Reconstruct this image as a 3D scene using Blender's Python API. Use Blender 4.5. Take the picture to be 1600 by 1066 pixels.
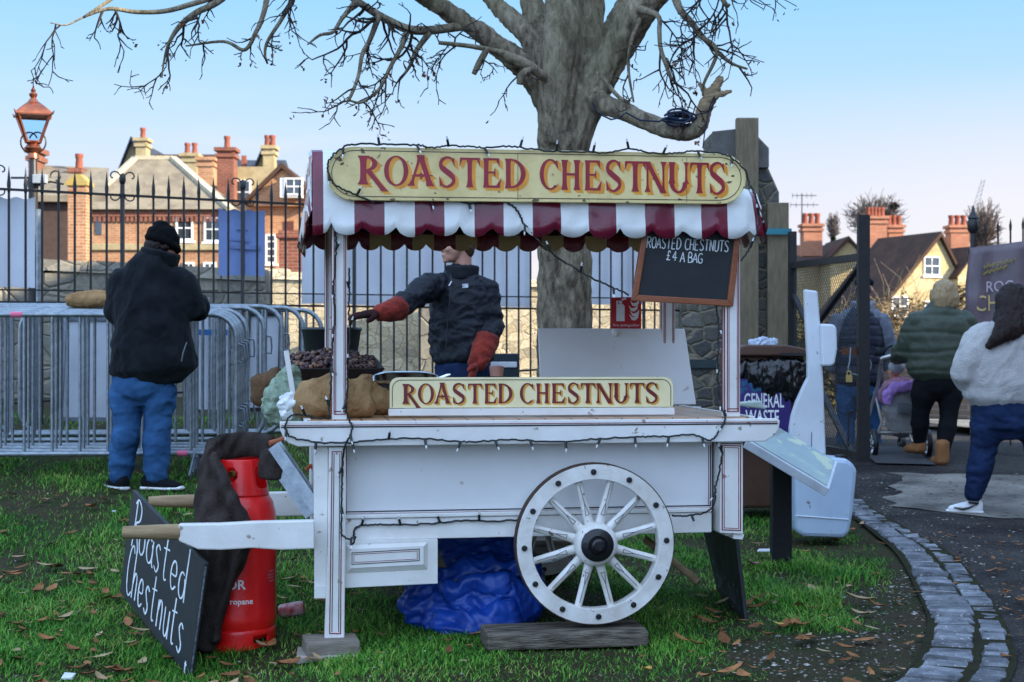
import bpy, bmesh, math, random
import numpy as np
from mathutils import Vector, Matrix, noise as mnoise
for o in list(bpy.data.objects): bpy.data.objects.remove(o)
SC = bpy.context.scene; COL = SC.collection
R = math.radians; PI = math.pi
random.seed(7); RNG = np.random.default_rng(11)
V = Vector
# ------------------------------------------------------------------ camera, sky, sun, exposure
F = 2400.0; EYE = 1.27; HOR = 535.0
cd = bpy.data.cameras.new('camera'); cam = bpy.data.objects.new('camera', cd); COL.objects.link(cam)
cam.location = (0, 0, EYE); cam.rotation_euler = (R(90), 0, 0)
cd.sensor_width = 36; cd.lens = F/1600*36; cd.shift_y = (HOR-533)/1600
cd.clip_start = .05; cd.clip_end = 3000
cd.dof.use_dof = True; cd.dof.focus_distance = 6.7; cd.dof.aperture_fstop = 6.3
SC.camera = cam
SUN_EL, SUN_AZ = 21.0, 24.0        # azimuth: degrees behind the picture's pure right
sdir = V((math.cos(R(SUN_AZ)), -math.sin(R(SUN_AZ)), math.tan(R(SUN_EL)))).normalized()
w = bpy.data.worlds.new('World'); SC.world = w; w.use_nodes = True
wn = w.node_tree.nodes; wl = w.node_tree.links
bg = wn['Background']; sky = wn.new('ShaderNodeTexSky'); sky.sky_type = 'NISHITA'; sky.sun_disc = False
sky.sun_elevation = R(SUN_EL); sky.sun_rotation = math.atan2(sdir.x, sdir.y)
sky.air_density = 1.0; sky.dust_density = .6; sky.ozone_density = 2.2
# thin high cloud veil: hazy and pink by the horizon, with brighter blue fill light added overhead and behind the camera
def wnode(t, **kw):
    n = wn.new(t)
    for k, v in kw.items():
        if k in n.inputs.keys(): n.inputs[k].default_value = v
        else: setattr(n, k, v)
    return n
wtc = wnode('ShaderNodeTexCoord'); wsep = wnode('ShaderNodeSeparateXYZ'); wl.new(wtc.outputs['Generated'], wsep.inputs[0])
wmp = wnode('ShaderNodeMapping', Scale=(1.5, 1.5, 11)); wl.new(wtc.outputs['Generated'], wmp.inputs[0])
wno = wnode('ShaderNodeTexNoise', Scale=2.6, Detail=7.0); wl.new(wmp.outputs[0], wno.inputs['Vector'])
wra = wnode('ShaderNodeValToRGB'); wl.new(wsep.outputs['Z'], wra.inputs[0]); e = wra.color_ramp.elements
SKY = [(0,(.74,.66,.74)),(.055,(.72,.67,.79)),(.105,(.60,.67,.87)),(.155,(.45,.66,.90)),(.225,(.28,.60,.95)),(.5,(.55,.88,1.4)),(1,(.6,.95,1.6))]
while len(e) < len(SKY): e.new(.5)
for i, (p_, c_) in enumerate(SKY): e[i].position = p_; e[i].color = (c_[0], c_[1], c_[2], 1)
wrp = wnode('ShaderNodeMapRange'); wl.new(wno.outputs[0], wrp.inputs['Value']); wrp.inputs['From Min'].default_value = .48; wrp.inputs['From Max'].default_value = .75; wrp.inputs['To Max'].default_value = .85
wlow = wnode('ShaderNodeMapRange'); wl.new(wsep.outputs['Z'], wlow.inputs['Value']); wlow.inputs['From Min'].default_value = .09; wlow.inputs['From Max'].default_value = .17; wlow.inputs['To Min'].default_value = 1; wlow.inputs['To Max'].default_value = 0
wmu = wnode('ShaderNodeMath', operation='MULTIPLY'); wl.new(wrp.outputs[0], wmu.inputs[0]); wl.new(wlow.outputs[0], wmu.inputs[1])
wcl = wnode('ShaderNodeMixRGB'); wcl.inputs['Color2'].default_value = (.83, .79, .82, 1); 
wxr = wnode('ShaderNodeMapRange'); wl.new(wsep.outputs['X'], wxr.inputs['Value']); wxr.inputs['From Min'].default_value = .0; wxr.inputs['From Max'].default_value = .30; wxr.inputs['To Min'].default_value = .12; wxr.inputs['To Max'].default_value = .75
wxm = wnode('ShaderNodeMath', operation='MULTIPLY'); wl.new(wxr.outputs[0], wxm.inputs[0]); wl.new(wlow.outputs[0], wxm.inputs[1])
wmax = wnode('ShaderNodeMath', operation='MAXIMUM'); wl.new(wmu.outputs[0], wmax.inputs[0]); wl.new(wxm.outputs[0], wmax.inputs[1])
wl.new(wmax.outputs[0], wcl.inputs['Fac']); wl.new(wra.outputs[0], wcl.inputs['Color1'])
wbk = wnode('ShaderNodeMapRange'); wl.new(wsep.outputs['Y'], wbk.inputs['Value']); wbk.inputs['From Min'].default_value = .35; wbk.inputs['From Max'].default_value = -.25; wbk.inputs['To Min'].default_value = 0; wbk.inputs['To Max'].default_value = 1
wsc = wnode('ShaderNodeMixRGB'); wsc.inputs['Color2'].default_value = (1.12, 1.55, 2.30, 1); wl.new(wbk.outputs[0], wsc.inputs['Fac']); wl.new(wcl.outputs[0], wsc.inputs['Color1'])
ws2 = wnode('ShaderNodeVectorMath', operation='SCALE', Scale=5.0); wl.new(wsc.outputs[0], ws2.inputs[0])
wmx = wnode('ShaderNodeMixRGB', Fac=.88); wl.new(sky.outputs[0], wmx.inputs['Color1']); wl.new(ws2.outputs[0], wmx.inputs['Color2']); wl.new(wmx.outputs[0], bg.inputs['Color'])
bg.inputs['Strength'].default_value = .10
sd = bpy.data.lights.new('sun', 'SUN'); sun = bpy.data.objects.new('sun', sd); COL.objects.link(sun)
sd.energy = 5.0; sd.angle = R(.5); sd.color = (1, .86, .66)
sun.rotation_euler = sdir.to_track_quat('Z', 'Y').to_euler()
SC.view_settings.view_transform = 'Standard'; SC.view_settings.look = 'None'
SC.view_settings.exposure = 1.25; SC.view_settings.gamma = 1
SC.cycles.max_bounces = 6; SC.cycles.transparent_max_bounces = 12
SC.cycles.use_denoising = True

# ------------------------------------------------------------------ helpers
def W(px, py, Y): return V(((px-800)/F*Y, Y, EYE+(HOR-py)/F*Y))
def sst(a, b, t):
    t = min(1, max(0, (t-a)/(b-a))); return t*t*(3-2*t)
def gz(x, y):
    yy = y-6.9; l = min(.62, .1*(yy if yy > .6 else (0 if yy < -.6 else (yy+.6)**2/2.4)))
    r = min(.25, .05*max(0, y-9.9)); t = sst(-.8, 1.4, x)
    z = l*(1-t)+r*t
    z -= .09*math.exp(-(((x+1.35)/.45)**2+((y-6.05)/.5)**2))
    if abs(x) < 9 and y < 22:
        z += .014*mnoise.noise(V((x*1.3, y*1.3, 0)))*(1-sst(1.9, 2.4, x))
    return z
def crv(pts, n=6):
    """Catmull-Rom through tuples of any length"""
    P = [np.array(p, float) for p in pts]; out = []
    if len(P) < 3: return [tuple(p) for p in P]
    for i in range(len(P)-1):
        a = P[i-1] if i else 2*P[0]-P[1]; b, c = P[i], P[i+1]; d = P[i+2] if i+2 < len(P) else 2*P[-1]-P[-2]
        for k in range(n):
            t = k/n
            out.append(tuple(.5*((2*b)+(c-a)*t+(2*a-5*b+4*c-d)*t*t+(3*b-a-3*c+d)*t**3)))
    out.append(tuple(P[-1])); return out
class MB:
    def __init__(s): s.v, s.f, s.m = [], [], []
    def add(s, vs, fs, m=0):
        b = len(s.v); s.v += [tuple(v) for v in vs]; s.f += [tuple(i+b for i in f) for f in fs]; s.m += [m]*len(fs); return s
    def box(s, x0, x1, y0, y1, z0, z1, m=0):
        return s.add([(x0,y0,z0),(x1,y0,z0),(x1,y1,z0),(x0,y1,z0),(x0,y0,z1),(x1,y0,z1),(x1,y1,z1),(x0,y1,z1)],
              [(0,3,2,1),(4,5,6,7),(0,1,5,4),(1,2,6,5),(2,3,7,6),(3,0,4,7)], m)
    def hexa(s, p, m=0):   # 8 points: bottom 4 then top 4
        return s.add(p, [(0,3,2,1),(4,5,6,7),(0,1,5,4),(1,2,6,5),(2,3,7,6),(3,0,4,7)], m)
    def bar(s, a, b, wx, wy, m=0, up=(0,0,1)):   # rectangular bar a->b
        a, b = V(a), V(b); t = (b-a).normalized(); u = V(up)
        if abs(t.dot(u)) > .98: u = V((0,1,0))
        x = t.cross(u).normalized(); y = x.cross(t)
        P = []
        for c in (a, b):
            for sx, sy in ((-1,-1),(1,-1),(1,1),(-1,1)): P.append(c+x*sx*wx/2+y*sy*wy/2)
        return s.hexa(P, m)
    def tube(s, pts, r, n=8, cap=True, m=0, flat=1.0):
        P = [V(p[:3]) for p in pts]; rr = r if isinstance(r, (list, tuple)) else [r]*len(P)
        b = len(s.v); prev = None
        for i, p in enumerate(P):
            t = (P[min(i+1, len(P)-1)]-P[max(i-1, 0)])
            t = t.normalized() if t.length > 1e-9 else V((0,0,1))
            if prev is None:
                u = V((0,0,1)) if abs(t.z) < .9 else V((1,0,0)); x = t.cross(u).normalized()
            else:
                x = prev-t*prev.dot(t); x = x.normalized() if x.length > 1e-6 else t.orthogonal().normalized()
            prev = x; y = t.cross(x)
            for k in range(n):
                a = 2*PI*k/n; s.v.append(tuple(p+x*math.cos(a)*rr[i]+y*math.sin(a)*rr[i]*flat))
        for i in range(len(P)-1):
            for k in range(n):
                k2 = (k+1) % n; s.f.append((b+i*n+k, b+i*n+k2, b+(i+1)*n+k2, b+(i+1)*n+k)); s.m.append(m)
        if cap:
            s.f.append(tuple(b+k for k in reversed(range(n)))); s.m.append(m)
            s.f.append(tuple(b+(len(P)-1)*n+k for k in range(n))); s.m.append(m)
        return s
    def lathe(s, prof, c=(0,0,0), n=24, m=0, ax='z', cap=True):
        b = len(s.v); c = V(c)
        for r_, h in prof:
            for k in range(n):
                a = 2*PI*k/n; q = r_
                x, y = q*math.cos(a), q*math.sin(a)
                s.v.append(tuple(c+(V((x, y, h)) if ax == 'z' else V((x, h, y)) if ax == 'y' else V((h, x, y)))))
        for i in range(len(prof)-1):
            for k in range(n):
                k2 = (k+1) % n; f = (b+i*n+k, b+i*n+k2, b+(i+1)*n+k2, b+(i+1)*n+k)
                s.f.append(f if ax != 'y' else f[::-1]); s.m.append(m)
        for e in (0, len(prof)-1):
            if cap and prof[e][0] > 1e-5:
                f = tuple(b+e*n+k for k in range(n)); s.f.append(f if e else f[::-1]); s.m.append(m)
        return s
    def prism(s, poly, y0, y1, m=0, ax='y'):   # polygon in (x,z) extruded along y (or xy along z)
        n = len(poly); b = len(s.v)
        for yy in (y0, y1):
            for p in poly: s.v.append((p[0], yy, p[1]) if ax == 'y' else (p[0], p[1], yy) if ax == 'z' else (yy, p[0], p[1]))
        s.f.append(tuple(b+k for k in range(n))); s.f.append(tuple(b+n+k for k in reversed(range(n)))); s.m += [m, m]
        for k in range(n):
            k2 = (k+1) % n; s.f.append((b+k2, b+k, b+n+k, b+n+k2)); s.m.append(m)
        return s
    def ell(s, c, r, n=12, m=0, rot=None):
        c = V(c); b = len(s.v); h = n//2+1
        for i in range(h+1):
            th = PI*i/h
            for k in range(n):
                a = 2*PI*k/n; p = V((r[0]*math.sin(th)*math.cos(a), r[1]*math.sin(th)*math.sin(a), r[2]*math.cos(th)))
                if rot is not None: p = rot @ p
                s.v.append(tuple(c+p))
        for i in range(h):
            for k in range(n):
                k2 = (k+1) % n; s.f.append((b+i*n+k, b+(i+1)*n+k, b+(i+1)*n+k2, b+i*n+k2)); s.m.append(m)
        return s
    def chain(s, st, side=(1,0,0), n=16, m=0):   # stations (x,y,z,a,b): closed loft, rounded ends
        P = [V(p[:3]) for p in st]; b0 = len(s.v); side = V(side); N = len(P)
        t0 = (P[1]-P[0]).normalized(); t1 = (P[-1]-P[-2]).normalized()
        S = [(P[0]-t0*min(st[0][3], st[0][4])*.45, st[0][3]*.6, st[0][4]*.6)]
        S += [(P[i], st[i][3], st[i][4]) for i in range(N)]
        S += [(P[-1]+t1*min(st[-1][3], st[-1][4])*.45, st[-1][3]*.6, st[-1][4]*.6)]
        for i, (p, a, b) in enumerate(S):
            t = (S[min(i+1, len(S)-1)][0]-S[max(i-1, 0)][0]).normalized()
            x = side-t*side.dot(t)
            if x.length < .1: x = t.orthogonal()
            x.normalize(); y = t.cross(x)
            for k in range(n):
                q = 2*PI*k/n; s.v.append(tuple(p+x*math.cos(q)*a+y*math.sin(q)*b))
        for i in range(len(S)-1):
            for k in range(n):
                k2 = (k+1) % n; s.f.append((b0+i*n+k, b0+i*n+k2, b0+(i+1)*n+k2, b0+(i+1)*n+k)); s.m.append(m)
        s.f.append(tuple(b0+k for k in reversed(range(n)))); s.f.append(tuple(b0+(len(S)-1)*n+k for k in range(n))); s.m += [m, m]
        return s
    def xf(s, fn): s.v = [tuple(fn(V(v))) for v in s.v]; return s
def tag(o, label=None, cat=None, group=None, kind=None):
    if label: o['label'] = label
    if cat: o['category'] = cat
    if group: o['group'] = group
    if kind: o['kind'] = kind
    return o
def obj(name, mb, mat, parent=None, smooth=None, bevel=0, label=None, cat=None, group=None, kind=None):
    me = bpy.data.meshes.new(name)
    if isinstance(mb, bpy.types.Mesh): me = mb
    else:
        me.from_pydata([tuple(v) for v in mb.v], [], mb.f)
        for mm in (mat if isinstance(mat, (list, tuple)) else [mat]): me.materials.append(mm)
        if isinstance(mat, (list, tuple)): me.polygons.foreach_set('material_index', mb.m)
    if smooth is not None:
        me.polygons.foreach_set('use_smooth', [True]*len(me.polygons))
        if smooth < 180: me.set_sharp_from_angle(angle=R(smooth))
    me.update()
    o = bpy.data.objects.new(name, me); COL.objects.link(o); o.parent = parent
    if bevel:
        b = o.modifiers.new('bevel', 'BEVEL'); b.width = bevel; b.segments = 2; b.limit_method = 'ANGLE'; b.angle_limit = R(35)
    return tag(o, label, cat, group, kind)
def thing(name, label, cat, loc=(0,0,0), rotz=0, group=None):
    o = bpy.data.objects.new(name, None); COL.objects.link(o); o.empty_display_size = .1
    o.location = loc; o.rotation_euler = (0, 0, rotz); return tag(o, label, cat, group)
def copy_tree(o, parent=None, loc=None, rot=None, label=None):
    c = o.copy(); COL.objects.link(c); c.parent = parent
    if loc is not None: c.location = loc
    if rot is not None: c.rotation_euler = rot
    if label: c['label'] = label
    for ch in o.children: copy_tree(ch, c)
    return c
def solid(name, shells, mat, parent=None, voxel=.012, smooth=3, folds=0, fscale=9, seed=0, fstretch=(1,1,1), **kw):
    """closed overlapping shells fused to one continuous skin"""
    me = bpy.data.meshes.new(name); me.from_pydata(shells.v, [], shells.f)
    o = bpy.data.objects.new('tmp', me); COL.objects.link(o)
    m = o.modifiers.new('r', 'REMESH'); m.mode = 'VOXEL'; m.voxel_size = voxel
    if smooth:
        m2 = o.modifiers.new('s', 'SMOOTH'); m2.factor = .5; m2.iterations = smooth
    dg = bpy.context.evaluated_depsgraph_get(); dg.update()
    new = bpy.data.meshes.new_from_object(o.evaluated_get(dg)); bpy.data.objects.remove(o)
    new.name = name; new.materials.clear(); new.materials.append(mat)
    if folds:
        ns = [v.normal.copy() for v in new.vertices]
        for v, nn in zip(new.vertices, ns):
            q = V((v.co.x*fstretch[0], v.co.y*fstretch[1], v.co.z*fstretch[2]))*fscale+V((seed, seed*2, 0))
            w_ = V((mnoise.noise(q*.7), mnoise.noise(q*.7+V((7,7,7))), mnoise.noise(q*.7+V((3,9,1)))))*.5
            d = sum(a_*(1-2.6*abs(mnoise.noise((q+w_)*f_))) for a_, f_ in ((.75,1),(.42,2.1),(.22,4.3)))
            v.co += nn*folds*d
    return obj(name, new, mat, parent, smooth=180, **kw)

# ------------------------------------------------------------------ materials
def _new(name):
    m = bpy.data.materials.new(name); m.use_nodes = True; nt = m.node_tree
    return m, nt, nt.nodes['Principled BSDF']
def _nd(nt, t, **kw):
    n = nt.nodes.new(t)
    for k, v in kw.items():
        if k in n.inputs.keys(): n.inputs[k].default_value = v
        else: setattr(n, k, v)
    return n
def rgb(c): return (c[0], c[1], c[2], 1)
def mat(name, c, r=.6, metal=0, c2=None, scale=6, var=.18, bump=0, bscale=60, spec=None, coat=0, sheen=0, stretch=(1,1,1),
        speck=None, speck_scale=90, speck_th=.68, coord='Object', island=0, wrinkle=None):
    if spec is None: spec = .5 if r < .46 else .30 if r < .62 else .10
    m, nt, b = _new(name); L = nt.links
    tc = _nd(nt, 'ShaderNodeTexCoord'); mp = _nd(nt, 'ShaderNodeMapping', Scale=stretch); L.new(tc.outputs[coord], mp.inputs[0])
    no = _nd(nt, 'ShaderNodeTexNoise', Scale=scale, Detail=8.0, Roughness=.6); L.new(mp.outputs[0], no.inputs['Vector'])
    rp = _nd(nt, 'ShaderNodeValToRGB'); L.new(no.outputs[0], rp.inputs[0])
    e = rp.color_ramp.elements; e[0].position, e[1].position = .33, .67
    e[0].color = rgb([x*(1-var) for x in c]) if c2 is None else rgb(c2); e[1].color = rgb([min(1, x*(1+var)) for x in c]) if c2 is None else rgb(c)
    col = rp.outputs[0]
    if speck:
        n2 = _nd(nt, 'ShaderNodeTexNoise', Scale=speck_scale, Detail=4.0); L.new(mp.outputs[0], n2.inputs['Vector'])
        r2 = _nd(nt, 'ShaderNodeValToRGB'); r2.color_ramp.elements[0].position = speck_th; r2.color_ramp.elements[1].position = speck_th+.04
        L.new(n2.outputs[0], r2.inputs[0]); mx = _nd(nt, 'ShaderNodeMixRGB'); mx.inputs['Color2'].default_value = rgb(speck)
        L.new(r2.outputs[0], mx.inputs['Fac']); L.new(col, mx.inputs['Color1']); col = mx.outputs[0]
    if island:
        ge = _nd(nt, 'ShaderNodeNewGeometry'); hs = _nd(nt, 'ShaderNodeHueSaturation'); mr = _nd(nt, 'ShaderNodeMapRange')
        mr.inputs['To Min'].default_value = 1-island; mr.inputs['To Max'].default_value = 1+island
        L.new(ge.outputs['Random Per Island'], mr.inputs['Value']); L.new(mr.outputs[0], hs.inputs['Value']); L.new(col, hs.inputs['Color']); col = hs.outputs[0]
    L.new(col, b.inputs['Base Color'])
    b.inputs['Roughness'].default_value = r; b.inputs['Metallic'].default_value = metal; b.inputs['Specular IOR Level'].default_value = spec
    b.inputs['Coat Weight'].default_value = coat; b.inputs['Sheen Weight'].default_value = sheen
    rr = _nd(nt, 'ShaderNodeMapRange'); rr.inputs['To Min'].default_value = max(.05, r-.12); rr.inputs['To Max'].default_value = min(1, r+.12)
    L.new(no.outputs[0], rr.inputs['Value']); L.new(rr.outputs[0], b.inputs['Roughness'])
    nrm = None
    if wrinkle:
        n5 = _nd(nt, 'ShaderNodeTexNoise', Scale=wrinkle[0], Detail=3.0, Roughness=.5, Distortion=.6); n5.noise_type = 'RIDGED_MULTIFRACTAL'; n5.normalize = True
        m5 = _nd(nt, 'ShaderNodeMapping', Scale=wrinkle[2] if len(wrinkle) > 2 else (1,1,1)); L.new(tc.outputs[coord], m5.inputs[0]); L.new(m5.outputs[0], n5.inputs['Vector'])
        b5 = _nd(nt, 'ShaderNodeBump', Strength=wrinkle[1], Distance=.03); L.new(n5.outputs[0], b5.inputs['Height']); L.new(b5.outputs[0], b.inputs['Normal']); nrm = b5.outputs[0]
    if bump:
        n3 = _nd(nt, 'ShaderNodeTexNoise', Scale=bscale, Detail=5.0); L.new(mp.outputs[0], n3.inputs['Vector'])
        bp = _nd(nt, 'ShaderNodeBump', Strength=min(1, bump), Distance=.01); L.new(n3.outputs[0], bp.inputs['Height']); L.new(bp.outputs[0], b.inputs['Normal'])
        if nrm is not None: L.new(nrm, bp.inputs['Normal'])
    return m
def brick(name, c1, c2, mortar, size=1.0, bump=.4, wx=.225, wy=.075, stain=.35):
    m, nt, b = _new(name); L = nt.links
    tc = _nd(nt, 'ShaderNodeTexCoord'); sp = _nd(nt, 'ShaderNodeSeparateXYZ'); L.new(tc.outputs['Object'], sp.inputs[0])
    ad = _nd(nt, 'ShaderNodeMath', operation='ADD'); L.new(sp.outputs[0], ad.inputs[0]); L.new(sp.outputs[1], ad.inputs[1])
    cb = _nd(nt, 'ShaderNodeCombineXYZ'); L.new(ad.outputs[0], cb.inputs[0]); L.new(sp.outputs[2], cb.inputs[1])
    br = _nd(nt, 'ShaderNodeTexBrick'); br.inputs['Scale'].default_value = 1/size; br.inputs['Brick Width'].default_value = wx; br.inputs['Row Height'].default_value = wy
    br.inputs['Mortar Size'].default_value = .008; br.inputs['Color1'].default_value = rgb(c1); br.inputs['Color2'].default_value = rgb(c2); br.inputs['Mortar'].default_value = rgb(mortar)
    L.new(cb.outputs[0], br.inputs['Vector'])
    no = _nd(nt, 'ShaderNodeTexNoise', Scale=.9/size, Detail=9.0, Roughness=.7); L.new(tc.outputs['Object'], no.inputs['Vector'])
    mr = _nd(nt, 'ShaderNodeMapRange'); mr.inputs['From Min'].default_value = .3; mr.inputs['From Max'].default_value = .7; mr.inputs['To Min'].default_value = 1-stain; mr.inputs['To Max'].default_value = 1+stain*.6
    L.new(no.outputs[0], mr.inputs['Value'])
    mx = _nd(nt, 'ShaderNodeMixRGB', blend_type='MULTIPLY'); mx.inputs['Fac'].default_value = 1
    L.new(br.outputs['Color'], mx.inputs['Color1']); L.new(mr.outputs[0], mx.inputs['Color2']); L.new(mx.outputs[0], b.inputs['Base Color'])
    bp = _nd(nt, 'ShaderNodeBump', Strength=bump, Distance=.01, invert=True); L.new(br.outputs['Fac'], bp.inputs['Height']); L.new(bp.outputs[0], b.inputs['Normal'])
    b.inputs['Roughness'].default_value = .85; b.inputs['Specular IOR Level'].default_value = .15; return m
def rubble(name, cols, mortar, scale=4.0, edge=.06, bump=.8):
    m, nt, b = _new(name); L = nt.links
    tc = _nd(nt, 'ShaderNodeTexCoord'); mp = _nd(nt, 'ShaderNodeMapping', Scale=(1, 1, 1.35)); L.new(tc.outputs['Object'], mp.inputs[0])
    n0 = _nd(nt, 'ShaderNodeTexNoise', Scale=scale*.9, Detail=3.0); L.new(mp.outputs[0], n0.inputs['Vector'])
    mxv = _nd(nt, 'ShaderNodeMixRGB'); mxv.inputs['Fac'].default_value = .09; L.new(mp.outputs[0], mxv.inputs['Color1']); L.new(n0.outputs['Color'], mxv.inputs['Color2'])
    vo = _nd(nt, 'ShaderNodeTexVoronoi', Scale=scale); L.new(mxv.outputs[0], vo.inputs['Vector'])
    ve = _nd(nt, 'ShaderNodeTexVoronoi', Scale=scale, feature='DISTANCE_TO_EDGE'); L.new(mxv.outputs[0], ve.inputs['Vector'])
    sp = _nd(nt, 'ShaderNodeSeparateColor'); L.new(vo.outputs['Color'], sp.inputs[0])
    rp = _nd(nt, 'ShaderNodeValToRGB'); L.new(sp.outputs[0], rp.inputs[0]); e = rp.color_ramp.elements
    while len(e) < len(cols): e.new(.5)
    for i, c in enumerate(cols): e[i].position = i/(len(cols)-1); e[i].color = rgb(c)
    n2 = _nd(nt, 'ShaderNodeTexNoise', Scale=scale*5, Detail=8.0, Roughness=.7); L.new(mp.outputs[0], n2.inputs['Vector'])
    mr = _nd(nt, 'ShaderNodeMapRange'); mr.inputs['From Min'].default_value = .3; mr.inputs['From Max'].default_value = .7; mr.inputs['To Min'].default_value = .6; mr.inputs['To Max'].default_value = 1.3
    L.new(n2.outputs[0], mr.inputs['Value']); mx = _nd(nt, 'ShaderNodeMixRGB', blend_type='MULTIPLY'); mx.inputs['Fac'].default_value = 1
    L.new(rp.outputs[0], mx.inputs['Color1']); L.new(mr.outputs[0], mx.inputs['Color2'])
    er = _nd(nt, 'ShaderNodeMapRange'); er.inputs['From Max'].default_value = edge; L.new(ve.outputs['Distance'], er.inputs['Value'])
    m2 = _nd(nt, 'ShaderNodeMixRGB'); m2.inputs['Color1'].default_value = rgb(mortar); L.new(er.outputs[0], m2.inputs['Fac']); L.new(mx.outputs[0], m2.inputs['Color2'])
    L.new(m2.outputs[0], b.inputs['Base Color'])
    ad = _nd(nt, 'ShaderNodeMath', operation='MULTIPLY_ADD'); ad.inputs[1].default_value = .35; L.new(n2.outputs[0], ad.inputs[0]); L.new(er.outputs[0], ad.inputs[2])
    bp = _nd(nt, 'ShaderNodeBump', Strength=bump, Distance=.03); L.new(ad.outputs[0], bp.inputs['Height']); L.new(bp.outputs[0], b.inputs['Normal'])
    b.inputs['Roughness'].default_value = .9; b.inputs['Specular IOR Level'].default_value = .12; return m
def glass(name, tint=(.9,.95,1), rough=.03):
    m, nt, b = _new(name); b.inputs['Base Color'].default_value = rgb(tint); b.inputs['Roughness'].default_value = rough
    b.inputs['Transmission Weight'].default_value = 1; b.inputs['IOR'].default_value = 1.2; return m
white = mat('white_gloss_paint', (.83,.82,.79), .38, c2=(.68,.66,.61), scale=4, speck=(.34,.29,.23), speck_scale=24, speck_th=.68, bump=.12, bscale=45)
white2 = mat('white_wheel_paint', (.83,.82,.79), .42, c2=(.58,.55,.49), scale=7, speck=(.16,.13,.10), speck_scale=30, speck_th=.665, bump=.2, bscale=60)
panelw = mat('white_panel_paint', (.76,.77,.77), .35, c2=(.70,.70,.69), scale=3, speck=(.5,.47,.42), speck_scale=16, speck_th=.70)
burg = mat('burgundy_line', (.20,.008,.025), .4, var=.15); blackp = mat('black_paint', (.012,.012,.013), .35)
cream = mat('aged_cream_paint', (.92,.76,.36), .42, c2=(.66,.50,.20), scale=4, speck=(.16,.11,.05), speck_scale=26, speck_th=.655, bump=.15)
cream2 = mat('pale_cream_paint', (.92,.82,.50), .38, c2=(.80,.69,.38), scale=6, speck=(.25,.2,.12), speck_scale=42, speck_th=.74)
sgold = mat('sign_orange_shade', (.85,.36,.03), .45, c2=(.70,.26,.02), scale=14)
sburg = mat('sign_burgundy', (.34,.012,.030), .4, c2=(.26,.006,.020), scale=12)
canw = mat('white_vinyl_canvas', (.78,.80,.78), .32, c2=(.68,.69,.66), scale=7, bump=.25, bscale=14, coat=.15)
canm = mat('maroon_vinyl_canvas', (.17,.008,.03), .28, c2=(.125,.005,.02), scale=7, bump=.25, bscale=14, coat=.25)
tan_wood = mat('pale_weathered_wood', (.42,.30,.17), .7, c2=(.26,.18,.10), scale=7, stretch=(1,8,8), bump=.3)
grey_wood = mat('grey_weathered_timber', (.24,.205,.16), .85, c2=(.045,.038,.03), scale=9, stretch=(1,5,7), bump=.9, bscale=30)
grey_block = mat('sawn_timber_block', (.30,.26,.21), .85, c2=(.18,.15,.12), scale=9, stretch=(1.2,4,7), bump=.5, bscale=40)
slate = mat('black_chalkboard', (.018,.021,.024), .55, c2=(.028,.032,.036), scale=5, speck=(.10,.11,.12), speck_scale=60, speck_th=.74)
chalk = mat('white_chalk_pen', (.82,.86,.88), .8, c2=(.55,.60,.62), scale=50)
frame_wood = mat('red_brown_wood', (.30,.095,.035), .4, c2=(.20,.055,.02), scale=9, stretch=(1,1,6), bump=.15)
cable_m = mat('dark_green_cable', (.006,.011,.011), .45)
bulb_m = mat('clear_bulb_plastic', (.7,.72,.72), .15)
redp = mat('red_cylinder_paint', (.86,.012,.010), .34, c2=(.68,.006,.008), scale=6, speck=(.20,.02,.02), speck_scale=34, speck_th=.70, coat=.2, bump=.12)
wtext = mat('white_print', (.82,.82,.82), .5)
blanket_m = mat('brown_grey_fleece', (.062,.048,.042), .95, c2=(.030,.023,.021), scale=14, bump=.7, bscale=140, wrinkle=(9,.7,(1,1,.35)))
hess = mat('hessian_sacking', (.46,.28,.13), .95, c2=(.26,.15,.065), scale=7, bump=.9, bscale=150, wrinkle=(7,.8))
net_m = mat('pale_green_netting', (.36,.46,.34), .8, c2=(.20,.27,.19), scale=30, bump=.8, bscale=150)
dark_steel = mat('blackened_steel', (.020,.017,.017), .5, c2=(.035,.024,.02), scale=14, bump=.3)
chrome = mat('polished_steel', (.72,.74,.76), .14, metal=1, var=.1)
galv = mat('galvanised_steel', (.34,.38,.41), .40, metal=.7, c2=(.19,.22,.24), scale=26, bump=.1)
galv2 = mat('dull_galvanised_steel', (.26,.29,.32), .42, metal=.7, c2=(.15,.17,.19), scale=24, bump=.1)
tarp_m = mat('blue_tarpaulin', (.012,.085,.48), .42, c2=(.005,.04,.28), scale=8, bump=.2, bscale=30, wrinkle=(7,.9))
iron = mat('black_painted_iron', (.010,.011,.013), .45, c2=(.02,.018,.018), scale=30, bump=.15)
copper = mat('weathered_copper', (.42,.14,.075), .35, metal=.85, c2=(.26,.085,.05), scale=12)
banner_m = mat('pale_blue_banner', (.82,.85,.90), .65, c2=(.72,.76,.82), scale=3, bump=.2, bscale=8)
banner_b = mat('blue_banner', (.26,.36,.66), .6, c2=(.22,.31,.58), scale=4, bump=.2, bscale=8)
denim = mat('blue_denim', (.042,.125,.28), .85, c2=(.020,.062,.15), scale=5, bump=.4, bscale=220, wrinkle=(6,.55,(1,1,1.9)))
denim_d = mat('dark_blue_denim', (.020,.040,.105), .85, c2=(.008,.016,.045), scale=5, bump=.4, bscale=220, wrinkle=(6,.5,(1,1,1.8)))
fleece_d = mat('dark_navy_fleece', (.014,.017,.021), .95, c2=(.005,.007,.009), scale=9, bump=.6, bscale=130, sheen=.05, wrinkle=(3.5,.55))
soft_d = mat('dark_navy_softshell', (.011,.014,.022), .6, c2=(.006,.008,.013), scale=12, bump=.3, bscale=90, wrinkle=(5,.7))
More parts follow.
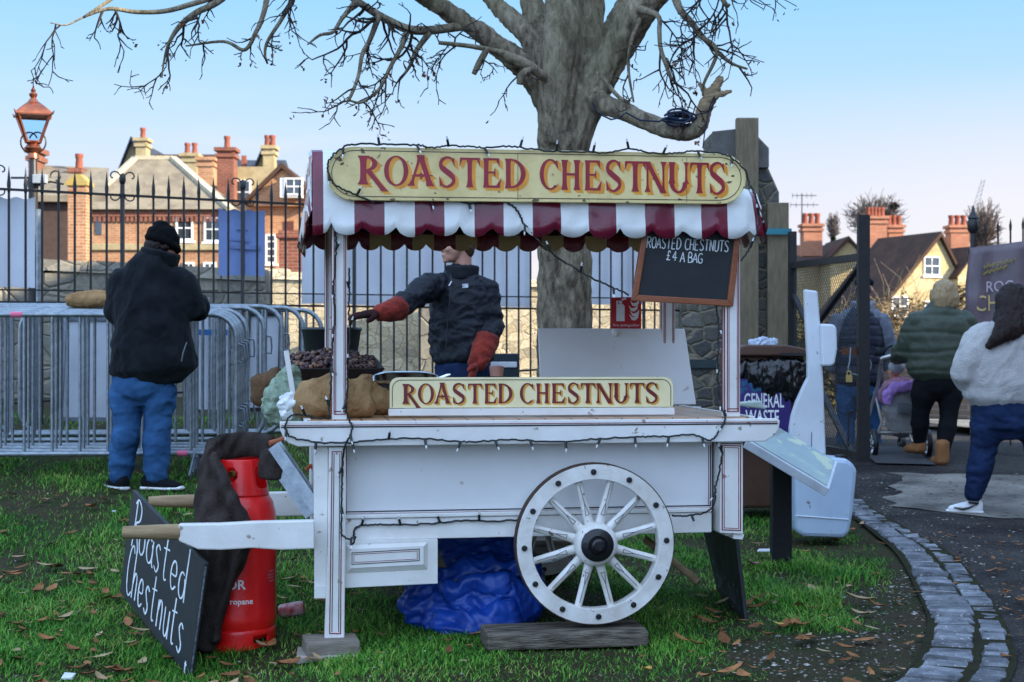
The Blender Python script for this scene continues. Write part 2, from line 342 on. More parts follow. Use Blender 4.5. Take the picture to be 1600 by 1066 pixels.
hat_m = mat('black_knit', (.006,.006,.007), .95, bump=.9, bscale=120)
skin_m = mat('skin', (.56,.30,.22), .5, c2=(.48,.23,.165), scale=12)
hair_d = mat('dark_brown_hair', (.022,.010,.007), .5, c2=(.012,.006,.005), scale=30, stretch=(8,8,1), bump=.5, bscale=60)
hair_b = mat('blonde_hair', (.52,.38,.20), .45, c2=(.24,.15,.07), scale=22, stretch=(8,8,1), bump=.6, bscale=50)
suede = mat('red_suede', (.30,.040,.026), .95, c2=(.13,.018,.014), scale=16, bump=.5, bscale=120, sheen=.1)
soot = mat('sooty_suede', (.012,.009,.010), .95, c2=(.05,.014,.013), scale=12, bump=.5, bscale=120)
rubber_w = mat('white_shoe_rubber', (.75,.75,.74), .6); shoe_d = mat('black_shoe_mesh', (.008,.009,.011), .8, bump=.4, bscale=180)
# ------------------------------------------------------------------ ground, road, kerb
soil = mat('earth_and_turf', (.026,.036,.012), .95, c2=(.050,.034,.020), scale=3.5, speck=(.10,.075,.05), speck_scale=30, speck_th=.66, bump=1, bscale=35)
asph = mat('worn_asphalt', (.060,.054,.050), .9, c2=(.014,.012,.012), scale=1.6, speck=(.20,.19,.175), speck_scale=90, speck_th=.63, bump=.9, bscale=50)
conc = mat('worn_concrete', (.29,.265,.225), .9, c2=(.10,.09,.08), scale=2.2, speck=(.04,.04,.04), speck_scale=22, speck_th=.62, bump=.7, bscale=60)
sett_m = mat('granite_setts', (.24,.25,.27), .8, c2=(.085,.09,.10), scale=11, speck=(.40,.41,.42), speck_scale=60, speck_th=.64, bump=1, bscale=28, island=.4)
moss = mat('mossy_earth', (.030,.034,.012), .95, c2=(.022,.017,.010), scale=12, bump=1, bscale=60)
KI = crv([(2.55,13.6),(2.42,11.3),(2.34,9.38),(1.99,7.34),(1.79,6.55),(1.47,5.74),(1.0,5.15),(.2,4.7)], 14)
KO = crv([(2.82,13.7),(2.58,11.5),(2.60,9.38),(2.32,7.53),(2.07,6.42),(1.85,5.74),(1.45,5.0),(.6,4.4)], 14)
def axis(a, b, fine, lo, hi):
    s = list(np.arange(a, b+1e-6, fine)); x, d = b, fine
    while x < hi: d *= 1.22; x += d; s.append(x)
    x, d = a, fine
    while x > lo: d *= 1.22; x -= d; s.insert(0, x)
    return s
gx, gy = axis(-6.5, 7.5, .14, -900, 900), axis(4, 17, .14, -300, 2200)
g = MB(); g.v = [(x, y, gz(x, y)) for y in gy for x in gx]; nx = len(gx)
g.f = [(j*nx+i, j*nx+i+1, (j+1)*nx+i+1, (j+1)*nx+i) for j in range(len(gy)-1) for i in range(nx-1)]; g.m = [0]*len(g.f)
obj('ground', g, soil, smooth=180, kind='structure')
def kox(y):   # road edge x at depth y
    for a, b in zip(KO[:-1], KO[1:]):
        if b[1] <= y <= a[1]:
            t = (y-b[1])/(a[1]-b[1]); return b[0]+t*(a[0]-b[0])
    return KO[0][0]+.05*(y-KO[0][1]) if y > KO[0][1] else KO[-1][0]
def kix(y):
    for a, b in zip(KI[:-1], KI[1:]):
        if b[1] <= y <= a[1]:
            t = (y-b[1])/(a[1]-b[1]); return b[0]+t*(a[0]-b[0])
    return KI[0][0] if y > KI[0][1] else KI[-1][0]
rd = MB(); ys = list(np.arange(4.45, 22.0, .15)); nxr = 40
for y in ys:
    x0 = kox(y)-.05
    for i in range(nxr):
        x = x0+(8.0-x0)*i/(nxr-1); rd.v.append((x, y, gz(x, y)+.012+.006*mnoise.noise(V((x*3, y*3, 5)))))
rd.f = [(j*nxr+i, j*nxr+i+1, (j+1)*nxr+i+1, (j+1)*nxr+i) for j in range(len(ys)-1) for i in range(nxr-1)]; rd.m = [0]*len(rd.f)
obj('road', rd, asph, smooth=180, kind='structure')
def sheet(name, pts, m, dz, kind='structure', n=14, jag=.05):
    """quad sheet p0 p1 p2 p3 lying on the ground"""
    s = MB(); a, b, c, d = [V((p[0], p[1], 0)) for p in pts]
    for j in range(n+1):
        for i in range(n+1):
            u, t = i/n, j/n; p = a*(1-u)*(1-t)+b*u*(1-t)+c*u*t+d*(1-u)*t
            if i in (0, n) or j in (0, n): p += V((mnoise.noise(p*5), mnoise.noise(p*5+V((9,9,9))), 0))*jag
            s.v.append((p.x, p.y, gz(p.x, p.y)+dz))
    s.f = [(j*(n+1)+i, j*(n+1)+i+1, (j+1)*(n+1)+i+1, (j+1)*(n+1)+i) for j in range(n) for i in range(n)]; s.m = [0]*len(s.f)
    return obj(name, s, m, smooth=180, kind=kind)
sheet('concrete_path', [(2.75,11.1),(4.6,9.9),(5.6,12.7),(3.25,12.9)], conc, .019, jag=.16)
sheet('concrete_path', [(3.2,13.5),(3.7,13.4),(3.8,14.7),(3.3,14.8)], mat('drain_cover_iron', (.075,.075,.08), .8, scale=40, bump=1, bscale=40), .030, jag=0)
sheet('pavement', [(5.0,16.4),(9,15.2),(9,17.0),(4.6,18.6)], conc, .10)
# kerb: two rows of granite setts along the curve
k = MB()
def sett(c, tdir, ln, wd, h):
    c = V(c); t = V((tdir[0], tdir[1], 0)).normalized(); n = V((-t.y, t.x, 0)); j = lambda s: random.uniform(-s, s)
    base = gz(c.x, c.y)-.06; top = base+.06+h; P = []
    for zz, e in ((base, 1), (top-.012, 1), (top, .84)):
        for sx, sy in ((-1,-1),(1,-1),(1,1),(-1,1)):
            p = c+t*sx*ln/2*e+n*sy*wd/2*e; P.append((p.x+j(.006), p.y+j(.006), zz+j(.005)))
    # domed top
    mid = (c.x, c.y, top+.003)
    k.add(P+[mid], [(0,1,5,4),(1,2,6,5),(2,3,7,6),(3,0,4,7),(4,5,9,8),(5,6,10,9),(6,7,11,10),(7,4,8,11),(8,9,12),(9,10,12),(10,11,12),(11,8,12)])
def row(f0, f1, ln, h):
    P = [(V((a[0], a[1]))*(1-(f0+f1)/2)+V((b[0], b[1]))*((f0+f1)/2), (V((a[0], a[1]))-V((b[0], b[1]))).length*(f1-f0)) for a, b in zip(KI, KO)]
    acc = 0; need = ln
    for i in range(len(P)-1):
        seg = (P[i+1][0]-P[i][0]).length; pos = 0
        while acc+seg-pos >= need:
            pos += need-acc; acc = 0; t = pos/seg; c = P[i][0].lerp(P[i+1][0], t); d = P[i+1][0]-P[i][0]
            wd = P[i][1]; L = need*.83
            sett((c.x, c.y, 0), (d.x, d.y), L, wd*random.uniform(.86, .98), h+random.uniform(-.008, .01)); need = ln*random.uniform(.8, 1.25)
        acc += seg-pos
row(.0, .58, .115, .034); row(.65, 1.0, .12, .028)
obj('kerb', k, sett_m, smooth=30, kind='structure')
kb = MB()
for a, b in zip(KI, KO):
    a2, b2 = V((a[0]-.03, a[1], 0)), V((b[0]+.02, b[1], 0)); kb.v += [(a2.x, a2.y, gz(a2.x, a2.y)+.02), (b2.x, b2.y, gz(b2.x, b2.y)+.024)]
kb.f = [(2*i, 2*i+2, 2*i+3, 2*i+1) for i in range(len(KI)-1)]; kb.m = [0]*len(kb.f)
obj('kerb_bed', kb, moss, smooth=180, kind='structure')

# ------------------------------------------------------------------ grass, gravel, leaf litter (nobody could count them)
def bare(x, y):
    """0 = full turf, 1 = bare earth"""
    b = sst(.42, .72, .5+.5*mnoise.noise(V((x*1.7, y*1.1, 3)))*1.4)*.72
    d = kix(y)-x
    b = max(b, 1-sst(.05, .22 if y > 8.2 else .55, d+.10*mnoise.noise(V((x*5, y*4, 9)))))
    e = ((x-1.5)/.66)**2+((y-5.95)/.80)**2
    b = max(b, 1-sst(.75, 1.30, e+.45*mnoise.noise(V((x*4, y*3, 1)))))
    e2 = ((x-1.85)/.28)**2+((y-7.2)/.9)**2
    b = max(b, (1-sst(.6, 1.3, e2+.5*mnoise.noise(V((x*4, y*3, 7)))))*.95)
    b = max(b, (1-sst(5.70, 6.0, y+.25*mnoise.noise(V((x*2, 2, 4)))))*(.50 if x > -1.0 else .25))
    return b
gv, gf = [], []
def blade(x, y, h, lean, az, wd):
    z = gz(x, y)-.005; b = len(gv); dx, dy = math.cos(az), math.sin(az); px_, py_ = -dy*wd, dx*wd
    for t, s in ((0, 1), (.5, .8), (.85, .45)):
        o = lean*t*t*h; zz = z+h*t*(1-.25*lean*t)
        gv.append((x+dx*o-px_*s, y+dy*o-py_*s, zz)); gv.append((x+dx*o+px_*s, y+dy*o+py_*s, zz))
    gv.append((x+dx*lean*h, y+dy*lean*h, z+h*(1-.25*lean)))
    gf.extend([(b, b+1, b+3, b+2), (b+2, b+3, b+5, b+4), (b+4, b+5, b+6)])
rows = [(4.9,5.7,2500),(5.7,6.6,9500),(6.6,7.8,7500),(7.8,9.4,4600),(9.4,11.2,2600),(11.2,13.5,900)]
for y0, y1, dens in rows:
    xl = -(800/F)*y1-1.3; xr = min(2.7, 800/F*y1+.3); n = int((xr-xl)*(y1-y0)*dens)
    for x, y, q in zip(RNG.uniform(xl, xr, n), RNG.uniform(y0, y1, n), RNG.uniform(0, 1, n)):
        if x > kix(y)-.03: continue
        bb = bare(x, y)
        if q < bb*1.02: continue
        tuft = .5+.5*mnoise.noise(V((x*2.6, y*2.6, 8)))
        tall = 1+ (1.5*(1-min(1, ((x-1.62)/.6)**2+((y-7.9)/.9)**2)) if ((x-1.62)/.6)**2+((y-7.9)/.9)**2 < 1 else 0)
        h = (.016+.058*tuft*tuft+.012*random.random())*tall*(1.15 if x < -.9 else .9)*(1-.55*bb)
        if random.random() < .04: h *= 1.6
        blade(x, y, h, random.uniform(.3, 1.5), random.uniform(0, 6.28), random.uniform(.0013, .0026)*(1+.05*max(0, y-7)))
gm = MB(); gm.v, gm.f, gm.m = gv, gf, [0]*len(gf)
def grass_mat():
    m, nt, b = _new('grass_blades'); L = nt.links; ge = _nd(nt, 'ShaderNodeNewGeometry'); rp = _nd(nt, 'ShaderNodeValToRGB'); e = rp.color_ramp.elements
    cs = [(0,(.012,.065,.012)),(.34,(.040,.180,.022)),(.62,(.11,.31,.035)),(.84,(.27,.39,.075)),(1,(.55,.44,.19))]
    while len(e) < len(cs): e.new(.5)
    for i, (p, c) in enumerate(cs): e[i].position = p; e[i].color = rgb(c)
    tc = _nd(nt, 'ShaderNodeTexCoord'); no = _nd(nt, 'ShaderNodeTexNoise', Scale=1.6, Detail=4.0); L.new(tc.outputs['Object'], no.inputs['Vector'])
    ma = _nd(nt, 'ShaderNodeMath', operation='MULTIPLY_ADD'); ma.inputs[1].default_value = .62; L.new(ge.outputs['Random Per Island'], ma.inputs[0])
    mb_ = _nd(nt, 'ShaderNodeMath', operation='MULTIPLY_ADD'); mb_.inputs[1].default_value = .9; mb_.inputs[2].default_value = -.25; L.new(no.outputs[0], mb_.inputs[0])
    L.new(mb_.outputs[0], ma.inputs[2]); L.new(ma.outputs[0], rp.inputs[0]); L.new(rp.outputs[0], b.inputs['Base Color'])
    b.inputs['Roughness'].default_value = .6; b.inputs['Specular IOR Level'].default_value = .08; return m
obj('grass', gm, grass_mat(), smooth=180, kind='stuff')
pb = MB()
def stone(x, y, s, dz=0):
    z = gz(x, y)+s*.15+dz; b = len(pb.v); a0 = random.random()*6
    for hh, rr in ((-.5, .7), (.15, 1), (.6, .55)):
        for i in range(5):
            a = a0+i*1.257; q = rr*random.uniform(.75, 1.2); pb.v.append((x+s*q*math.cos(a), y+s*q*math.sin(a), z+s*.6*hh))
    for j in range(2):
        for i in range(5): pb.f.append((b+j*5+i, b+j*5+(i+1) % 5, b+j*5+5+(i+1) % 5, b+j*5+5+i))
    pb.f.append(tuple(b+10+i for i in range(5)))
for i in range(4200):
    x, y = random.uniform(.2, 2.3), random.uniform(5.3, 8.6)
    if x > kix(y)-.02 or bare(x, y) < .75 or random.random() > .8: continue
    stone(x, y, random.choice([.003,.004,.005,.006,.009]) if random.random() < .97 else .016)
for i in range(420):
    y = random.uniform(5.6, 8.5); x = random.uniform(-.33*y, 1.6)
    if x < kix(y)-.05: stone(x, y, random.uniform(.003, .009), .012)
for i in range(700):
    y = random.uniform(7, 13); x = kox(y)+random.random()**2*1.6; stone(x, y, random.uniform(.004, .012), .01)
pb.m = [0]*len(pb.f)
for i in range(15000):
    x, y = random.uniform(-2.6, 2.4), random.uniform(5.5, 9.2)
    if x > kix(y)-.01 or x < -.36*y or random.random() > bare(x, y)**1.5: continue
    n0 = len(pb.f); stone(x, y, random.uniform(.003, .012)*random.uniform(.4, 1), -.002); pb.m += [1]*(len(pb.f)-n0)
obj('gravel', pb, mat('pale_gravel', (.36,.34,.31), .8, c2=(.10,.085,.07), scale=40, island=.75) if 0 else [mat('pale_gravel', (.36,.34,.31), .8, c2=(.10,.085,.07), scale=40, island=.75), mat('dark_soil_crumbs', (.060,.042,.028), .95, c2=(.028,.020,.014), scale=30, island=.7)], smooth=40, kind='stuff')
leaf_b = mat('dry_brown_leaf', (.34,.15,.06), .8, c2=(.17,.075,.032), scale=30, bump=.4, bscale=80, island=.5)
leaf_y = mat('yellow_leaf', (.55,.33,.07), .6, c2=(.40,.22,.05), scale=30)
leaf_p = mat('pale_tan_leaf', (.46,.33,.19), .7, c2=(.33,.22,.12), scale=22, bump=.3, bscale=60)
def leaf(mb, x, y, L, wd, az, tilt, curl, z0=None):
    z = (gz(x, y) if z0 is None else z0); n = 6; b = len(mb.v); M = Matrix.Rotation(az, 3, 'Z') @ Matrix.Rotation(tilt, 3, 'Y')
    for i in range(n+1):
        t = i/n; ww = wd*math.sin(PI*min(1, t*.96+.02))**.8*(1+.12*math.sin(i*2.5))
        for s in (-1, 0, 1):
            p = V(((t-.5)*L, s*ww, curl*(abs(s)*.35+(t-.5)**2*2)*L)); p = M @ p; mb.v.append((x+p.x, y+p.y, z+p.z+.024))
    for i in range(n):
        for s in (0, 1): mb.f.append((b+i*3+s, b+i*3+3+s, b+i*3+4+s, b+i*3+1+s)); mb.m.append(0)
lm = MB()
for i in range(950):
    y = random.choice([random.uniform(5.6, 8), random.uniform(5.6, 10.5)])
    x = random.uniform(-.345*y, .9 if random.random() < .35 else -.75) if random.random() < .8 else random.uniform(.7, kix(y))
    if x > kix(y)-.03: continue
    if random.random() > .50+.8*mnoise.noise(V((x*1.2, y*1.2, 20))): continue
    L = random.uniform(.04, .125)*random.uniform(.6,1); leaf(lm, x, y, L, L*random.uniform(.16, .30), random.uniform(0, 6.3), random.uniform(-.35, .35), random.uniform(.0, .25)); lm.m[-12:] = [random.choice([0,0,0,1])]*12
for i in range(150):
    y = random.uniform(6, 10); x = kox(y)+random.uniform(-.15, .25)+(random.random()**3)*1.2; L = random.uniform(.02, .06)
    leaf(lm, x, y, L, L*.28, random.uniform(0, 6.3), random.uniform(-.3, .3), .15, gz(x, y)+.01)
obj('leaf_litter', lm, [leaf_b, leaf_p], smooth=180, kind='stuff')
def one_leaf(px, py, L, wd, az, m, label, curl=.18):
    Y = F*EYE/(py-HOR)
    for _ in range(6): Y = F*(EYE-gz((px-800)/F*Y, Y))/(py-HOR)
    q = MB(); x = (px-800)/F*Y; leaf(q, 0, 0, L, wd, az, .1, curl, 0)
    o = obj('fallen_leaf', q, m, smooth=180, label=label, cat='leaf', group='large fallen leaves'); o.location = (x, Y, gz(x, Y)+.012)
one_leaf(222,999,.115,.022,.1,leaf_p,'long tan leaf on the grass below the leaning chalkboard')
one_leaf(1345,948,.15,.024,-.5,leaf_p,'long pale leaf on the bare soil near the kerb setts')
one_leaf(1218,988,.05,.020,-.3,leaf_y,'small yellow leaf lying in the grass beside the bare soil')
one_leaf(1320,1025,.09,.018,-.6,leaf_b,'narrow brown leaf on the dark stony soil')
one_leaf(70,897,.10,.022,-.1,leaf_p,'curled tan leaf on the grass left of the leaning chalkboard')
one_leaf(20,912,.10,.030,.7,leaf_b,'rust brown leaf at the left edge of the lawn')
one_leaf(440,1052,.09,.022,1.3,leaf_b,'upright brown leaf in the grass left of the timber blocks')
one_leaf(1010,1062,.06,.020,.9,leaf_y,'ochre leaf in the grass in front of the long timber beam',.3)
litter_w = mat('white_litter', (.72,.74,.74), .6)
q = MB(); q.hexa([(-.02,-.03,0),(.022,-.028,0),(.02,.03,.004),(-.022,.026,.01),(-.02,-.03,.006),(.022,-.028,.008),(.02,.03,.012),(-.022,.026,.016)])
o = obj('paper_scrap', q, litter_w, label='scrap of white paper trodden into the grass at lower left', cat='litter'); p = W(107,1040,5.98); o.location = (p.x, p.y, gz(p.x, p.y)+.012)
q = MB(); q.tube([(-.012,0,0),(.012,.004,.002)], .004, 7)
o = obj('cigarette_end', q, litter_w, label='white cigarette end on the grass left of the leaning chalkboard', cat='litter'); p = W(178,853,9.2); o.location = (p.x, 9.2, gz(p.x, 9.2)+.03)

# ------------------------------------------------------------------ unseen building added on the camera's right to cast the shade
bw = brick('red_shade_brick', (.28,.10,.06), (.22,.075,.045), (.35,.30,.25))
winw = mat('white_window_paint', (.75,.75,.73), .5); glz = mat('dark_window_glass', (.03,.04,.05), .06, spec=.8)
slate_r = mat('grey_roof_slate', (.27,.225,.155), .8, c2=(.16,.13,.095), scale=1.6, speck=(.26,.23,.15), speck_scale=6, speck_th=.6, bump=.6, bscale=9)
tile_r = mat('brown_roof_tile', (.085,.05,.035), .85, c2=(.05,.03,.024), scale=1.5, bump=.6, bscale=10)
blue_r = mat('blue_grey_slate', (.055,.065,.085), .7, c2=(.035,.042,.055), scale=2, bump=.5, bscale=10)
def window(house, x, z, wd, h, y, bars=(1, 1), sill=True, fr=.07, ax='y', m=None):
    f = MB(); P = MB(); t = fr
    def bx(mb, x0, x1, z0, z1, y0, y1):
        if ax == 'y': mb.box(x0, x1, y0, y1, z0, z1)
        else: mb.box(y0, y1, x0, x1, z0, z1)
    s = -1
    bx(f, x, x+wd, z, z+t, y-.06, y+.02); bx(f, x, x+wd, z+h-t, z+h, y-.06, y+.02)
    bx(f, x, x+t, z+t, z+h-t, y-.06, y+.02); bx(f, x+wd-t, x+wd, z+t, z+h-t, y-.06, y+.02)
    for i in range(bars[0]): xx = x+wd*(i+1)/(bars[0]+1); bx(f, xx-t*.25, xx+t*.25, z+t, z+h-t, y-.045, y-.02)
    for i in range(bars[1]): zz = z+h*(i+1)/(bars[1]+1); bx(f, x+t, x+wd-t, zz-t*.35, zz+t*.35, y-.05, y-.019)
    fo = obj('window', f, m or winw, house); bx(P, x+t*.8, x+wd-t*.8, z+t*.8, z+h-t*.8, y-.015, y-.005); obj('pane', P, glz, fo)
    if sill: q = MB(); bx(q, x-.08, x+wd+.08, z-.10, z-.003, y-.12, y+.01); obj('sill', q, m or winw, fo)
sb = thing('unseen_shade_building', 'unseen red brick building added on the right to cast the shade', 'building')
q = MB(); q.box(8.6, 11.6, -16, 12.6, 0, 7.6); obj('wall', q, bw, sb)
q = MB(); q.box(8.4, 11.8, -16.2, 12.8, 7.6, 7.8); obj('roof', q, slate_r, sb)
for i in range(7):
    for z in (1.0, 4.2): window(sb, -13+i*3.7, z, 1.1, 1.7, 8.6, ax='x')
# ------------------------------------------------------------------ far houses on the left
ob1 = brick('orange_brick', (.44,.22,.11), (.33,.14,.07), (.46,.36,.24), size=1.2)
ob2 = brick('dark_red_brick', (.26,.085,.05), (.20,.06,.04), (.25,.18,.13), size=1.2)
stone_y = mat('yellow_stone', (.42,.34,.20), .85, c2=(.30,.24,.13), scale=3, bump=.5, bscale=8)
pot_m = mat('terracotta_pot', (.26,.085,.055), .8)
lich = mat('lichen_coping', (.42,.28,.06), .9, c2=(.30,.25,.12), scale=3)
def chimney(house, px0, px1, pt, pb_, Y, m, pots=1, dep=.9, cap=True, pot_r=.13, pot_h=.55):
    a, b = W(px0, pt, Y), W(px1, pb_, Y); c = MB(); H = a.z
    c.box(a.x, b.x, Y, Y+dep, b.z, H)
    if cap:
        c.box(a.x-.08, b.x+.08, Y-.08, Y+dep+.08, H-.42, H-.26); c.box(a.x-.12, b.x+.12, Y-.12, Y+dep+.12, H-.14, H+.02)
    ch = obj('chimney', c, m, house)
    for i in range(pots):
        x = a.x+(b.x-a.x)*(i+.5)/pots; q = MB(); q.lathe([(pot_r*1.1,0),(pot_r*.9,pot_h*.7),(pot_r*1.15,pot_h*.8),(pot_r*1.1,pot_h)], (x, Y+dep/2, H+.02), 10); obj('pot', q, pot_m, ch, smooth=40)
def gable(house, name, mw, mr, x0, x1, y0, y1, zb, ze, zr, along='y', ov=.25, th=.16, wall=True, roofname='roof'):
    q = MB(); xm = (x0+x1)/2; ym = (y0+y1)/2
    if wall:
        if along == 'y': q.prism([(x0,zb),(x1,zb),(x1,ze),(xm,zr),(x0,ze)], y0, y1)
        else: q.prism([(y0,zb),(y1,zb),(y1,ze),(ym,zr),(y0,ze)], x0, x1, ax='x')
        obj(name, q, mw, house)
    r_ = MB(); s = (zr-ze)/((x1-x0)/2 if along == 'y' else (y1-y0)/2)
    for sg in (-1, 1):
        if along == 'y':
            e = x0-ov if sg < 0 else x1+ov; r_.prism([(xm,zr+.03),(e,ze-ov*s+.03),(e,ze-ov*s+.03+th),(xm,zr+.03+th*1.4)], y0-ov, y1+ov)
        else:
            e = y0-ov if sg < 0 else y1+ov; r_.prism([(ym,zr+.03),(e,ze-ov*s+.03),(e,ze-ov*s+.03+th),(ym,zr+.03+th*1.4)], x0-ov, x1+ov, ax='x')
    return obj(roofname, r_, mr, house)
Y = 60
h1 = thing('brick_house', 'orange brick house with grey hipped roof and two white sash windows', 'house', (0,0,0))
a, b = W(133,322,Y), W(356,330,Y); ze = a.z
q = MB(); q.box(a.x, b.x, Y, Y+7, -1, ze); obj('wall', q, ob1, h1)
q = MB(); q.box(a.x-.05, b.x+.05, Y-.10, Y-.003, ze-.42, ze-.18); 
for i in range(30): q.box(a.x+i*.18, a.x+i*.18+.09, Y-.09, Y-.003, ze-.62, ze-.42)
obj('cornice', q, ob2, h1)
e0, e1, r0, r1 = W(128,318,Y), W(362,318,Y), W(212,247,Y+3), W(270,250,Y+3)
q = MB(); zz = ze-.15
q.add([(e0.x,Y-.3,zz),(e1.x,Y-.3,zz),(e1.x,Y+7.3,zz),(e0.x,Y+7.3,zz),(r0.x,Y+3,r0.z),(r1.x,Y+3,r0.z),(r1.x,Y+4.2,r0.z),(r0.x,Y+4.2,r0.z)], [(0,1,5,4),(1,2,6,5),(2,3,7,6),(3,0,4,7),(4,5,6,7),(3,2,1,0)])
rf = obj('roof', q, slate_r, h1)
q = MB()
for A_, B_ in (((e0.x,Y-.3,zz),(r0.x,Y+3,r0.z)),((e1.x,Y-.3,zz),(r1.x,Y+3,r0.z)),((r0.x,Y+3,r0.z),(r1.x,Y+3,r0.z))): q.bar(A_, B_, .28, .16)
obj('ridge_tiles', q, mat('pale_ridge_tile', (.46,.40,.28), .8), rf)
for px0, px1, py0, py1 in ((275,302,337,376),(319,346,339,378)):
    A_, B_ = W(px0, py1, Y), W(px1, py0, Y); window(h1, A_.x, A_.z, B_.x-A_.x, B_.z-A_.z, Y, (1,1))
A_, B_ = W(150,367,Y), W(159,329,Y); q = MB(); q.box(A_.x, B_.x, Y-.04, Y+.02, A_.z, B_.z); obj('slit_window', q, glz, h1)
for px0, px1 in ((286,304),(318,338)):
    A_, B_ = W(px0, 425, Y), W(px1, 410, Y); window(h1, A_.x, A_.z, B_.x-A_.x, B_.z-A_.z, Y, (1,0))
q = MB(); A_ = W(135,386,Y); q.box(A_.x, b.x, Y-.12, Y-.003, A_.z-.12, A_.z+.12); obj('string_course', q, stone_y, h1)
h2 = thing('brick_house', 'orange brick house with dark tiled gable and small white dormer window', 'house')
Y = 64; a, b = W(352,312,Y), W(520,330,Y)
q = MB(); q.box(a.x, b.x, Y, Y+6, -1, a.z); obj('wall', q, ob1, h2)
a1, b1, c1 = W(395,312,Y), W(492,312,Y), W(443,266,Y); gable(h2, 'gable_wall', ob1, tile_r, a1.x, b1.x, Y-.4, Y+5, a1.z-.3, a1.z, c1.z)
A_, B_ = W(447,312,Y), W(473,286,Y); q = MB(); q.box(A_.x-.1, B_.x+.1, Y-1.0, Y-.5, A_.z, B_.z+.1); d = obj('dormer', q, winw, h2); 
window(h2, A_.x+.1, A_.z+.08, .75, .72, Y-1.0, (1,1), False)
for px0, px1, py0, py1, bb in ((443,459,346,381,0),(470,482,340,372,0)):
    A_, B_ = W(px0, py1, Y), W(px1, py0, Y); q = MB(); q.box(A_.x, B_.x, Y-.03, Y+.02, A_.z, B_.z); obj('window', q, mat('brown_window', (.10,.035,.025), .5) if not bb else glz, h2)
A_, B_ = W(415,412,Y), W(432,366,Y); window(h2, A_.x, A_.z, B_.x-A_.x, B_.z-A_.z, Y, (1,3))
h3 = thing('stone_house', 'tall stone house behind the hipped roof with slate roofs and many chimneys', 'house')
Y = 78; a, b = W(192,262,Y), W(345,245,Y)
gable(h3, 'wall', stone_y, tile_r, a.x, b.x, Y, Y+7, 0, W(0,272,Y).z, W(0,236,Y).z, along='x')
a, b, c = W(190,262,Y-1), W(222,262,Y-1), W(206,222,Y-1); gable(h3, 'gable_wall', stone_y, blue_r, a.x, b.x, Y-1, Y+7, a.z-3, a.z, c.z)
a, b = W(345,285,Y), W(428,250,Y); gable(h3, 'wall', stone_y, blue_r, a.x, b.x, Y-1, Y+6, 0, a.z, W(0,249,Y).z, along='x')
a, b, c = W(395,275,Y-2), W(425,275,Y-2), W(409,240,Y-2); gable(h3, 'gable_wall', stone_y, blue_r, a.x, b.x, Y-2, Y+3, a.z-3, a.z, c.z)
chimney(h3, 212,228,216,262,Y-2,stone_y); chimney(h3, 284,307,240,300,Y-3,stone_y,2); chimney(h3, 309,333,246,310,Y-6,ob1,0)
chimney(h3, 339,365,231,330,Y-10,ob2,1); chimney(h3, 411,428,228,285,Y-3.5,stone_y,2); chimney(h3, 377,384,243,262,Y,pot_m,0,dep=.3,cap=False)
A_ = W(366,330,Y-9); window(h3, A_.x, A_.z+.3, .75, 1.1, Y-9+.0, (1,1)); q = MB(); q.box(A_.x-.4, A_.x+1.8, Y-8.98, Y-4, 0, A_.z+2.0); obj('wall', q, stone_y, h3)
h4 = thing('brick_house', 'dark shaded brick house with grey slate roof at far left', 'house')
Y = 50; a, b = W(58,302,Y), W(108,400,Y); q = MB(); q.box(a.x, b.x, Y, Y+.4, -1, a.z); obj('wall', q, mat('shaded_wall_brick', (.075,.05,.042), .9, scale=5), h4)  # the wall's shade is put into its dark base colour
q = MB(); c, d = W(60,258,Y+4), W(170,275,Y+4); q.add([(a.x-.2,Y-.3,a.z-.1),(W(172,303,Y).x,Y-.3,a.z-.1),(d.x,Y+4,c.z-.1),(c.x,Y+4,c.z),(a.x-.2,Y-.3,a.z-.3),(W(172,303,Y).x,Y-.3,a.z-.3),(d.x,Y+4,c.z-.3),(c.x,Y+4,c.z-.2)],[(0,1,2,3),(7,6,5,4),(0,4,5,1),(1,5,6,2),(2,6,7,3),(3,7,4,0)]); obj('roof', q, slate_r, h4)
chimney(h4, 112,124,264,300,Y+3,ob2,1); chimney(h4, 44,58,232,300,Y+3,ob2,0)
pr = thing('brick_gate_pier', 'orange brick pier with lichen yellow cap behind the railings', 'pier')
Y = 44; a, b = W(106,290,Y), W(134,400,Y); q = MB(); q.box(a.x, b.x, Y, Y+.6, -.5, a.z); obj('shaft', q, ob1, pr)
q = MB(); q.box(a.x-.06, b.x+.06, Y-.06, Y+.66, a.z, a.z+.12); q.prism([(a.x-.03,a.z+.12),(b.x+.03,a.z+.12),(b.x-.15,a.z+.32),(a.x+.15,a.z+.32)], Y-.03, Y+.63); obj('cap', q, lich, pr)
pr = thing('brick_pier', 'dark red brick pier with moulded cap beside the blue banner', 'pier')
Y = 40; a, b = W(436,372,Y), W(475,450,Y); q = MB(); q.box(a.x, b.x, Y, Y+.7, -.5, a.z); obj('shaft', q, ob2, pr)
q = MB(); q.box(a.x-.08, b.x+.08, Y-.08, Y+.78, a.z, a.z+.1); q.box(a.x-.02, b.x+.02, Y-.02, Y+.72, a.z+.1, a.z+.2); obj('cap', q, ob2, pr)
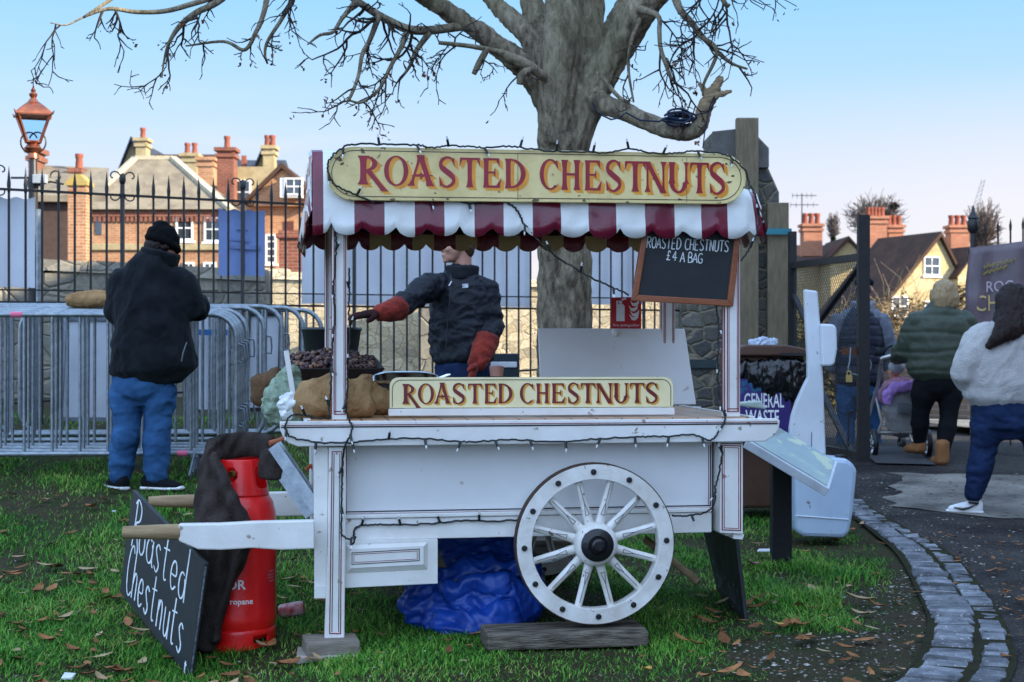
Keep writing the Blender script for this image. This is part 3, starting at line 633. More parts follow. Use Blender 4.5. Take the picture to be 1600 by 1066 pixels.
# stone walls beyond the railings
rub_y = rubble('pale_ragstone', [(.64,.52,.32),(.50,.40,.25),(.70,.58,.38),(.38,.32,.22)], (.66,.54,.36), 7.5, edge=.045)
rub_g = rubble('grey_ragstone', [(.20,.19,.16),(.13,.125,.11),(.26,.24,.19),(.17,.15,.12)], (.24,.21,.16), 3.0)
def wall_thing(name, label, x0, x1, Y0, Y1, z0, za, zb, th, m, cope=True):
    t = thing(name, label, 'wall'); q = MB(); n = 40
    for i in range(n+1):
        u = i/n; x = x0+(x1-x0)*u; yy = Y0+(Y1-Y0)*u; zt = za+(zb-za)*u+.05*mnoise.noise(V((x*2.3, 0, 0)))
        q.v += [(x,yy,z0),(x,yy,zt),(x,yy+th,zt+.02),(x,yy+th,z0)]
    for i in range(n):
        for j in range(4): q.f.append((4*i+j, 4*i+4+j, 4*i+4+(j+1) % 4, 4*i+(j+1) % 4))
    q.f += [(0,1,2,3),(4*n+3,4*n+2,4*n+1,4*n)]; q.m = [0]*len(q.f); obj('masonry', q, m, t)
    if cope:
        q = MB(); L = ((x1-x0)**2+(Y1-Y0)**2)**.5; k_ = int(L/.5)
        for i in range(k_):
            u0, u1 = i/k_, (i+.97)/k_; A_ = V((x0+(x1-x0)*u0, Y0+(Y1-Y0)*u0-.04, za+(zb-za)*u0+.0)); B_ = V((x0+(x1-x0)*u1, Y0+(Y1-Y0)*u1-.04, za+(zb-za)*u1)); hh = random.uniform(.10, .16)
            q.hexa([A_, B_, B_+V((0,th+.08,0)), A_+V((0,th+.08,0)), A_+V((0,.05,hh)), B_+V((0,.05,hh)), B_+V((0,th,hh)), A_+V((0,th,hh))])
        obj('coping', q, m, t)
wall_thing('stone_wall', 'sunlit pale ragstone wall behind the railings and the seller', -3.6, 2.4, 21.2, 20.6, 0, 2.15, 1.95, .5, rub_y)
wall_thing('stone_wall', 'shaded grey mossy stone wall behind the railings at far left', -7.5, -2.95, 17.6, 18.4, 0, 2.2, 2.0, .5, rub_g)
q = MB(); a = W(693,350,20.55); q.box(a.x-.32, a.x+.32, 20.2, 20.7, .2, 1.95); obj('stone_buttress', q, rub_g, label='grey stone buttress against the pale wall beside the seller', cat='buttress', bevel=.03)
# ------------------------------------------------------------------ iron railings
FA, FB = V((-4.65, 12.35, 0)), V((1.75, 15.95, 0)); fdir = (FB-FA); FL = fdir.length; fdir.normalize(); fnrm = V((fdir.y, -fdir.x, 0))
def fence_at(px):   # point of the fence line under a picture column
    k_ = (px-800)/F; s = (k_*FA.y-FA.x)/(fdir.x-k_*fdir.y); return FA+fdir*s
fence = thing('iron_railings', 'black spiked iron railings with scroll finials behind the barriers and cart', 'railings')
q = MB(); q.bar(FA+V((0,0,2.53)), FB+V((0,0,2.50)), .045, .018); obj('top_rail', q, iron, fence)
q = MB(); q.bar(FA+V((0,0,1.70)), FB+V((0,0,1.72)), .012, .012); q.bar(FA+V((0,0,1.60)), FB+V((0,0,1.60)), .04, .018); obj('middle_rail', q, iron, fence)
q = MB(); q.bar(FA+V((0,0,.74)), FB+V((0,0,1.08)), .04, .018); obj('bottom_rail', q, iron, fence)
bm_ = MB(); bm_.tube([(0,0,0),(0,0,1.98)], .0105, 6); bm_.tube([(0,0,1.98),(0,0,2.05),(0,0,2.2)], [.0125,.017,.001], 6)
bar0 = None; nb = int(FL/.134)
for i in range(nb):
    p = FA+fdir*(.05+i*.134); z = .55+.36*(i/nb)
    if i % 8 == 3:
        q = MB(); q.bar(p+V((0,0,.45)), p+V((0,0,2.62)), .032, .032); q.ell(p+V((0,0,2.66)), (.03,.03,.055), 8); po = obj('post', q, iron, fence, smooth=40)
        for sx in (-1, 1):
            for zc, sg in ((2.50, -1), (2.66, 1)):
                s = MB(); pts = []
                for k_ in range(15):
                    a = k_/14*4.6; r_ = .062*(1-k_/17); pts.append(p+fdir*sx*(.075+r_*math.cos(a+PI*.9)*1.0)+V((0,0,zc+.02+sg*r_*math.sin(a+PI*.9)*-1)))
                s.tube(pts, .0065, 5); obj('scroll_finial', s, iron, po, smooth=60)
        continue
    if bar0 is None: bar0 = o = obj('spiked_bar', bm_, iron, fence, smooth=40)
    else: o = bar0.copy(); COL.objects.link(o)
    o.location = (p.x, p.y, z+.0); o.scale = (1, 1, (2.72-z)/2.2)
# banners tied to the far side of the railings
def hung(name, label, px0, px1, z0, z1, m, off=.09, wave=.018, cat='banner', n=40, sag=.02):
    A_, B_ = fence_at(px0), fence_at(px1); q = MB(); nz = 8; L = (B_-A_).length
    for sd_ in (0, 1):
        for j in range(nz+1):
            for i in range(n+1):
                u, t = i/n, j/nz; p = A_.lerp(B_, u)-fnrm*(off+sd_*.004)
                wv = wave*math.sin(u*L/.134*2*PI*.5+1)*(1-.3*t)+wave*.6*mnoise.noise(V((u*L*3, t*1.5, 2)))
                p = p-fnrm*wv; q.v.append((p.x, p.y, z0+(z1-z0)*t-sag*math.sin(u*PI*3)**2*(t > .9)+.015*mnoise.noise(V((u*L*2, 0, t)))))
    M_ = (n+1)*(nz+1)
    for j in range(nz):
        for i in range(n):
            a = j*(n+1)+i; q.f.append((a, a+1, a+n+2, a+n+1)); q.f.append((M_+a, M_+a+n+1, M_+a+n+2, M_+a+1))
    for i in range(n): q.f.append((i, M_+i, M_+i+1, i+1)); a = nz*(n+1)+i; q.f.append((a, a+1, M_+a+1, M_+a))
    q.m = [0]*len(q.f); return obj(name, q, m, smooth=60, label=label, cat=cat)
hung('cloth_banner', 'pale blue cloth banner tied behind the railings below the street lamp', -30, 58, 1.72, 2.48, banner_m)
hung('cloth_banner', 'pale blue cloth banner on the railings behind the seller', 478, 836, 1.62, 2.42, banner_m)
hung('cloth_banner', 'pale blue cloth banner on the railings right of the tree trunk', 850, 1012, 1.66, 2.36, banner_m)
bb = hung('cloth_banner', 'bright blue banner on the railings in front of the brick house', 347, 419, 1.86, 2.46, banner_b, wave=.008)
for (px0, px1, zz, hh) in ((374,392,2.27,.008),(364,396,2.185,.02),(362,412,2.12,.035)):
    A_, B_ = fence_at(px0)-fnrm*.072, fence_at(px1)-fnrm*.072; q = MB(); q.bar(A_+V((0,0,zz)), B_+V((0,0,zz-.004)), .003, hh)
    obj('printed_mark', q, mat('navy_print', (.04,.06,.2), .6) if hh < .01 else mat('faint_pale_print', (.22,.29,.55), .6), bb)
# ------------------------------------------------------------------ stone gate pillar with timber posts
PY = 15.7
rub_d = rubble('dark_ragstone', [(.115,.115,.105),(.075,.078,.075),(.17,.16,.135),(.12,.11,.09),(.095,.10,.095)], (.25,.215,.15), 5.6, edge=.10)
oak = mat('pale_grey_oak', (.24,.195,.125), .85, c2=(.15,.125,.085), scale=6, stretch=(7,7,1), bump=.5, bscale=30)
cem = mat('cement_render', (.17,.165,.155), .9, c2=(.115,.11,.10), scale=4, bump=.5, bscale=30)
pil = thing('gate_pillar', 'tall stepped stone gate pillar clamped between grey timber posts', 'pillar')
def pz(py): return EYE+(HOR-py)/F*PY
def pxx(px): return (px-800)/F*PY
q = MB(); q.prism([(pxx(p),pz(y)) for p, y in ((1066,690),(1218,690),(1218,300),(1201,262),(1201,232),(1182,212),(1150,200),(1148,203),(1113,206),(1113,232),(1088,262),(1066,300))], PY+.02, PY+.75); obj('masonry', q, rub_d, pil, bevel=.02)
q = MB(); q.prism([(pxx(p),pz(y)) for p, y in ((1150,262),(1201,262),(1201,232),(1182,212),(1150,202),(1113,206),(1113,232),(1090,262))], PY-.02, PY+.015); obj('render_cap', q, cem, pil)
for p0, p1, top, dy in ((1148,1182,187,-.14),(1197,1230,318,-.10)):
    q = MB(); q.box(pxx(p0), pxx(p1), PY+dy, PY-.025, 0, pz(top)); obj('timber_post', q, oak, pil, bevel=.008)
q = MB(); q.box(pxx(1180), pxx(1232), PY-.16, PY-.145, pz(368), pz(359)); q.box(pxx(1231), pxx(1233), PY-.145, PY+.1, pz(368), pz(359)); obj('strap', q, mat('teal_strap', (.04,.22,.27), .6), pil)
q = MB(); q.box(pxx(1066), pxx(1120), PY-.02, PY+.015, pz(575), pz(562)); obj('strap', q, mat('dark_strap', (.03,.045,.05), .6), pil)
# ------------------------------------------------------------------ copper street lamp
LX = W(52, 230, 15.2)
lamp = thing('street_lamp', 'old street lamp with copper lantern and spire finial behind railings', 'street lamp', (LX.x, 15.2, .5))
def lz(py): return EYE+(HOR-py)/F*15.2-.5
s = 15.2/F
q = MB(); q.lathe([(.10,0),(.10,.5),(.06,.6),(.05,1.2),(.045,lz(300)),(.06,lz(285)),(.04,lz(270)),(.035,lz(235))], n=12); obj('pole', q, iron, lamp, smooth=40)
q = MB(); q.lathe([(.06,lz(248)),(.05,lz(240)),(.085,lz(232)),(.06,lz(226)),(.085,lz(222))], n=12); obj('collar', q, copper, lamp, smooth=40)
zt, zb_ = lz(180), lz(222); rt, rb = 24*s, 10*s
def sq(r, z): return [(-r,-r,z),(r,-r,z),(r,r,z),(-r,r,z)]
M45 = Matrix.Rotation(R(20), 3, 'Z')
q = MB()
for i in range(4): q.bar(sq(rb, zb_)[i], sq(rt, zt)[i], .022, .022); q.bar(sq(rt, zt)[i], sq(rt, zt)[(i+1) % 4], .025, .03); q.bar(sq(rb, zb_)[i], sq(rb, zb_)[(i+1) % 4], .02, .02)
q.xf(lambda v: M45 @ v); fr_ = obj('lantern_frame', q, copper, lamp)
q = MB(); q.v = sq(rb-.006, zb_)+sq(rt-.006, zt); q.f = [(0,1,5,4),(1,2,6,5),(2,3,7,6),(3,0,4,7)]; q.m = [0]*4; q.xf(lambda v: M45 @ v); obj('pane', q, glass('lantern_glass', (.85,.92,1)), fr_)
q = MB(); A_ = [sq(27*s, lz(181)), sq(27*s, lz(178)), sq(17*s, lz(168)), sq(8*s, lz(160))]
q.v = sum(A_, []); q.f = [(0,3,2,1)]+[(4*j+i, 4*j+(i+1) % 4, 4*j+4+(i+1) % 4, 4*j+4+i) for j in range(3) for i in range(4)]+[(12,13,14,15)]; q.m = [0]*len(q.f)
for i in range(4): c_ = sq(27*s, lz(181))[i]; q.tube([c_, (c_[0]*1.1, c_[1]*1.1, c_[2]+.035)], [.012,.004], 5)
q.xf(lambda v: M45 @ v)
q.lathe([(9*s,lz(161)),(7*s,lz(157)),(4*s,lz(153)),(6*s,lz(150)),(6.5*s,lz(147)),(3*s,lz(144)),(4*s,lz(141)),(2*s,lz(138)),(.3*s,lz(132))], n=14); obj('lantern_roof', q, copper, lamp, smooth=50)
q = MB()
for sx in (-1, 1):
    q.tube([(sx*(.04+.085*math.sin(a)), 0, lz(238)+.10*(1-math.cos(a))) for a in np.linspace(0, 4.3, 14)], .008, 6)
obj('scroll_bracket', q, iron, lamp, smooth=60)
q = MB(); q.tube([(.0,0,lz(292)),(.17,0,lz(284)),(.30,0,lz(288))], .011, 6); q.tube([(.22+.05*math.cos(a),0,lz(275)+.05*math.sin(a)) for a in np.linspace(-1.5,3.5,12)], .008, 6); q.tube([(-.22,0,lz(278)),(.0,0,lz(278))], .012, 6); obj('ladder_bar', q, iron, lamp, smooth=60)
q = MB(); q.box(.02,.155,-.10,-.03,lz(288),lz(274)); obj('junction_box', q, mat('grey_box', (.30,.33,.36), .5), lamp, bevel=.006)
# tall pale pole just beside it
q = MB(); q.tube([(0,0,0),(0,0,2.05)], .022, 8); o = obj('metal_pole', q, galv, smooth=40, label='slim pale metal pole beside the street lamp behind railings', cat='pole'); p = W(60, 300, 14.2); o.location = (p.x, 14.2, .45)
# ------------------------------------------------------------------ crowd barriers: a leaning stack
def barrier(L=2.3, H=.95, nbar=12):
    root = bpy.data.objects.new('crowd_barrier', None); COL.objects.link(root)
    r_ = .16; pts = []
    z0, z1 = .17, .17+H
    for cx, cz, a0 in ((L-r_, z1-r_, PI/2), (L-r_, z0+r_, 0), (r_, z0+r_, -PI/2), (r_, z1-r_, -PI)):
        for k_ in range(7): a = a0-k_/6*PI/2; pts.append((cx+r_*math.cos(a), 0, cz+r_*math.sin(a)))
    pts.append(pts[0]); pts.insert(1, pts[0]); 
    q = MB(); q.tube(pts[1:], .019, 10, cap=False); obj('frame', q, galv, root, smooth=60)
    q = MB()
    for i in range(nbar): x = .12+(L-.24)*i/(nbar-1); q.tube([(x,0,z0+.005),(x,0,z1-.005)], .011, 8, cap=False)
    obj('infill_bars', q, galv, root, smooth=60)
    for x in (.28, L-.28):
        q = MB(); q.bar((x,-.26,.02), (x,0,.165), .05, .012, up=(1,0,0)); q.bar((x,.26,.02), (x,0,.165), .05, .012, up=(1,0,0)); q.box(x-.025,x+.025,-.03,.03,.145,.16); obj('foot', q, galv2, root)
    for zz in (.42, .86):
        q = MB(); q.tube([(L+.012,0,zz+.06),(L+.05,0,zz+.05),(L+.055,0,zz-.02),(L+.05,0,zz-.07),(L+.012,0,zz-.06)], .008, 6); obj('hook', q, galv2, root, smooth=60)
    return root
bp = barrier(); ords = ['front', 'second', 'third', 'fourth', 'fifth', 'sixth', 'seventh', 'rearmost']
# each entry: picture column of its right end, top row, depth, roll, lean
spec = [(369,492,10.55,0,0),(373,489,10.65,.3,.02),(377,486,10.76,.5,.03),(385,484,10.88,.4,.04),(412,480,11.1,.6,.05),(440,478,11.5,.5,.06),(473,480,11.8,.4,.05),(502,484,12.1,.3,.04)]
for i, (px, py, Y, ro, ln) in enumerate(spec):
    p = W(px, py, Y); lab = f'{ords[i]} galvanised crowd barrier counted from the man in the leaning stack'
    if i == 0: lab = 'front galvanised crowd barrier of the stack nearest the man in black'
    if i == 7: lab = 'rearmost galvanised crowd barrier of the stack closest to the railings'
    o = bp if i == 0 else copy_tree(bp); tag(o, lab, 'barrier', 'stacked crowd barriers'); yaw = R(3.5+.5*i)
    ex = V((math.cos(yaw), math.sin(yaw), 0)); base = p-ex*2.3; base.z = p.z-(.17+.95)
    o.location = base; o.rotation_euler = (R(-ln*40)*.35, R(ro*.25), yaw)
# pink tape marks on the front barrier
tp = mat('pink_tape', (.75,.16,.26), .6)
for ch in list(bp.children):
    if ch.name.startswith('frame'):
        q = MB(); q.tube([(2.3-.40,0,.17),(2.3-.33,0,.17)], .0205, 10); q.tube([(.78,0,1.12),(.86,0,1.12)], .0205, 10); obj('tape_mark', q, tp, ch, smooth=60)
# white boards leaning behind the barriers
def board(name, label, px0, px1, py0, py1, Y, m, edge, lean=.12):
    a, b = W(px0, py1, Y), W(px1, py0, Y); t = thing(name, label, 'board'); q = MB()
    def L_(x, z, d): return (x, Y+lean*(z-a.z)/(b.z-a.z)+d, z)
    q.hexa([L_(a.x,a.z,0),L_(b.x,a.z,0),L_(b.x,a.z,.02),L_(a.x,a.z,.02),L_(a.x,b.z,0),L_(b.x,b.z,0),L_(b.x,b.z,.02),L_(a.x,b.z,.02)]); obj('panel', q, m, t)
    if edge:
        q = MB(); e = .03
        for A_, B_ in ((L_(a.x,a.z,-.004),L_(a.x,b.z,-.004)),(L_(b.x,a.z,-.004),L_(b.x,b.z,-.004)),(L_(a.x,b.z,-.004),L_(b.x,b.z,-.004)),(L_(a.x,a.z,-.004),L_(b.x,a.z,-.004))): q.bar(A_, B_, .03, .03)
        obj('edge_frame', q, edge, t)
wb = mat('white_board', (.55,.58,.62), .5, c2=(.46,.49,.54), scale=3)
board('display_board', 'wide white board behind the stacked barriers left of the man', 95,190,498,655,12.0,wb,galv2)
board('display_board', 'white board with blue top edge behind the barriers right of the man', 290,355,492,640,12.0,wb,None)
q = MB(); a, b = W(290,524,11.98), W(355,515,11.98); q.box(a.x,b.x,11.99,12.005,a.z,b.z); obj('edge_strip', q, mat('blue_strip', (.03,.14,.35), .5), bpy.data.objects['display_board.001'])
board('display_board', 'white board with dark frame leaning by the last barriers', 385,436,490,640,12.05,wb,iron)
# rolled sacking on top of the barriers
p = W(143,474,10.75); q = MB(); q.chain([(-.16,0,0,.045,.04),(-.09,0,.005,.06,.055),(.02,0,.01,.065,.06),(.14,0,.015,.06,.055),(.22,0,.01,.045,.04)], side=(0,1,0))
o = solid('sack', q, hess, voxel=.008, folds=.006, fscale=14, label='rolled brown hessian sack lying along the top of the barriers', cat='sack'); o.location = (p.x, p.y, p.z+.02)
q = MB(); p = W(800,530,15.0); q.box(-.15,.12,-.2,.2,0,.62); q.box(-.13,.10,-.215,-.203,.50,.55, 1)
o = obj('dark_cabinet', q, [mat('dark_teal_plastic', (.010,.022,.03), .5), mat('pale_strip', (.5,.52,.55), .5)], label='dark cabinet with pale strip standing behind the seller', cat='cabinet', bevel=.01); o.location = (W(790,0,13.6).x, 13.6, .55)
# ------------------------------------------------------------------ lettering tools
def _g(): return []
def strk(out, pts, wds, n=10):
    P = crv([(p[0], p[1], w_) for p, w_ in zip(pts, wds)], n) if len(pts) > 2 else [(pts[0][0]+(pts[1][0]-pts[0][0])*i/8, pts[0][1]+(pts[1][1]-pts[0][1])*i/8, wds[0]+(wds[1]-wds[0])*i/8) for i in range(9)]
    L, Rr = [], []
    for i, (x, y, w_) in enumerate(P):
        a, b = P[max(i-1, 0)], P[min(i+1, len(P)-1)]; dx, dy = b[0]-a[0], b[1]-a[1]; d = math.hypot(dx, dy) or 1
        L.append((x-dy/d*w_/2, y+dx/d*w_/2)); Rr.append((x+dy/d*w_/2, y-dx/d*w_/2))
    out.append((L, Rr))
def stem(out, x0, y0, x1, y1, w_, fl=.09):
    pts, wd = [], []
    for i in range(13):
        t = i/12; pts.append((x0+(x1-x0)*t, y0+(y1-y0)*t)); wd.append(w_+fl*abs(2*t-1)**5*2)
    P = [(p[0], p[1], w2) for p, w2 in zip(pts, wd)]; horiz = abs(x1-x0) < abs(y1-y0)
    dx, dy = x1-x0, y1-y0; d = math.hypot(dx, dy)
    nx_, ny_ = (1, 0) if horiz else (-dy/d, dx/d)
    out.append(([(x-nx_*w2/2, y-ny_*w2/2) for x, y, w2 in P], [(x+nx_*w2/2, y+ny_*w2/2) for x, y, w2 in P]))
def ring(out, cx, cy, rx, ry, tx, ty, a0, a1, n=22):
    A_ = [R(a0+(a1-a0)*i/n) for i in range(n+1)]
    out.append(([(cx+rx*math.cos(a), cy+ry*math.sin(a)) for a in A_], [(cx+(rx-tx)*math.cos(a), cy+(ry-ty)*math.sin(a)) for a in A_]))
def tri(out, *p): out.append(([p[0], p[1]], [p[0], p[2]]))
def glyph(ch):
    o = []
    if ch == 'R': stem(o,.20,0,.20,1,.20); ring(o,.24,.73,.42,.27,.17,.06,95,-95); stem(o,.36,.48,.90,-.22,.19,.03)
    elif ch == 'O': ring(o,.5,.5,.5,.52,.19,.05,0,360,40)
    elif ch == 'A': stem(o,.10,0,.46,1.04,.10,.10); stem(o,.46,1.06,.84,0,.20,.06); strk(o,[(.14,.34),(.45,.36),(.94,.36)],[.05,.09,.03]); tri(o,(.45,.5),(.60,.35),(.45,.20))
    elif ch == 'S':
        strk(o,[(.86,.74),(.76,.93),(.48,1.0),(.20,.88),(.18,.68),(.46,.52),(.78,.34),(.80,.14),(.50,.0),(.22,.07),(.10,.30)],[.05,.07,.08,.15,.19,.21,.20,.15,.08,.07,.05])
        tri(o,(.90,.66),(.84,1.0),(.70,.92)); tri(o,(.07,.36),(.10,.0),(.28,.07))
    elif ch == 'T': stem(o,.5,0,.5,.98,.21,.08); strk(o,[(.03,.965),(.97,.965)],[.075,.075]); tri(o,(.0,.70),(.02,1.0),(.16,.95)); tri(o,(1.0,.70),(.98,1.0),(.84,.95))
    elif ch == 'E':
        stem(o,.22,0,.22,1,.23,.05); strk(o,[(.2,.965),(.88,.965)],[.075,.075]); tri(o,(.93,.70),(.90,1.0),(.72,.95)); strk(o,[(.2,.04),(.92,.04)],[.08,.08]); tri(o,(1.0,.34),(.94,0),(.74,.07))
        strk(o,[(.3,.52),(.62,.52)],[.06,.07]); tri(o,(.70,.70),(.60,.52),(.70,.34))
    elif ch == 'D': stem(o,.18,0,.18,1,.21,.05); ring(o,.26,.5,.72,.5,.22,.06,93,-93,26)
    elif ch == 'C': ring(o,.56,.5,.55,.52,.21,.06,48,312,34); tri(o,(.98,.66),(.92,1.0),(.78,.88)); tri(o,(1.0,.22),(.90,.10),(.80,.08))
    elif ch == 'H': stem(o,.20,0,.20,1,.21,.07); stem(o,.82,0,.82,1,.21,.07); strk(o,[(.2,.52),(.82,.52)],[.08,.08])
    elif ch == 'N': stem(o,.14,0,.14,1,.09,.10); stem(o,.12,1.0,.86,-.03,.22,.02); stem(o,.87,-.02,.87,1,.09,.10)
    elif ch == 'U': stem(o,.20,.30,.20,1,.22,.06); stem(o,.86,.30,.86,1,.09,.10); ring(o,.50,.34,.41,.36,.21,.07,180,360)
    return o
def sign_text(name_parent, letters, cap, base, plane, mtop, mshade, shade=5, dx=.055, dy=-.045, d0=.0012):
    """letters: (char, px0, px1); plane(px, py, lift) -> local point"""
    top, sh = MB(), MB(); cnt = [0]
    def put(mb, ch, x0, x1, ox, oy, lift):
        for L, Rr in glyph(ch):
            cnt[0] += 1; b = len(mb.v); n = len(L)
            for p in L+Rr:
                px = x0+(p[0])*(x1-x0); H = base(px)-cap(px); px += ox*H; mb.v.append(tuple(plane(px, base(px)-(p[1]+oy)*H, lift+(cnt[0] % 40)*.000012)))
            for i in range(n-1): mb.f.append((b+i, b+n+i, b+n+i+1, b+i+1)); mb.m.append(0)
    for ch, x0, x1 in letters:
        for k_ in range(shade, 0, -1): put(sh, ch, x0, x1, dx*k_/shade*2.2, dy*k_/shade*2.2, d0*.4)
        put(top, ch, x0, x1, 0, 0, d0+.0006)
    obj('letter_shade', sh, mshade, name_parent); return obj('lettering', top, mtop, name_parent)
# chalk / hand lettering: centre-line strokes
def _el(cx, cy, rx, ry, a0=0, a1=360, n=14): return [(cx+rx*math.cos(R(a0+(a1-a0)*i/n)), cy+ry*math.sin(R(a0+(a1-a0)*i/n))) for i in range(n+1)]
ST = {
 'R': [[(.05,0),(.05,1)], [(.05,1),(.3,1),(.46,.88),(.46,.66),(.3,.53),(.05,.52)], [(.22,.52),(.5,0)]],
 'O': [_el(.28,.5,.25,.5)], 'A': [[(0,0),(.26,1),(.52,0)], [(.1,.36),(.42,.36)]],
 'S': [[(.46,.86),(.32,1),(.12,.94),(.06,.74),(.25,.54),(.44,.36),(.44,.12),(.26,0),(.04,.12)]],
 'T': [[(.26,0),(.26,1)], [(0,1),(.52,1)]], 'E': [[(.46,1),(.06,1),(.06,0),(.46,0)], [(.06,.52),(.38,.52)]],
 'D': [[(.06,0),(.06,1),(.3,.95),(.5,.7),(.5,.3),(.3,.05),(.06,0)]], 'C': [_el(.32,.5,.27,.5,50,310)],
 'H': [[(.06,0),(.06,1)], [(.48,0),(.48,1)], [(.06,.5),(.48,.5)]], 'N': [[(.06,0),(.06,1),(.48,0),(.48,1)]],
 'U': [[(.06,1),(.06,.25),(.16,.02),(.38,.02),(.48,.25),(.48,1)]], 'B': [[(.06,0),(.06,1),(.34,.98),(.42,.76),(.3,.54),(.06,.52)], [(.3,.54),(.48,.36),(.42,.06),(.06,0)]],
 'G': [_el(.32,.5,.27,.5,50,270)+[(.5,.08),(.52,.42),(.34,.42)]], '4': [[(.34,-.05),(.34,1),(.0,.3),(.54,.3)]],
 '£': [[(.46,.8),(.34,1),(.18,.9),(.2,.6),(.2,.2),(.04,.02),(.5,.02)], [(.04,.48),(.38,.48)]],
 'r0': [[(.08,-.02),(.14,.5),(.16,1.0)], [(.06,.92),(.22,1.05),(.44,.92),(.42,.66),(.16,.52)], [(.2,.52),(.36,.25),(.5,-.02)]],
 'o': [_el(.2,.26,.17,.26,90,450)], 'a': [_el(.2,.26,.18,.26,60,400), [(.38,.52),(.38,.12),(.46,-.02)]],
 's': [[(.32,.48),(.2,.56),(.08,.44),(.18,.28),(.3,.14),(.2,-.02),(.04,.06)]], 't': [[(.16,.9),(.14,.2),(.2,.0),(.3,.04)], [(.0,.60),(.34,.66)]],
 'e': [[(.04,.26),(.32,.30),(.3,.5),(.18,.56),(.05,.4),(.05,.14),(.18,-.02),(.36,.1)]], 'd': [_el(.18,.24,.16,.26,60,400), [(.38,1.05),(.36,.4),(.38,-.04)]],
 'c0': [[(.44,.9),(.32,1.04),(.14,.9),(.05,.5),(.12,.1),(.3,-.04),(.48,.1)]], 'h': [[(.08,1.0),(.06,.5),(.05,-.02)], [(.06,.3),(.18,.54),(.32,.46),(.32,.0)]],
 'n': [[(.06,.54),(.05,-.02)], [(.06,.3),(.18,.56),(.32,.46),(.33,.0)]], 'u': [[(.05,.54),(.06,.12),(.18,-.02),(.32,.14),(.35,.54)], [(.35,.54),(.36,-.02)]],
}
def chalk_text(parent, seq, place, wd, m, name='chalk_writing', smooth=True, lift=.0012):
    """seq: (key, x, y, sx, sy); place(x, y, lift) -> local point; wd in the same units as x"""
    mb = MB(); n_ = 0
    for key, x0, y0, sx, sy in seq:
        for pl in ST[key]:
            sharp = key in ('A','T','E','H','N','4') or len(pl) < 3
            P = [(x0+p[0]*sx, y0+p[1]*sy) for p in pl]
            if not sharp and smooth: P = crv(P, 4)
            elif len(P) > 2:
                Q = []
                for a, b in zip(P[:-1], P[1:]): Q += [(a[0]+(b[0]-a[0])*t, a[1]+(b[1]-a[1])*t) for t in (0, .5, .98)]
                P = Q+[P[-1]]
            n_ += 1; b0 = len(mb.v); N = len(P)
            for i, p in enumerate(P):
                a, b = P[max(i-1, 0)], P[min(i+1, N-1)]; dx, dy = b[0]-a[0], b[1]-a[1]; d = math.hypot(dx, dy) or 1
                w2 = wd*(.85+.3*mnoise.noise(V((p[0]*9/wd*.03, p[1], n_))))/2
                for s in (-1, 1): mb.v.append(tuple(place(p[0]-s*dy/d*w2, p[1]+s*dx/d*w2, lift+n_*.00001)))
            for i in range(N-1): mb.f.append((b0+2*i, b0+2*i+1, b0+2*i+3, b0+2*i+2)); mb.m.append(0)
    return obj(name, mb, m, parent)
def font_mesh(txt, size, align='CENTER', bold=0):
    cu = bpy.data.curves.new('txt', 'FONT'); cu.body = txt; cu.size = size; cu.align_x = align; cu.offset = bold; cu.resolution_u = 3
    o = bpy.data.objects.new('txt', cu); COL.objects.link(o); dg = bpy.context.evaluated_depsgraph_get(); dg.update()
    me = bpy.data.meshes.new_from_object(o.evaluated_get(dg)); mb = MB(); mb.add([v.co.copy() for v in me.vertices], [tuple(p.vertices) for p in me.polygons])
    bpy.data.objects.remove(o); bpy.data.meshes.remove(me); return mb

# ------------------------------------------------------------------ the chestnut cart
CO = V((-.739, 6.40, 0)); CT = R(8.5); cC, cS = math.cos(CT), math.sin(CT)
def Cq(px, py, v=0.0):
    k_ = (px-800)/F; u = (k_*(CO.y+v*cC)-CO.x+v*cS)/(cC-k_*cS); Y = CO.y+u*cS+v*cC
    return V((u, v, EYE+(HOR-py)/F*Y))
def Cw(px, py, v=0.0):
    p = Cq(px, py, v); return V((CO.x+p.x*cC-p.y*cS, CO.y+p.x*cS+p.y*cC, p.z))
def poly(pts, v): return [(Cq(x, y, v).x, Cq(x, y, v).z) for x, y in pts]
cart = thing('chestnut_cart', 'white wooden handcart stall with striped awning selling roasted chestnuts', 'cart stall', CO, CT)
def pin(parent, lines, v, w_=.0042, m=burg, name='pinstripe'):
    q = MB()
    for (x0, y0, x1, y1) in lines:
        a, b = Cq(x0, y0, v), Cq(x1, y1, v); d = (b-a).normalized(); n = V((-d.z, 0, d.x))*w_/2; a -= d*w_/2; b += d*w_/2
        y_ = V((0, -.0016, 0)); q.hexa([a-n+y_, b-n+y_, b-n+V((0,.001,0)), a-n+V((0,.001,0)), a+n+y_, b+n+y_, b+n+V((0,.001,0)), a+n+V((0,.001,0))])
    return obj(name, q, m, parent)
def rect(x0, y0, x1, y1, dy=0): return [(x0,y0,x1,y0+dy),(x1,y0+dy,x1,y1+dy),(x1,y1+dy,x0,y1),(x0,y1,x0,y0)]
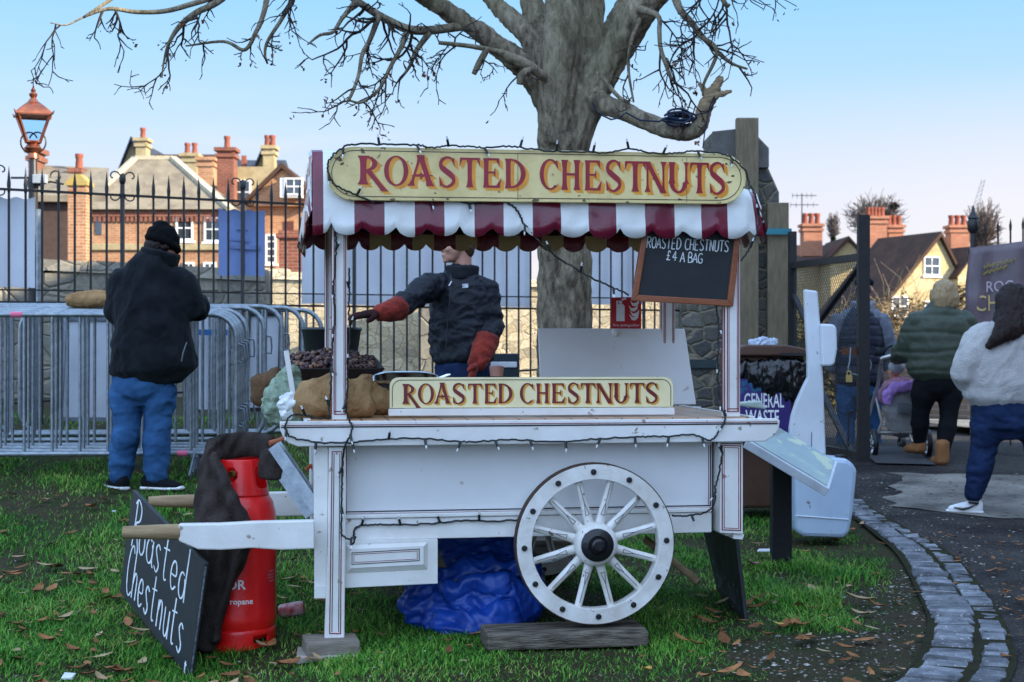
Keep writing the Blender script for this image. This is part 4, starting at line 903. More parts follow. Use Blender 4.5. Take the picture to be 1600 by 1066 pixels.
# body panels
fp = MB(); fp.prism(poly([(540,694),(1112,688),(1112,798),(540,803)], .02), .02, .045); fpo = obj('front_panel', fp, panelw, cart)
pin(fpo, [(541,800,1110,790),(1110,696,1110,790)], .02, .0050, blackp); pin(fpo, [(541,803.5,1113,793),(541,697,541,803),(1107,697,1107,788)], .02, .0030, burg)
q = MB(); q.prism(poly([(538,805),(1112,794),(1112,800),(538,811)], -.012), -.012, .05); q.prism(poly([(538,811.5),(1112,800.5),(1112,832),(538,845)], -.004), -.004, .05); obj('bottom_rail', q, white, cart, bevel=.003)
zb, zt = Cq(700,845,0).z, Cq(700,697,0).z
q = MB(); uL, uR = Cq(513,800,0).x, Cq(1125,800,0).x
q.box(uL-.06, uL-.035, -.01, 1.08, zb, zt); obj('side_panel', q, white, cart); q = MB(); q.box(uR+.02, uR+.045, -.01, 1.08, zb, zt); obj('side_panel', q, white, cart)
q = MB(); q.box(uL-.034, uR+.019, 1.04, 1.07, zb, zt); obj('back_panel', q, white, cart); q = MB(); q.box(uL-.03, uR+.015, .052, 1.038, zb+.02, zb+.04); obj('floor_board', q, grey_wood, cart)
# legs and end posts
q = MB(); q.prism(poly([(514,699),(540,699),(541,760),(538,1002),(507,1002),(508,968),(512,860)], -.075), -.075, -.006); leg = obj('leg', q, white, cart, bevel=.004)
pin(leg, [(519,706,515,990),(534,706,532,990),(519,706,534,706),(515,990,532,990)], -.075, .0040, burg); pin(leg, [(522,709,518.5,987),(531,709,529,987)], -.075, .0030, blackp)
q = MB(); q.prism(poly([(491,698),(513,698),(511,934),(491,934)], -.04), -.04, -.008); obj('end_board', q, white, cart, bevel=.003)
q = MB(); q.prism(poly([(491,935),(511,935),(510,916),(491,916)], -.048), -.048, -.041); obj('end_cap', q, white, cart)
q = MB(); q.prism(poly([(514,699),(540,699),(538,930),(514,930)], 1.05), 1.075, 1.13); obj('leg', q, white, cart)
q = MB(); q.prism(poly([(1125,690),(1161,690),(1161,835),(1125,833)], -.06), -.06, .10); ep = obj('end_post', q, white, cart, bevel=.003)
q = MB(); q.prism(poly([(1146,834.5),(1163,835.5),(1160,843),(1146,842)], -.05), -.05, .09); obj('end_cap', q, white, ep)
pin(ep, rect(1128.5,696,1157,828,1), -.06, .0042, burg); pin(ep, rect(1131.5,699,1154,825,1), -.06, .0026, burg)
pin(ep, [(1127,693,1158,693.5)], -.06, .0042, blackp)
# drawer box under the left end
q = MB(); q.prism(poly([(539,846),(684,843),(684,912),(539,919)], -.03), -.03, .30); db = obj('drawer_box', q, white, cart, bevel=.002)
q = MB()
for a, b, c, d in (((541,852),(668,847),(662,853),(548,858)),((541,852),(548,858),(548,888),(541,896)),((668,847),(668,890),(662,882),(662,853)),((541,896),(548,888),(662,882),(668,890))):
    P = []
    for (pt, vv) in ((a,-.031),(b,-.031 if b in ((668,847),(668,890)) else -.050),(c,-.050),(d,-.050)):
        p = Cq(pt[0], pt[1], -.03); P.append((p.x, -.031 if pt in ((541,852),(668,847),(541,896),(668,890)) else -.0445, p.z))
    q.add(P, [(0,1,2,3)] if a != (541,852) or b == (668,847) else [(0,1,2,3)])
q.prism(poly([(548,858),(662,853),(662,882),(548,888)], -.04), -.0445, -.034); obj('drawer_front', q, white, db)
pin(db, [(550,864,655,858),(655,858,655,876),(655,876,550,882),(550,882,550,864)], -.0445, .003, blackp); pin(db, [(553,866.5,652,861),(652,861,652,873.5),(652,873.5,553,879),(553,879,553,866.5)], -.0445, .0018, burg)
# counter
tile_m = brick('terracotta_counter_tiles', (.52,.30,.16), (.45,.25,.13), (.06,.04,.03), size=1, wx=.105, wy=.105, bump=.3, stain=.25)
def tile_top():
    m, nt, b = _new('counter_tiles'); L = nt.links; tc = _nd(nt, 'ShaderNodeTexCoord'); br = _nd(nt, 'ShaderNodeTexBrick', offset=0.0); br.inputs['Scale'].default_value = 1
    br.inputs['Brick Width'].default_value = .11; br.inputs['Row Height'].default_value = .11; br.inputs['Mortar Size'].default_value = .0035
    br.inputs['Color1'].default_value = (.58,.34,.19,1); br.inputs['Color2'].default_value = (.50,.28,.15,1); br.inputs['Mortar'].default_value = (.05,.035,.025,1)
    L.new(tc.outputs['Object'], br.inputs['Vector']); L.new(br.outputs['Color'], b.inputs['Base Color']); b.inputs['Roughness'].default_value = .35; return m
zc = Cq(523, 656, -.10).z
ua, ub = Cq(441,660,-.10).x, Cq(1215,656,-.10).x
q = MB(); q.box(ua+.10, ub-.10, -.066, 1.12, zc-.03, zc-.004); obj('counter_top', q, tile_top(), cart)
q = MB(); q.prism(poly([(437,662),(437,659),(1216,654),(1219,658),(1217,670),(1210,681),(1195,690),(466,698),(450,692),(442,682),(438,673)], -.10), -.10, -.07); cb = obj('counter_board', q, white, cart, bevel=.004)
pin(cb, [(440,668,1214,662)], -.10, .0058, blackp); pin(cb, [(440,665,1214,659.2)], -.10, .0032, burg)
q = MB(); q.prism(poly([(437,662),(437,659),(1216,654),(1217,670),(1195,690),(466,698),(442,682)], -.10), 1.125, 1.15); obj('counter_board', q, white, cart)
q = MB(); q.box(ua+.09, ua+.115, -.066, 1.12, zc-.10, zc); q.box(ub-.115, ub-.09, -.066, 1.12, zc-.10, zc); obj('counter_edge', q, white, cart)
# upper posts
for x0, x1 in ((519,542),(1133,1156)):
    for v0, v1, rear in ((-.055,.005,0),(1.05,1.11,1)):
        p0, p1 = Cq(x0, 655, -.05), Cq(x1, 655, -.05); q = MB(); q.box(p0.x, p1.x, v0, v1, zc-.003, 1.98); po = obj('post', q, white, cart, bevel=.003)
        st = MB(); L_ = MB()
        for f_, w_ in ((.13,.0040),(.24,.0028),(.80,.0028),(.90,.0040)):
            uu = p0.x+(p1.x-p0.x)*f_; st.box(uu-w_/2, uu+w_/2, v0-.0015, v0+.001, zc+.02, 1.95)
        for f_ in (.15,.30,.72,.86):
            vv = v0+(v1-v0)*f_; st.box(p0.x-.0015, p0.x+.001, vv-.002, vv+.002, zc+.02, 1.95)
        for zz in (zc+.02, zc+.032): st.box(p0.x+.008, p1.x-.006, v0-.0016, v0+.001, zz-.002, zz+.002)
        obj('pinstripe', st, burg, po)
# canopy
zvb, zvt, zr = Cq(520,369,-.07).z, Cq(520,316,-.07).z, 2.085
SB = [483,488,505,553,600,647,693,740,785,830,874,917,960,1005,1051,1092,1133,1177,1189]
def uof(px): return Cq(px, 340, -.07).x
def zdip(u): t = sst(uof(1040), uof(1185), u); return 1-.62*t
cv = MB(); cols = []
def wob(u, t): return .012*mnoise.noise(V((u*6, t*3, 1)))+.006*mnoise.noise(V((u*15, t*7, 4)))
prof = [(0,0),(.33,.0),(.66,0),(1,0),(1.5,.02),(2,.06),(2.5,.12)]      # valance 0..1, slope 1..2.5
us, mi = [], []
for i in range(1, len(SB)-1):
    n = max(2, int((SB[i+1]-SB[i])/5.5))
    for j in range(n): us.append(SB[i]+(SB[i+1]-SB[i])*j/n); mi.append((i) % 2)
us.append(SB[-1])
def scal(px):
    if px < 517: t = ((px-517+49.8) % 49.8)/49.8
    else: t = ((px-517) % 49.8)/49.8
    return math.sqrt(max(0, 1-(2*t-1)**2))
zcusp = Cq(520,349,-.07).z
roofv = [(-.07,zvt),(-.055,1.95),(0,2.06),(.12,zr+.0),(.55,zr+.03),(1.0,zr),(1.12,2.0),(1.18,zvt)]
rows_ = []
for px in us:
    u = uof(px); c = []; d = zdip(u); right = sst(1160, 1189, px)
    zb0 = zcusp-(zcusp-zvb)*scal(px)+.012*mnoise.noise(V((u*5, 3, 0)))
    for t in (0, .34, .67, 1):
        z = zb0+(zvt-zb0)*t; z = zvt+(z-zvt)*(1-.1*right); c.append((u, -.098-.014*(1-t)+wob(u, t)+.05*right*t, z-.05*right*(1-t)*0))
    for v_, z in roofv[1:-1]: c.append((u+.015*wob(u, v_), v_-.02*(v_ < .1)+wob(u, z*2)*.6+.05*right, zvt+(z-zvt)*d+.01*mnoise.noise(V((u*4, v_*3, 0)))))
    c.append((u, roofv[-1][0], zvt)); rows_.append(c)
nr = len(rows_[0])
for i, c in enumerate(rows_): cv.v += c
for i in range(len(rows_)-1):
    for j in range(nr-1): cv.f.append((i*nr+j, (i+1)*nr+j, (i+1)*nr+j+1, i*nr+j+1)); cv.m.append(0 if mi[i] else 1)
can = obj('canopy', cv, [canm, canw], cart, smooth=60)
sm = can.modifiers.new('thick', 'SOLIDIFY'); sm.thickness = .003; sm.offset = 1
# left and right ends of the canopy
for side in (0, 1):
    e = MB(); u0 = uof(488 if side == 0 else 1189); nz, nv = 16, 26; sg = -1 if side == 0 else 1
    for j in range(nz+1):
        for i in range(nv+1):
            v_ = -.07+1.25*i/nv; top = np.interp(v_, [a for a, _ in roofv], [b for _, b in roofv])
            top = zvt+(top-zvt)*(zdip(u0) if side else 1)
            sc_ = math.sqrt(max(0, 1-(2*((i/nv*5) % 1)-1)**2)); bot = zcusp-(zcusp-zvb)*sc_-.03*(i/nv); t = j/nz; z = bot+(top-bot)*t
            fl = .05*max(0, 1-t*1.6)*(.4+.6*math.sin(PI*min(1, i/nv+.1)))+.02*mnoise.noise(V((v_*9, z*4, side)))
            e.v.append((u0+sg*fl, v_, z))
    for j in range(nz):
        for i in range(nv):
            a = j*(nv+1)+i; f = (a, a+1, a+nv+2, a+nv+1); e.f.append(f if side == 1 else f[::-1])
            e.m.append((1 if (i*10//nv) % 2 else 0) if j < 5 else (j//3) % 2)
    eo = obj('canopy_end', e, [canm, canw], cart, smooth=60); s2 = eo.modifiers.new('thick', 'SOLIDIFY'); s2.thickness = .003
# rear valance, seen from inside through the stall
tanv = mat('backlit_canvas', (.50,.40,.20), .6, c2=(.42,.33,.16), scale=6)  # tan puts the light through the white canvas into the colour
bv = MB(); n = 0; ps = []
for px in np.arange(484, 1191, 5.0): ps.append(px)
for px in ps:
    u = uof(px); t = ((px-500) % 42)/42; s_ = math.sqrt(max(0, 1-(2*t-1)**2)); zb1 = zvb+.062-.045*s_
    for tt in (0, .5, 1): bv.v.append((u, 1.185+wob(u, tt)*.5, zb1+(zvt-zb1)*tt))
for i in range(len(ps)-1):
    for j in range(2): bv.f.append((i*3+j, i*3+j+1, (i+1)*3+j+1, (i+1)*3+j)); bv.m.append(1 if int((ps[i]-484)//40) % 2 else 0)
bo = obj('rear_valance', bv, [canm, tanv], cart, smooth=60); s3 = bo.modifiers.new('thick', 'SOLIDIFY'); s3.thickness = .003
q = MB(); q.box(uof(500), uof(1175), -.045, -.005, 1.80, 1.85); q.box(uof(500), uof(1175), 1.06, 1.10, 1.80, 1.85); q.box(uof(500), uof(500)+.04, -.005, 1.06, 1.80, 1.85); q.box(uof(1175)-.04, uof(1175), -.005, 1.06, 1.80, 1.85)
for f_ in (.33, .66): uu = uof(500)+(uof(1175)-uof(500))*f_; q.box(uu-.02, uu+.02, -.005, 1.06, 1.80, 1.84)
obj('canopy_frame', q, mat('dark_stained_wood', (.03,.018,.012), .7), cart)
# big sign
def stad(x0, x1, t0, t1, b0, b1, n=12):
    """stadium outline in picture columns: tops t0 t1, bottoms b0 b1"""
    P = []; r0, r1 = (b0-t0)/2, (b1-t1)/2; c0, c1 = (b0+t0)/2, (b1+t1)/2
    for i in range(n+1): a = PI/2+PI*i/n; P.append((x0+r0+r0*math.cos(a), c0-r0*math.sin(a)))
    for i in range(n+1): a = -PI/2+PI*i/n; P.append((x1-r1+r1*math.cos(a), c1-r1*math.sin(a)))
    return P
SV = -.135
q = MB(); q.prism(poly(stad(510,1166,229,240,313,319), SV), SV, SV+.022); sg_ = obj('sign_board', q, cream, cart, bevel=.003)
bd = stad(518,1158,235,246,307,313); pin(sg_, [(*a, *b) for a, b in zip(bd, bd[1:]+bd[:1])], SV, .0028, blackp, 'border_line')
pin(sg_, [(809,240,809,312),(1073,247,1073,316)], SV, .0016, mat('board_joint', (.12,.09,.04), .8), 'board_joint')
cap = lambda x: 243+(x-560)*.021; base = lambda x: 288+(x-560)*.0262
sign_text(sg_, [('R',558,606),('O',600,638),('A',638,679),('S',684,714),('T',718,750),('E',753,783),('D',788,822),('C',843,873),('H',876,907),('E',912,940),('S',945,973),('T',976,1009),('N',1007,1041),('U',1043,1077),('T',1078,1108),('S',1107,1135)],
          cap, base, lambda px, py, l: Cq(px, py, SV-l) if True else 0, sburg, sgold)
# chipped paint patches on the sign
chipm = mat('bare_old_wood', (.22,.16,.09), .8, c2=(.12,.085,.05), scale=40)
q = MB()
for (cx, cy, rr) in ((529,248,5),(535,256,3),(541,303,2.5),(1135,236+20,2),(1140,285,3),(837,313,4),(700,311,2),(1118,309,2.2),(1062,312,2.5),(560,300,2),(680,302,1.6),(1145,275,2),(905,306,1.5),(780,300,1.4)):
    P = []
    for i in range(9): a = 2*PI*i/9; r_ = rr*random.uniform(.5, 1.3); P.append(tuple(Cq(cx+r_*1.5*math.cos(a), cy+r_*.8*math.sin(a), SV-.0006)))
    q.add(P, [tuple(reversed(range(9)))])
obj('chipped_paint', q, chipm, sg_)
# shafts
def shaft(v0, v1):
    q = MB(); q.prism(poly([(491,812),(400,814),(345,817),(280,818),(280,844),(310,857),(345,858),(395,855),(440,858),(491,856)], -.10), v0, v1); s = obj('shaft', q, white, cart, bevel=.006)
    pts = [Cq(282,831,-.10), Cq(255,831,-.10), Cq(215,831.5,-.10), Cq(192,832,-.10)]; q = MB(); q.tube([(p.x, (v0+v1)/2, p.z) for p in pts], [.033,.031,.028,.024], 14); obj('handle', q, tan_wood, s, smooth=50)
shaft(-.135, -.08); shaft(1.08, 1.135)
# wheels
WC = Cq(929, 857, -.13); WC.z = .090+.338
def wheel(v):
    rr = .338; q = MB(); q.lathe([(rr-.005,-.032),(rr-.068,-.032),(rr-.068,.032),(rr-.005,.032),(rr-.005,-.032)], n=64, ax='y', cap=False); w_ = obj('wheel', q, white2, cart, smooth=35, bevel=.003); w_.location = (WC.x, v, WC.z)
    q = MB(); q.lathe([(rr-.006,-.027),(rr,-.027),(rr,.027),(rr-.006,.027),(rr-.006,-.027)], n=64, ax='y', cap=False); obj('tyre', q, mat('rusty_iron_tyre', (.07,.045,.035), .8, bump=.5), w_, smooth=35)
    for k_ in range(12):
        a = R(15+30*k_); d = V((math.cos(a), 0, math.sin(a))); q = MB(); q.tube([d*.06, d*.10, d*.16, d*.24, d*.285], [.0165,.0165,.0135,.0125,.0125], 10, flat=1.25)
        s = obj('spoke', q, white2, w_, smooth=50); l = MB(); t = V((-d.z, 0, d.x)); y_ = V((0, -.0182, 0))
        l.tube([d*.255+y_*.86, d*.175+y_*.92], .0011, 4); l.tube([d*.175+y_*.92, d*.125+t*.0085+y_*.92], .0011, 4); l.tube([d*.175+y_*.92, d*.125-t*.0085+y_*.92], .0011, 4); l.tube([d*.125+t*.0085+y_*.92, d*.125-t*.0085+y_*.92], .0011, 4)
        obj('pinstripe', l, blackp, s)
    q = MB(); q.lathe([(.085,.05),(.092,-.02),(.092,-.035),(.082,-.055),(.070,-.062)], n=32, ax='y'); hb = obj('hub', q, white2, w_, smooth=40)
    q = MB(); q.lathe([(.069,-.058),(.069,-.068),(.060,-.074),(.040,-.078),(.034,-.070),(.031,-.070),(.029,-.092),(.020,-.096),(.018,-.104),(.0001,-.104)], n=28, ax='y'); obj('hub_cap', q, mat('greasy_black_iron', (.010,.010,.012), .3, bump=.2), w_, smooth=40)
    for k_ in range(12):
        a = R(30*k_+2); q = MB(); q.lathe([(.0125,-.031),(.0125,-.038),(.009,-.041),(.0001,-.041)], (math.cos(a)*(rr-.036), 0, math.sin(a)*(rr-.036)), 10, ax='y'); obj('bolt', q, blackp, w_, smooth=40)
wheel(-.125); wheel(1.22)
q = MB(); q.tube([(WC.x,-.10,WC.z),(WC.x,1.2,WC.z)], .025, 10); q.box(WC.x-.04, WC.x+.04, .02, 1.06, WC.z+.01, zb+.01); obj('axle', q, dark_steel, cart)
# lid standing at the back of the counter
q = MB(); A_, B_ = Cq(846,634,1.0), Cq(1088,632,1.0); T0, T1 = Cq(841,513,1.06), Cq(1070,514,1.06); th = V((0,.02,0)); q.hexa([A_,B_,B_+th,A_+th,T0,T1,T1+th,T0+th]); lid = obj('lid', q, panelw, cart, bevel=.004)
q = MB(); kx = Cq(960,520,1.05); q.ell(kx+V((0,-.02,0)), (.019,.019,.019), 12); q.tube([kx, kx+V((0,-.02,0))], .009, 8); obj('knob', q, white, lid, smooth=180)
# support leg blocks and beam
def block(name, label, px0, px1, py0, py1, v0, v1, m, cat, yaw=0, bev=.006):
    a, b = Cq(px0, py1, v0), Cq(px1, py0, v0); q = MB(); q.box(-(b.x-a.x)/2, (b.x-a.x)/2, -(v1-v0)/2, (v1-v0)/2, 0, b.z-a.z)
    for i, v_ in enumerate(q.v): q.v[i] = (v_[0]+random.uniform(-.004,.004), v_[1]+random.uniform(-.004,.004), v_[2]+random.uniform(-.003,.003))
    o = obj(name, q, m, label=label, cat=cat, bevel=bev); c = CO+V((((a.x+b.x)/2)*cC-((v0+v1)/2)*cS, ((a.x+b.x)/2)*cS+((v0+v1)/2)*cC, a.z)); o.location = c; o.rotation_euler = (0, 0, CT+yaw); return o
block('timber_block', 'upper grey timber block under the front left cart leg', 475, 561, 1003, 1030, -.18, .02, grey_block, 'timber block', R(4))
block('timber_block', 'lower pale timber block lying on the grass below the other block', 465, 556, 1024, 1046, -.19, .02, mat('pale_timber', (.42,.39,.33), .8, c2=(.30,.27,.22), scale=8), 'timber block', R(-3))
block('timber_beam', 'long dark weathered beam under the big spoked wheel', 762, 1014, 984, 1018, -.21, .02, grey_wood, 'timber beam', 0, .01)
# counter sign
cs = thing('counter_sign', 'low cream sign lettered roasted chestnuts standing on the cart counter', 'sign', CO, CT); V2 = .07
q = MB(); pts = [(609,638)]+[(609+14-14*math.cos(a), 604-14*math.sin(a)) for a in np.linspace(0, PI/2, 6)]+[(1038+14*math.sin(a), 603-14*math.cos(a)) for a in np.linspace(0, PI/2, 6)]+[(1052,636)]
q.prism(poly(pts, V2), V2, V2+.016); b_ = obj('board', q, cream2, cs, bevel=.002)
q = MB(); q.prism(poly([(607,650),(607,639),(1054,637),(1054,648)], V2-.012), V2-.014, V2-.002); obj('base_strip', q, white, cs, bevel=.002)
ln = [(613,636)]+[(613+14-14*math.cos(a), 608-14*math.sin(a)) for a in np.linspace(0, PI/2, 6)]+[(1034+14*math.sin(a), 607-14*math.cos(a)) for a in np.linspace(0, PI/2, 6)]+[(1048,634)]
pin(b_, [(*a, *b) for a, b in zip(ln[:-1], ln[1:])], V2, .0026, blackp, 'border_line')
sign_text(b_, [('R',628,657),('O',653,678),('A',679,704),('S',706,728),('T',731,753),('E',756,776),('D',778,801),('C',812,834),('H',837,858),('E',861,883),('S',886,906),('T',907,930),('N',931,957),('U',958,982),('T',984,1007),('S',1008,1029)],
          lambda x: 600-(x-627)*.004, lambda x: 631-(x-627)*.004, lambda px, py, l: Cq(px, py, V2-l), mat('sign_dark_red', (.17,.012,.018), .4), mat('sign_gold_shade', (.68,.36,.05), .45), dx=.045, dy=-.035)
# framed chalkboard hanging from the right post
hb_ = thing('hanging_chalkboard', 'wood framed chalkboard priced four pounds a bag hanging under the awning', 'chalkboard', CO, CT); V3 = -.068
cr = [(987,470),(1145,479),(1160,340),(1007,337)]
def fr(a, b, w_=8.5): 
    return a, b
q = MB(); q.prism(poly([(990,467),(1143,475),(1157,343),(1009,340)], V3), V3+.004, V3+.016); sl = obj('slate', q, slate, hb_)
inn = [(997,461),(1136,469),(1150,350),(1015,347)]
for i in range(4):
    j = (i+1) % 4; q = MB(); q.prism(poly([cr[i], cr[j], inn[j], inn[i]], V3), V3-.008, V3+.018); obj('frame_rail', q, frame_wood, hb_, bevel=.003)
def htx(s, x0, y0, dx, dy, sx, sy, up):
    seq, x = [], 0
    for c in s:
        if c != ' ': seq.append((c, x, 0, sx, sy))
        x += up if c != ' ' else up*.65
    return seq
def hplace(x, y, l): # x along px, slope of the hung board
    return Cq(1010+x+y*.10, 387+x*.053-y, V3+.004-l)
chalk_text(sl, htx('ROASTED CHESTNUTS', 0, 0, 0, 0, 12.5, 17, 7.75), hplace, 1.9, chalk)
chalk_text(sl, htx('£4', 0, 0, 0, 0, 15, 14, 12)+[(k_, x_, -2, 17, 15) for k_, x_ in (('A',27),('B',42),('A',51.5),('G',61))], lambda x, y, l: Cq(1041+x*.80+y*.1, 406+x*.05-y, V3+.004-l), 1.9, chalk)
# fire extinguisher sign fixed to the railings side
fs = thing('fire_sign', 'red fire extinguisher sign with white flame symbol behind the lid', 'sign', CO, CT); V4 = 1.09
q = MB(); q.prism(poly([(955,465),(1002,464),(1002,514),(955,514)], V4), V4, V4+.004); f0 = obj('plate', q, mat('red_sign', (.50,.012,.02), .4), fs)
wp_ = mat('white_symbol', (.8,.8,.8), .5); q = MB()
def fpoly(pts): q.add([Cq(x, y, V4-.0012) for x, y in pts], [tuple(reversed(range(len(pts))))])
fpoly([(963,478),(965,475),(973,475),(976,478),(976,502),(963,502)]); fpoly([(967,470),(972,470),(972,474.5),(967,474.5)]); fpoly([(971,467),(978,465),(979,468),(972,470)]); fpoly([(963,470),(966.8,470),(966,472),(963,480)])
for (x, y) in ((986,475),(984,483),(986,491),(985,497)):
    fpoly([(x-2,y-6),(x+3,y-1),(x+8,y-2),(x+13,y-7),(x+12,y),(x+7,y+4),(x+2,y+3)])
tm = font_mesh('Fire extinguisher', 1); 
mw = max(v_[0] for v_ in tm.v)*2; tm.xf(lambda v_: Cq(978.5+v_.x/mw*42, 510-v_.y*5.5, V4-.0012)); q.add(tm.v, tm.f); obj('symbol', q, wp_, f0)
# ------------------------------------------------------------------ goods on and around the cart
def at(o, p): o.location = p; return o
def sackshape(name, label, px, py, v, w_, d_, h_, m, seed, yaw=0):
    q = MB(); q.chain([(-w_*.5,0,h_*.25,d_*.20,h_*.18),(-w_*.34,0,h_*.42,d_*.40,h_*.42),(0,0,h_*.52,d_*.5,h_*.53),(w_*.30,0,h_*.40,d_*.42,h_*.42),(w_*.5,0,h_*.22,d_*.22,h_*.20)], side=(0,1,0))
    q.chain([(-w_*.1,0,h_*.45,w_*.3,d_*.3),(w_*.02,0,h_*.80,w_*.20,d_*.22)])
    o = solid(name, q, m, voxel=.0065, folds=.015, fscale=8, seed=seed, label=label, cat='sack'); p = Cw(px, py, v); o.location = (p.x, p.y, zc-.004); o.rotation_euler = (0,0,CT+yaw); return o
sackshape('hessian_sack', 'full brown hessian sack slumped beside the front left post', 522, 655, .13, .31, .24, .175, hess, 3)
sackshape('hessian_sack', 'second hessian sack lying behind the post towards the steel tray', 572, 655, .42, .26, .22, .16, hess, 9, R(-10))
sackshape('cloth_bag', 'small brown cloth bag at the left end beyond the netting', 430, 640, .75, .14, .14, .20, mat('brown_cloth', (.13,.075,.04), .95, bump=.5), 5)
# chestnut roasting tray, pot, steel dish
tr = thing('roasting_tray', 'black steel roasting tray heaped with chestnuts at the left of the stall', 'tray', CO, CT)
q = MB(); a0, a1 = Cq(458,596,.70), Cq(592,596,.70); zt_ = Cq(520,557,.85).z; zb2 = a0.z; du = .035
P = [(a0.x,.62,zb2),(a1.x-.03,.62,zb2),(a1.x-.03,1.0,zb2),(a0.x,1.0,zb2),(a0.x-du,.58,zt_-.055),(a1.x+.02,.58,zt_-.055),(a1.x+.0,1.04,zt_+.0),(a0.x-du,1.04,zt_+.0)]
q.add(P, [(0,3,2,1),(0,1,5,4),(1,2,6,5),(2,3,7,6),(3,0,4,7)]); to = obj('pan', q, dark_steel, tr); s_ = to.modifiers.new('t', 'SOLIDIFY'); s_.thickness = .008
q = MB(); q.box(a0.x-.02, a1.x, .60, 1.02, zb2-.10, zb2-.01); 
for uu in (a0.x, a1.x-.02):
    for vv in (.62, .98): q.box(uu, uu+.03, vv, vv+.03, zc, zb2-.1)
obj('burner_stand', q, dark_steel, tr)
q = MB(); uu0, uu1 = a0.x, a1.x-.0
for i in range(420):
    u_, v_ = random.uniform(uu0-.02, uu1-.01), random.uniform(.60, 1.0); hgt = .035*math.sin(PI*min(1, max(0, (u_-uu0+.03)/(uu1-uu0))))+.075*(v_-.58)/.42
    rot = Matrix.Rotation(random.uniform(0, 6), 3, 'Z') @ Matrix.Rotation(random.uniform(-.8, .8), 3, 'X'); r_ = random.uniform(.011, .016)
    q.ell((u_, v_, zb2+.03+hgt+random.uniform(-.006, .01)), (r_, r_*.85, r_*.7), 7, rot=rot, m=0 if random.random() < .8 else 1)
ch = obj('chestnuts', q, [mat('chestnut_shell', (.075,.022,.018), .45, c2=(.035,.012,.010), scale=40, island=.5), mat('split_chestnut', (.30,.17,.11), .7, scale=30)], smooth=60, kind='stuff', label='heap of dark roasted chestnuts in the black tray', cat='chestnuts'); ch.location = CO; ch.rotation_euler = (0,0,CT)
q = MB(); q.lathe([(.12,0),(.145,.17),(.152,.18),(.148,.19),(.138,.18),(.115,.012),(.0001,.012)], n=28); o = obj('cooking_pot', q, mat('black_plastic_tub', (.012,.013,.016), .35), smooth=40, label='round black tub standing behind the roasting tray', cat='tub'); p = Cw(518, 560, 1.20); o.location = (p.x, p.y, Cq(518,572,1.2).z)
q = MB(); q.tube([(-.1,0,0),(-.1,0,.16)], .01, 6); q.tube([(.1,0,0),(.1,0,.16)], .01, 6)
sdh = thing('steel_dish', 'shiny domed steel serving dish behind the counter sign', 'dish'); p = Cw(632, 596, .45)
q = MB()
for i, (w_, d_, z) in enumerate(((.155,.10,0),(.165,.11,.012),(.145,.092,.035),(.10,.06,.05),(.0,.0,.053))):
    for k_ in range(28):
        a = 2*PI*k_/28; ca, sa = math.cos(a), math.sin(a); q.v.append((w_*math.copysign(abs(ca)**.45, ca), d_*math.copysign(abs(sa)**.45, sa), z))
for i in range(4):
    for k_ in range(28): q.f.append((i*28+k_, i*28+(k_+1) % 28, (i+1)*28+(k_+1) % 28, (i+1)*28+k_)); q.m.append(0)
obj('cover', q, chrome, sdh, smooth=60); q = MB(); q.tube([(.16,-.03,.02),(.20,-.03,.035),(.20,.03,.035),(.16,.03,.02)], .006, 6); obj('handle', q, chrome, sdh, smooth=60)
q = MB(); q.box(-.13,.13,-.08,.08,-.10,-.005); obj('stand', q, dark_steel, sdh); sdh.location = (p.x, p.y, Cq(632,598,.45).z); sdh.rotation_euler = (0,0,CT)
q = MB(); q.lathe([(.03,0),(.034,.03),(.034,.045),(.026,.05),(.0001,.05)], n=16); at(obj('small_jar', q, mat('copper_lid', (.5,.25,.18), .4), smooth=40, label='small pinkish jar on the counter behind the sign near the lid', cat='jar'), V(Cw(776, 588, .75)))
# green netting with a white stick, crumpled paper
q = MB(); q.chain([(.03,0,.17,.03,.03),(.02,0,.12,.05,.05),(0,0,.06,.078,.07),(-.02,0,0,.072,.06),(-.01,0,-.05,.045,.045)]); q.chain([(.05,-.03,.1,.05,.04),(.06,-.03,.0,.06,.05),(.04,-.02,-.07,.035,.03)])
o = solid('net_bag', q, net_m, voxel=.008, folds=.016, fscale=16, seed=2, label='pale green net bag bulging over the left end of the counter', cat='net bag'); p = Cw(444, 640, .45); o.location = (p.x, p.y, Cq(444,640,.45).z)
q = MB(); a, b = Cw(447,548,.36), Cw(462,640,.36); q.bar((0,0,0), b-a, .022, .008); at(obj('white_stick', q, white, label='flat white stick poking up out of the green netting', cat='stick'), a)
q = MB(); q.ell((0,0,0), (.05,.03,.035), 10); q.chain([(0,0,0,.03,.012),(-.02,-.01,-.06,.02,.008)])
at(solid('crumpled_paper', q, litter_w, voxel=.005, folds=.014, fscale=30, smooth=1, label='crumpled white paper between the netting and the front sack', cat='paper'), Cw(455, 630, .12))
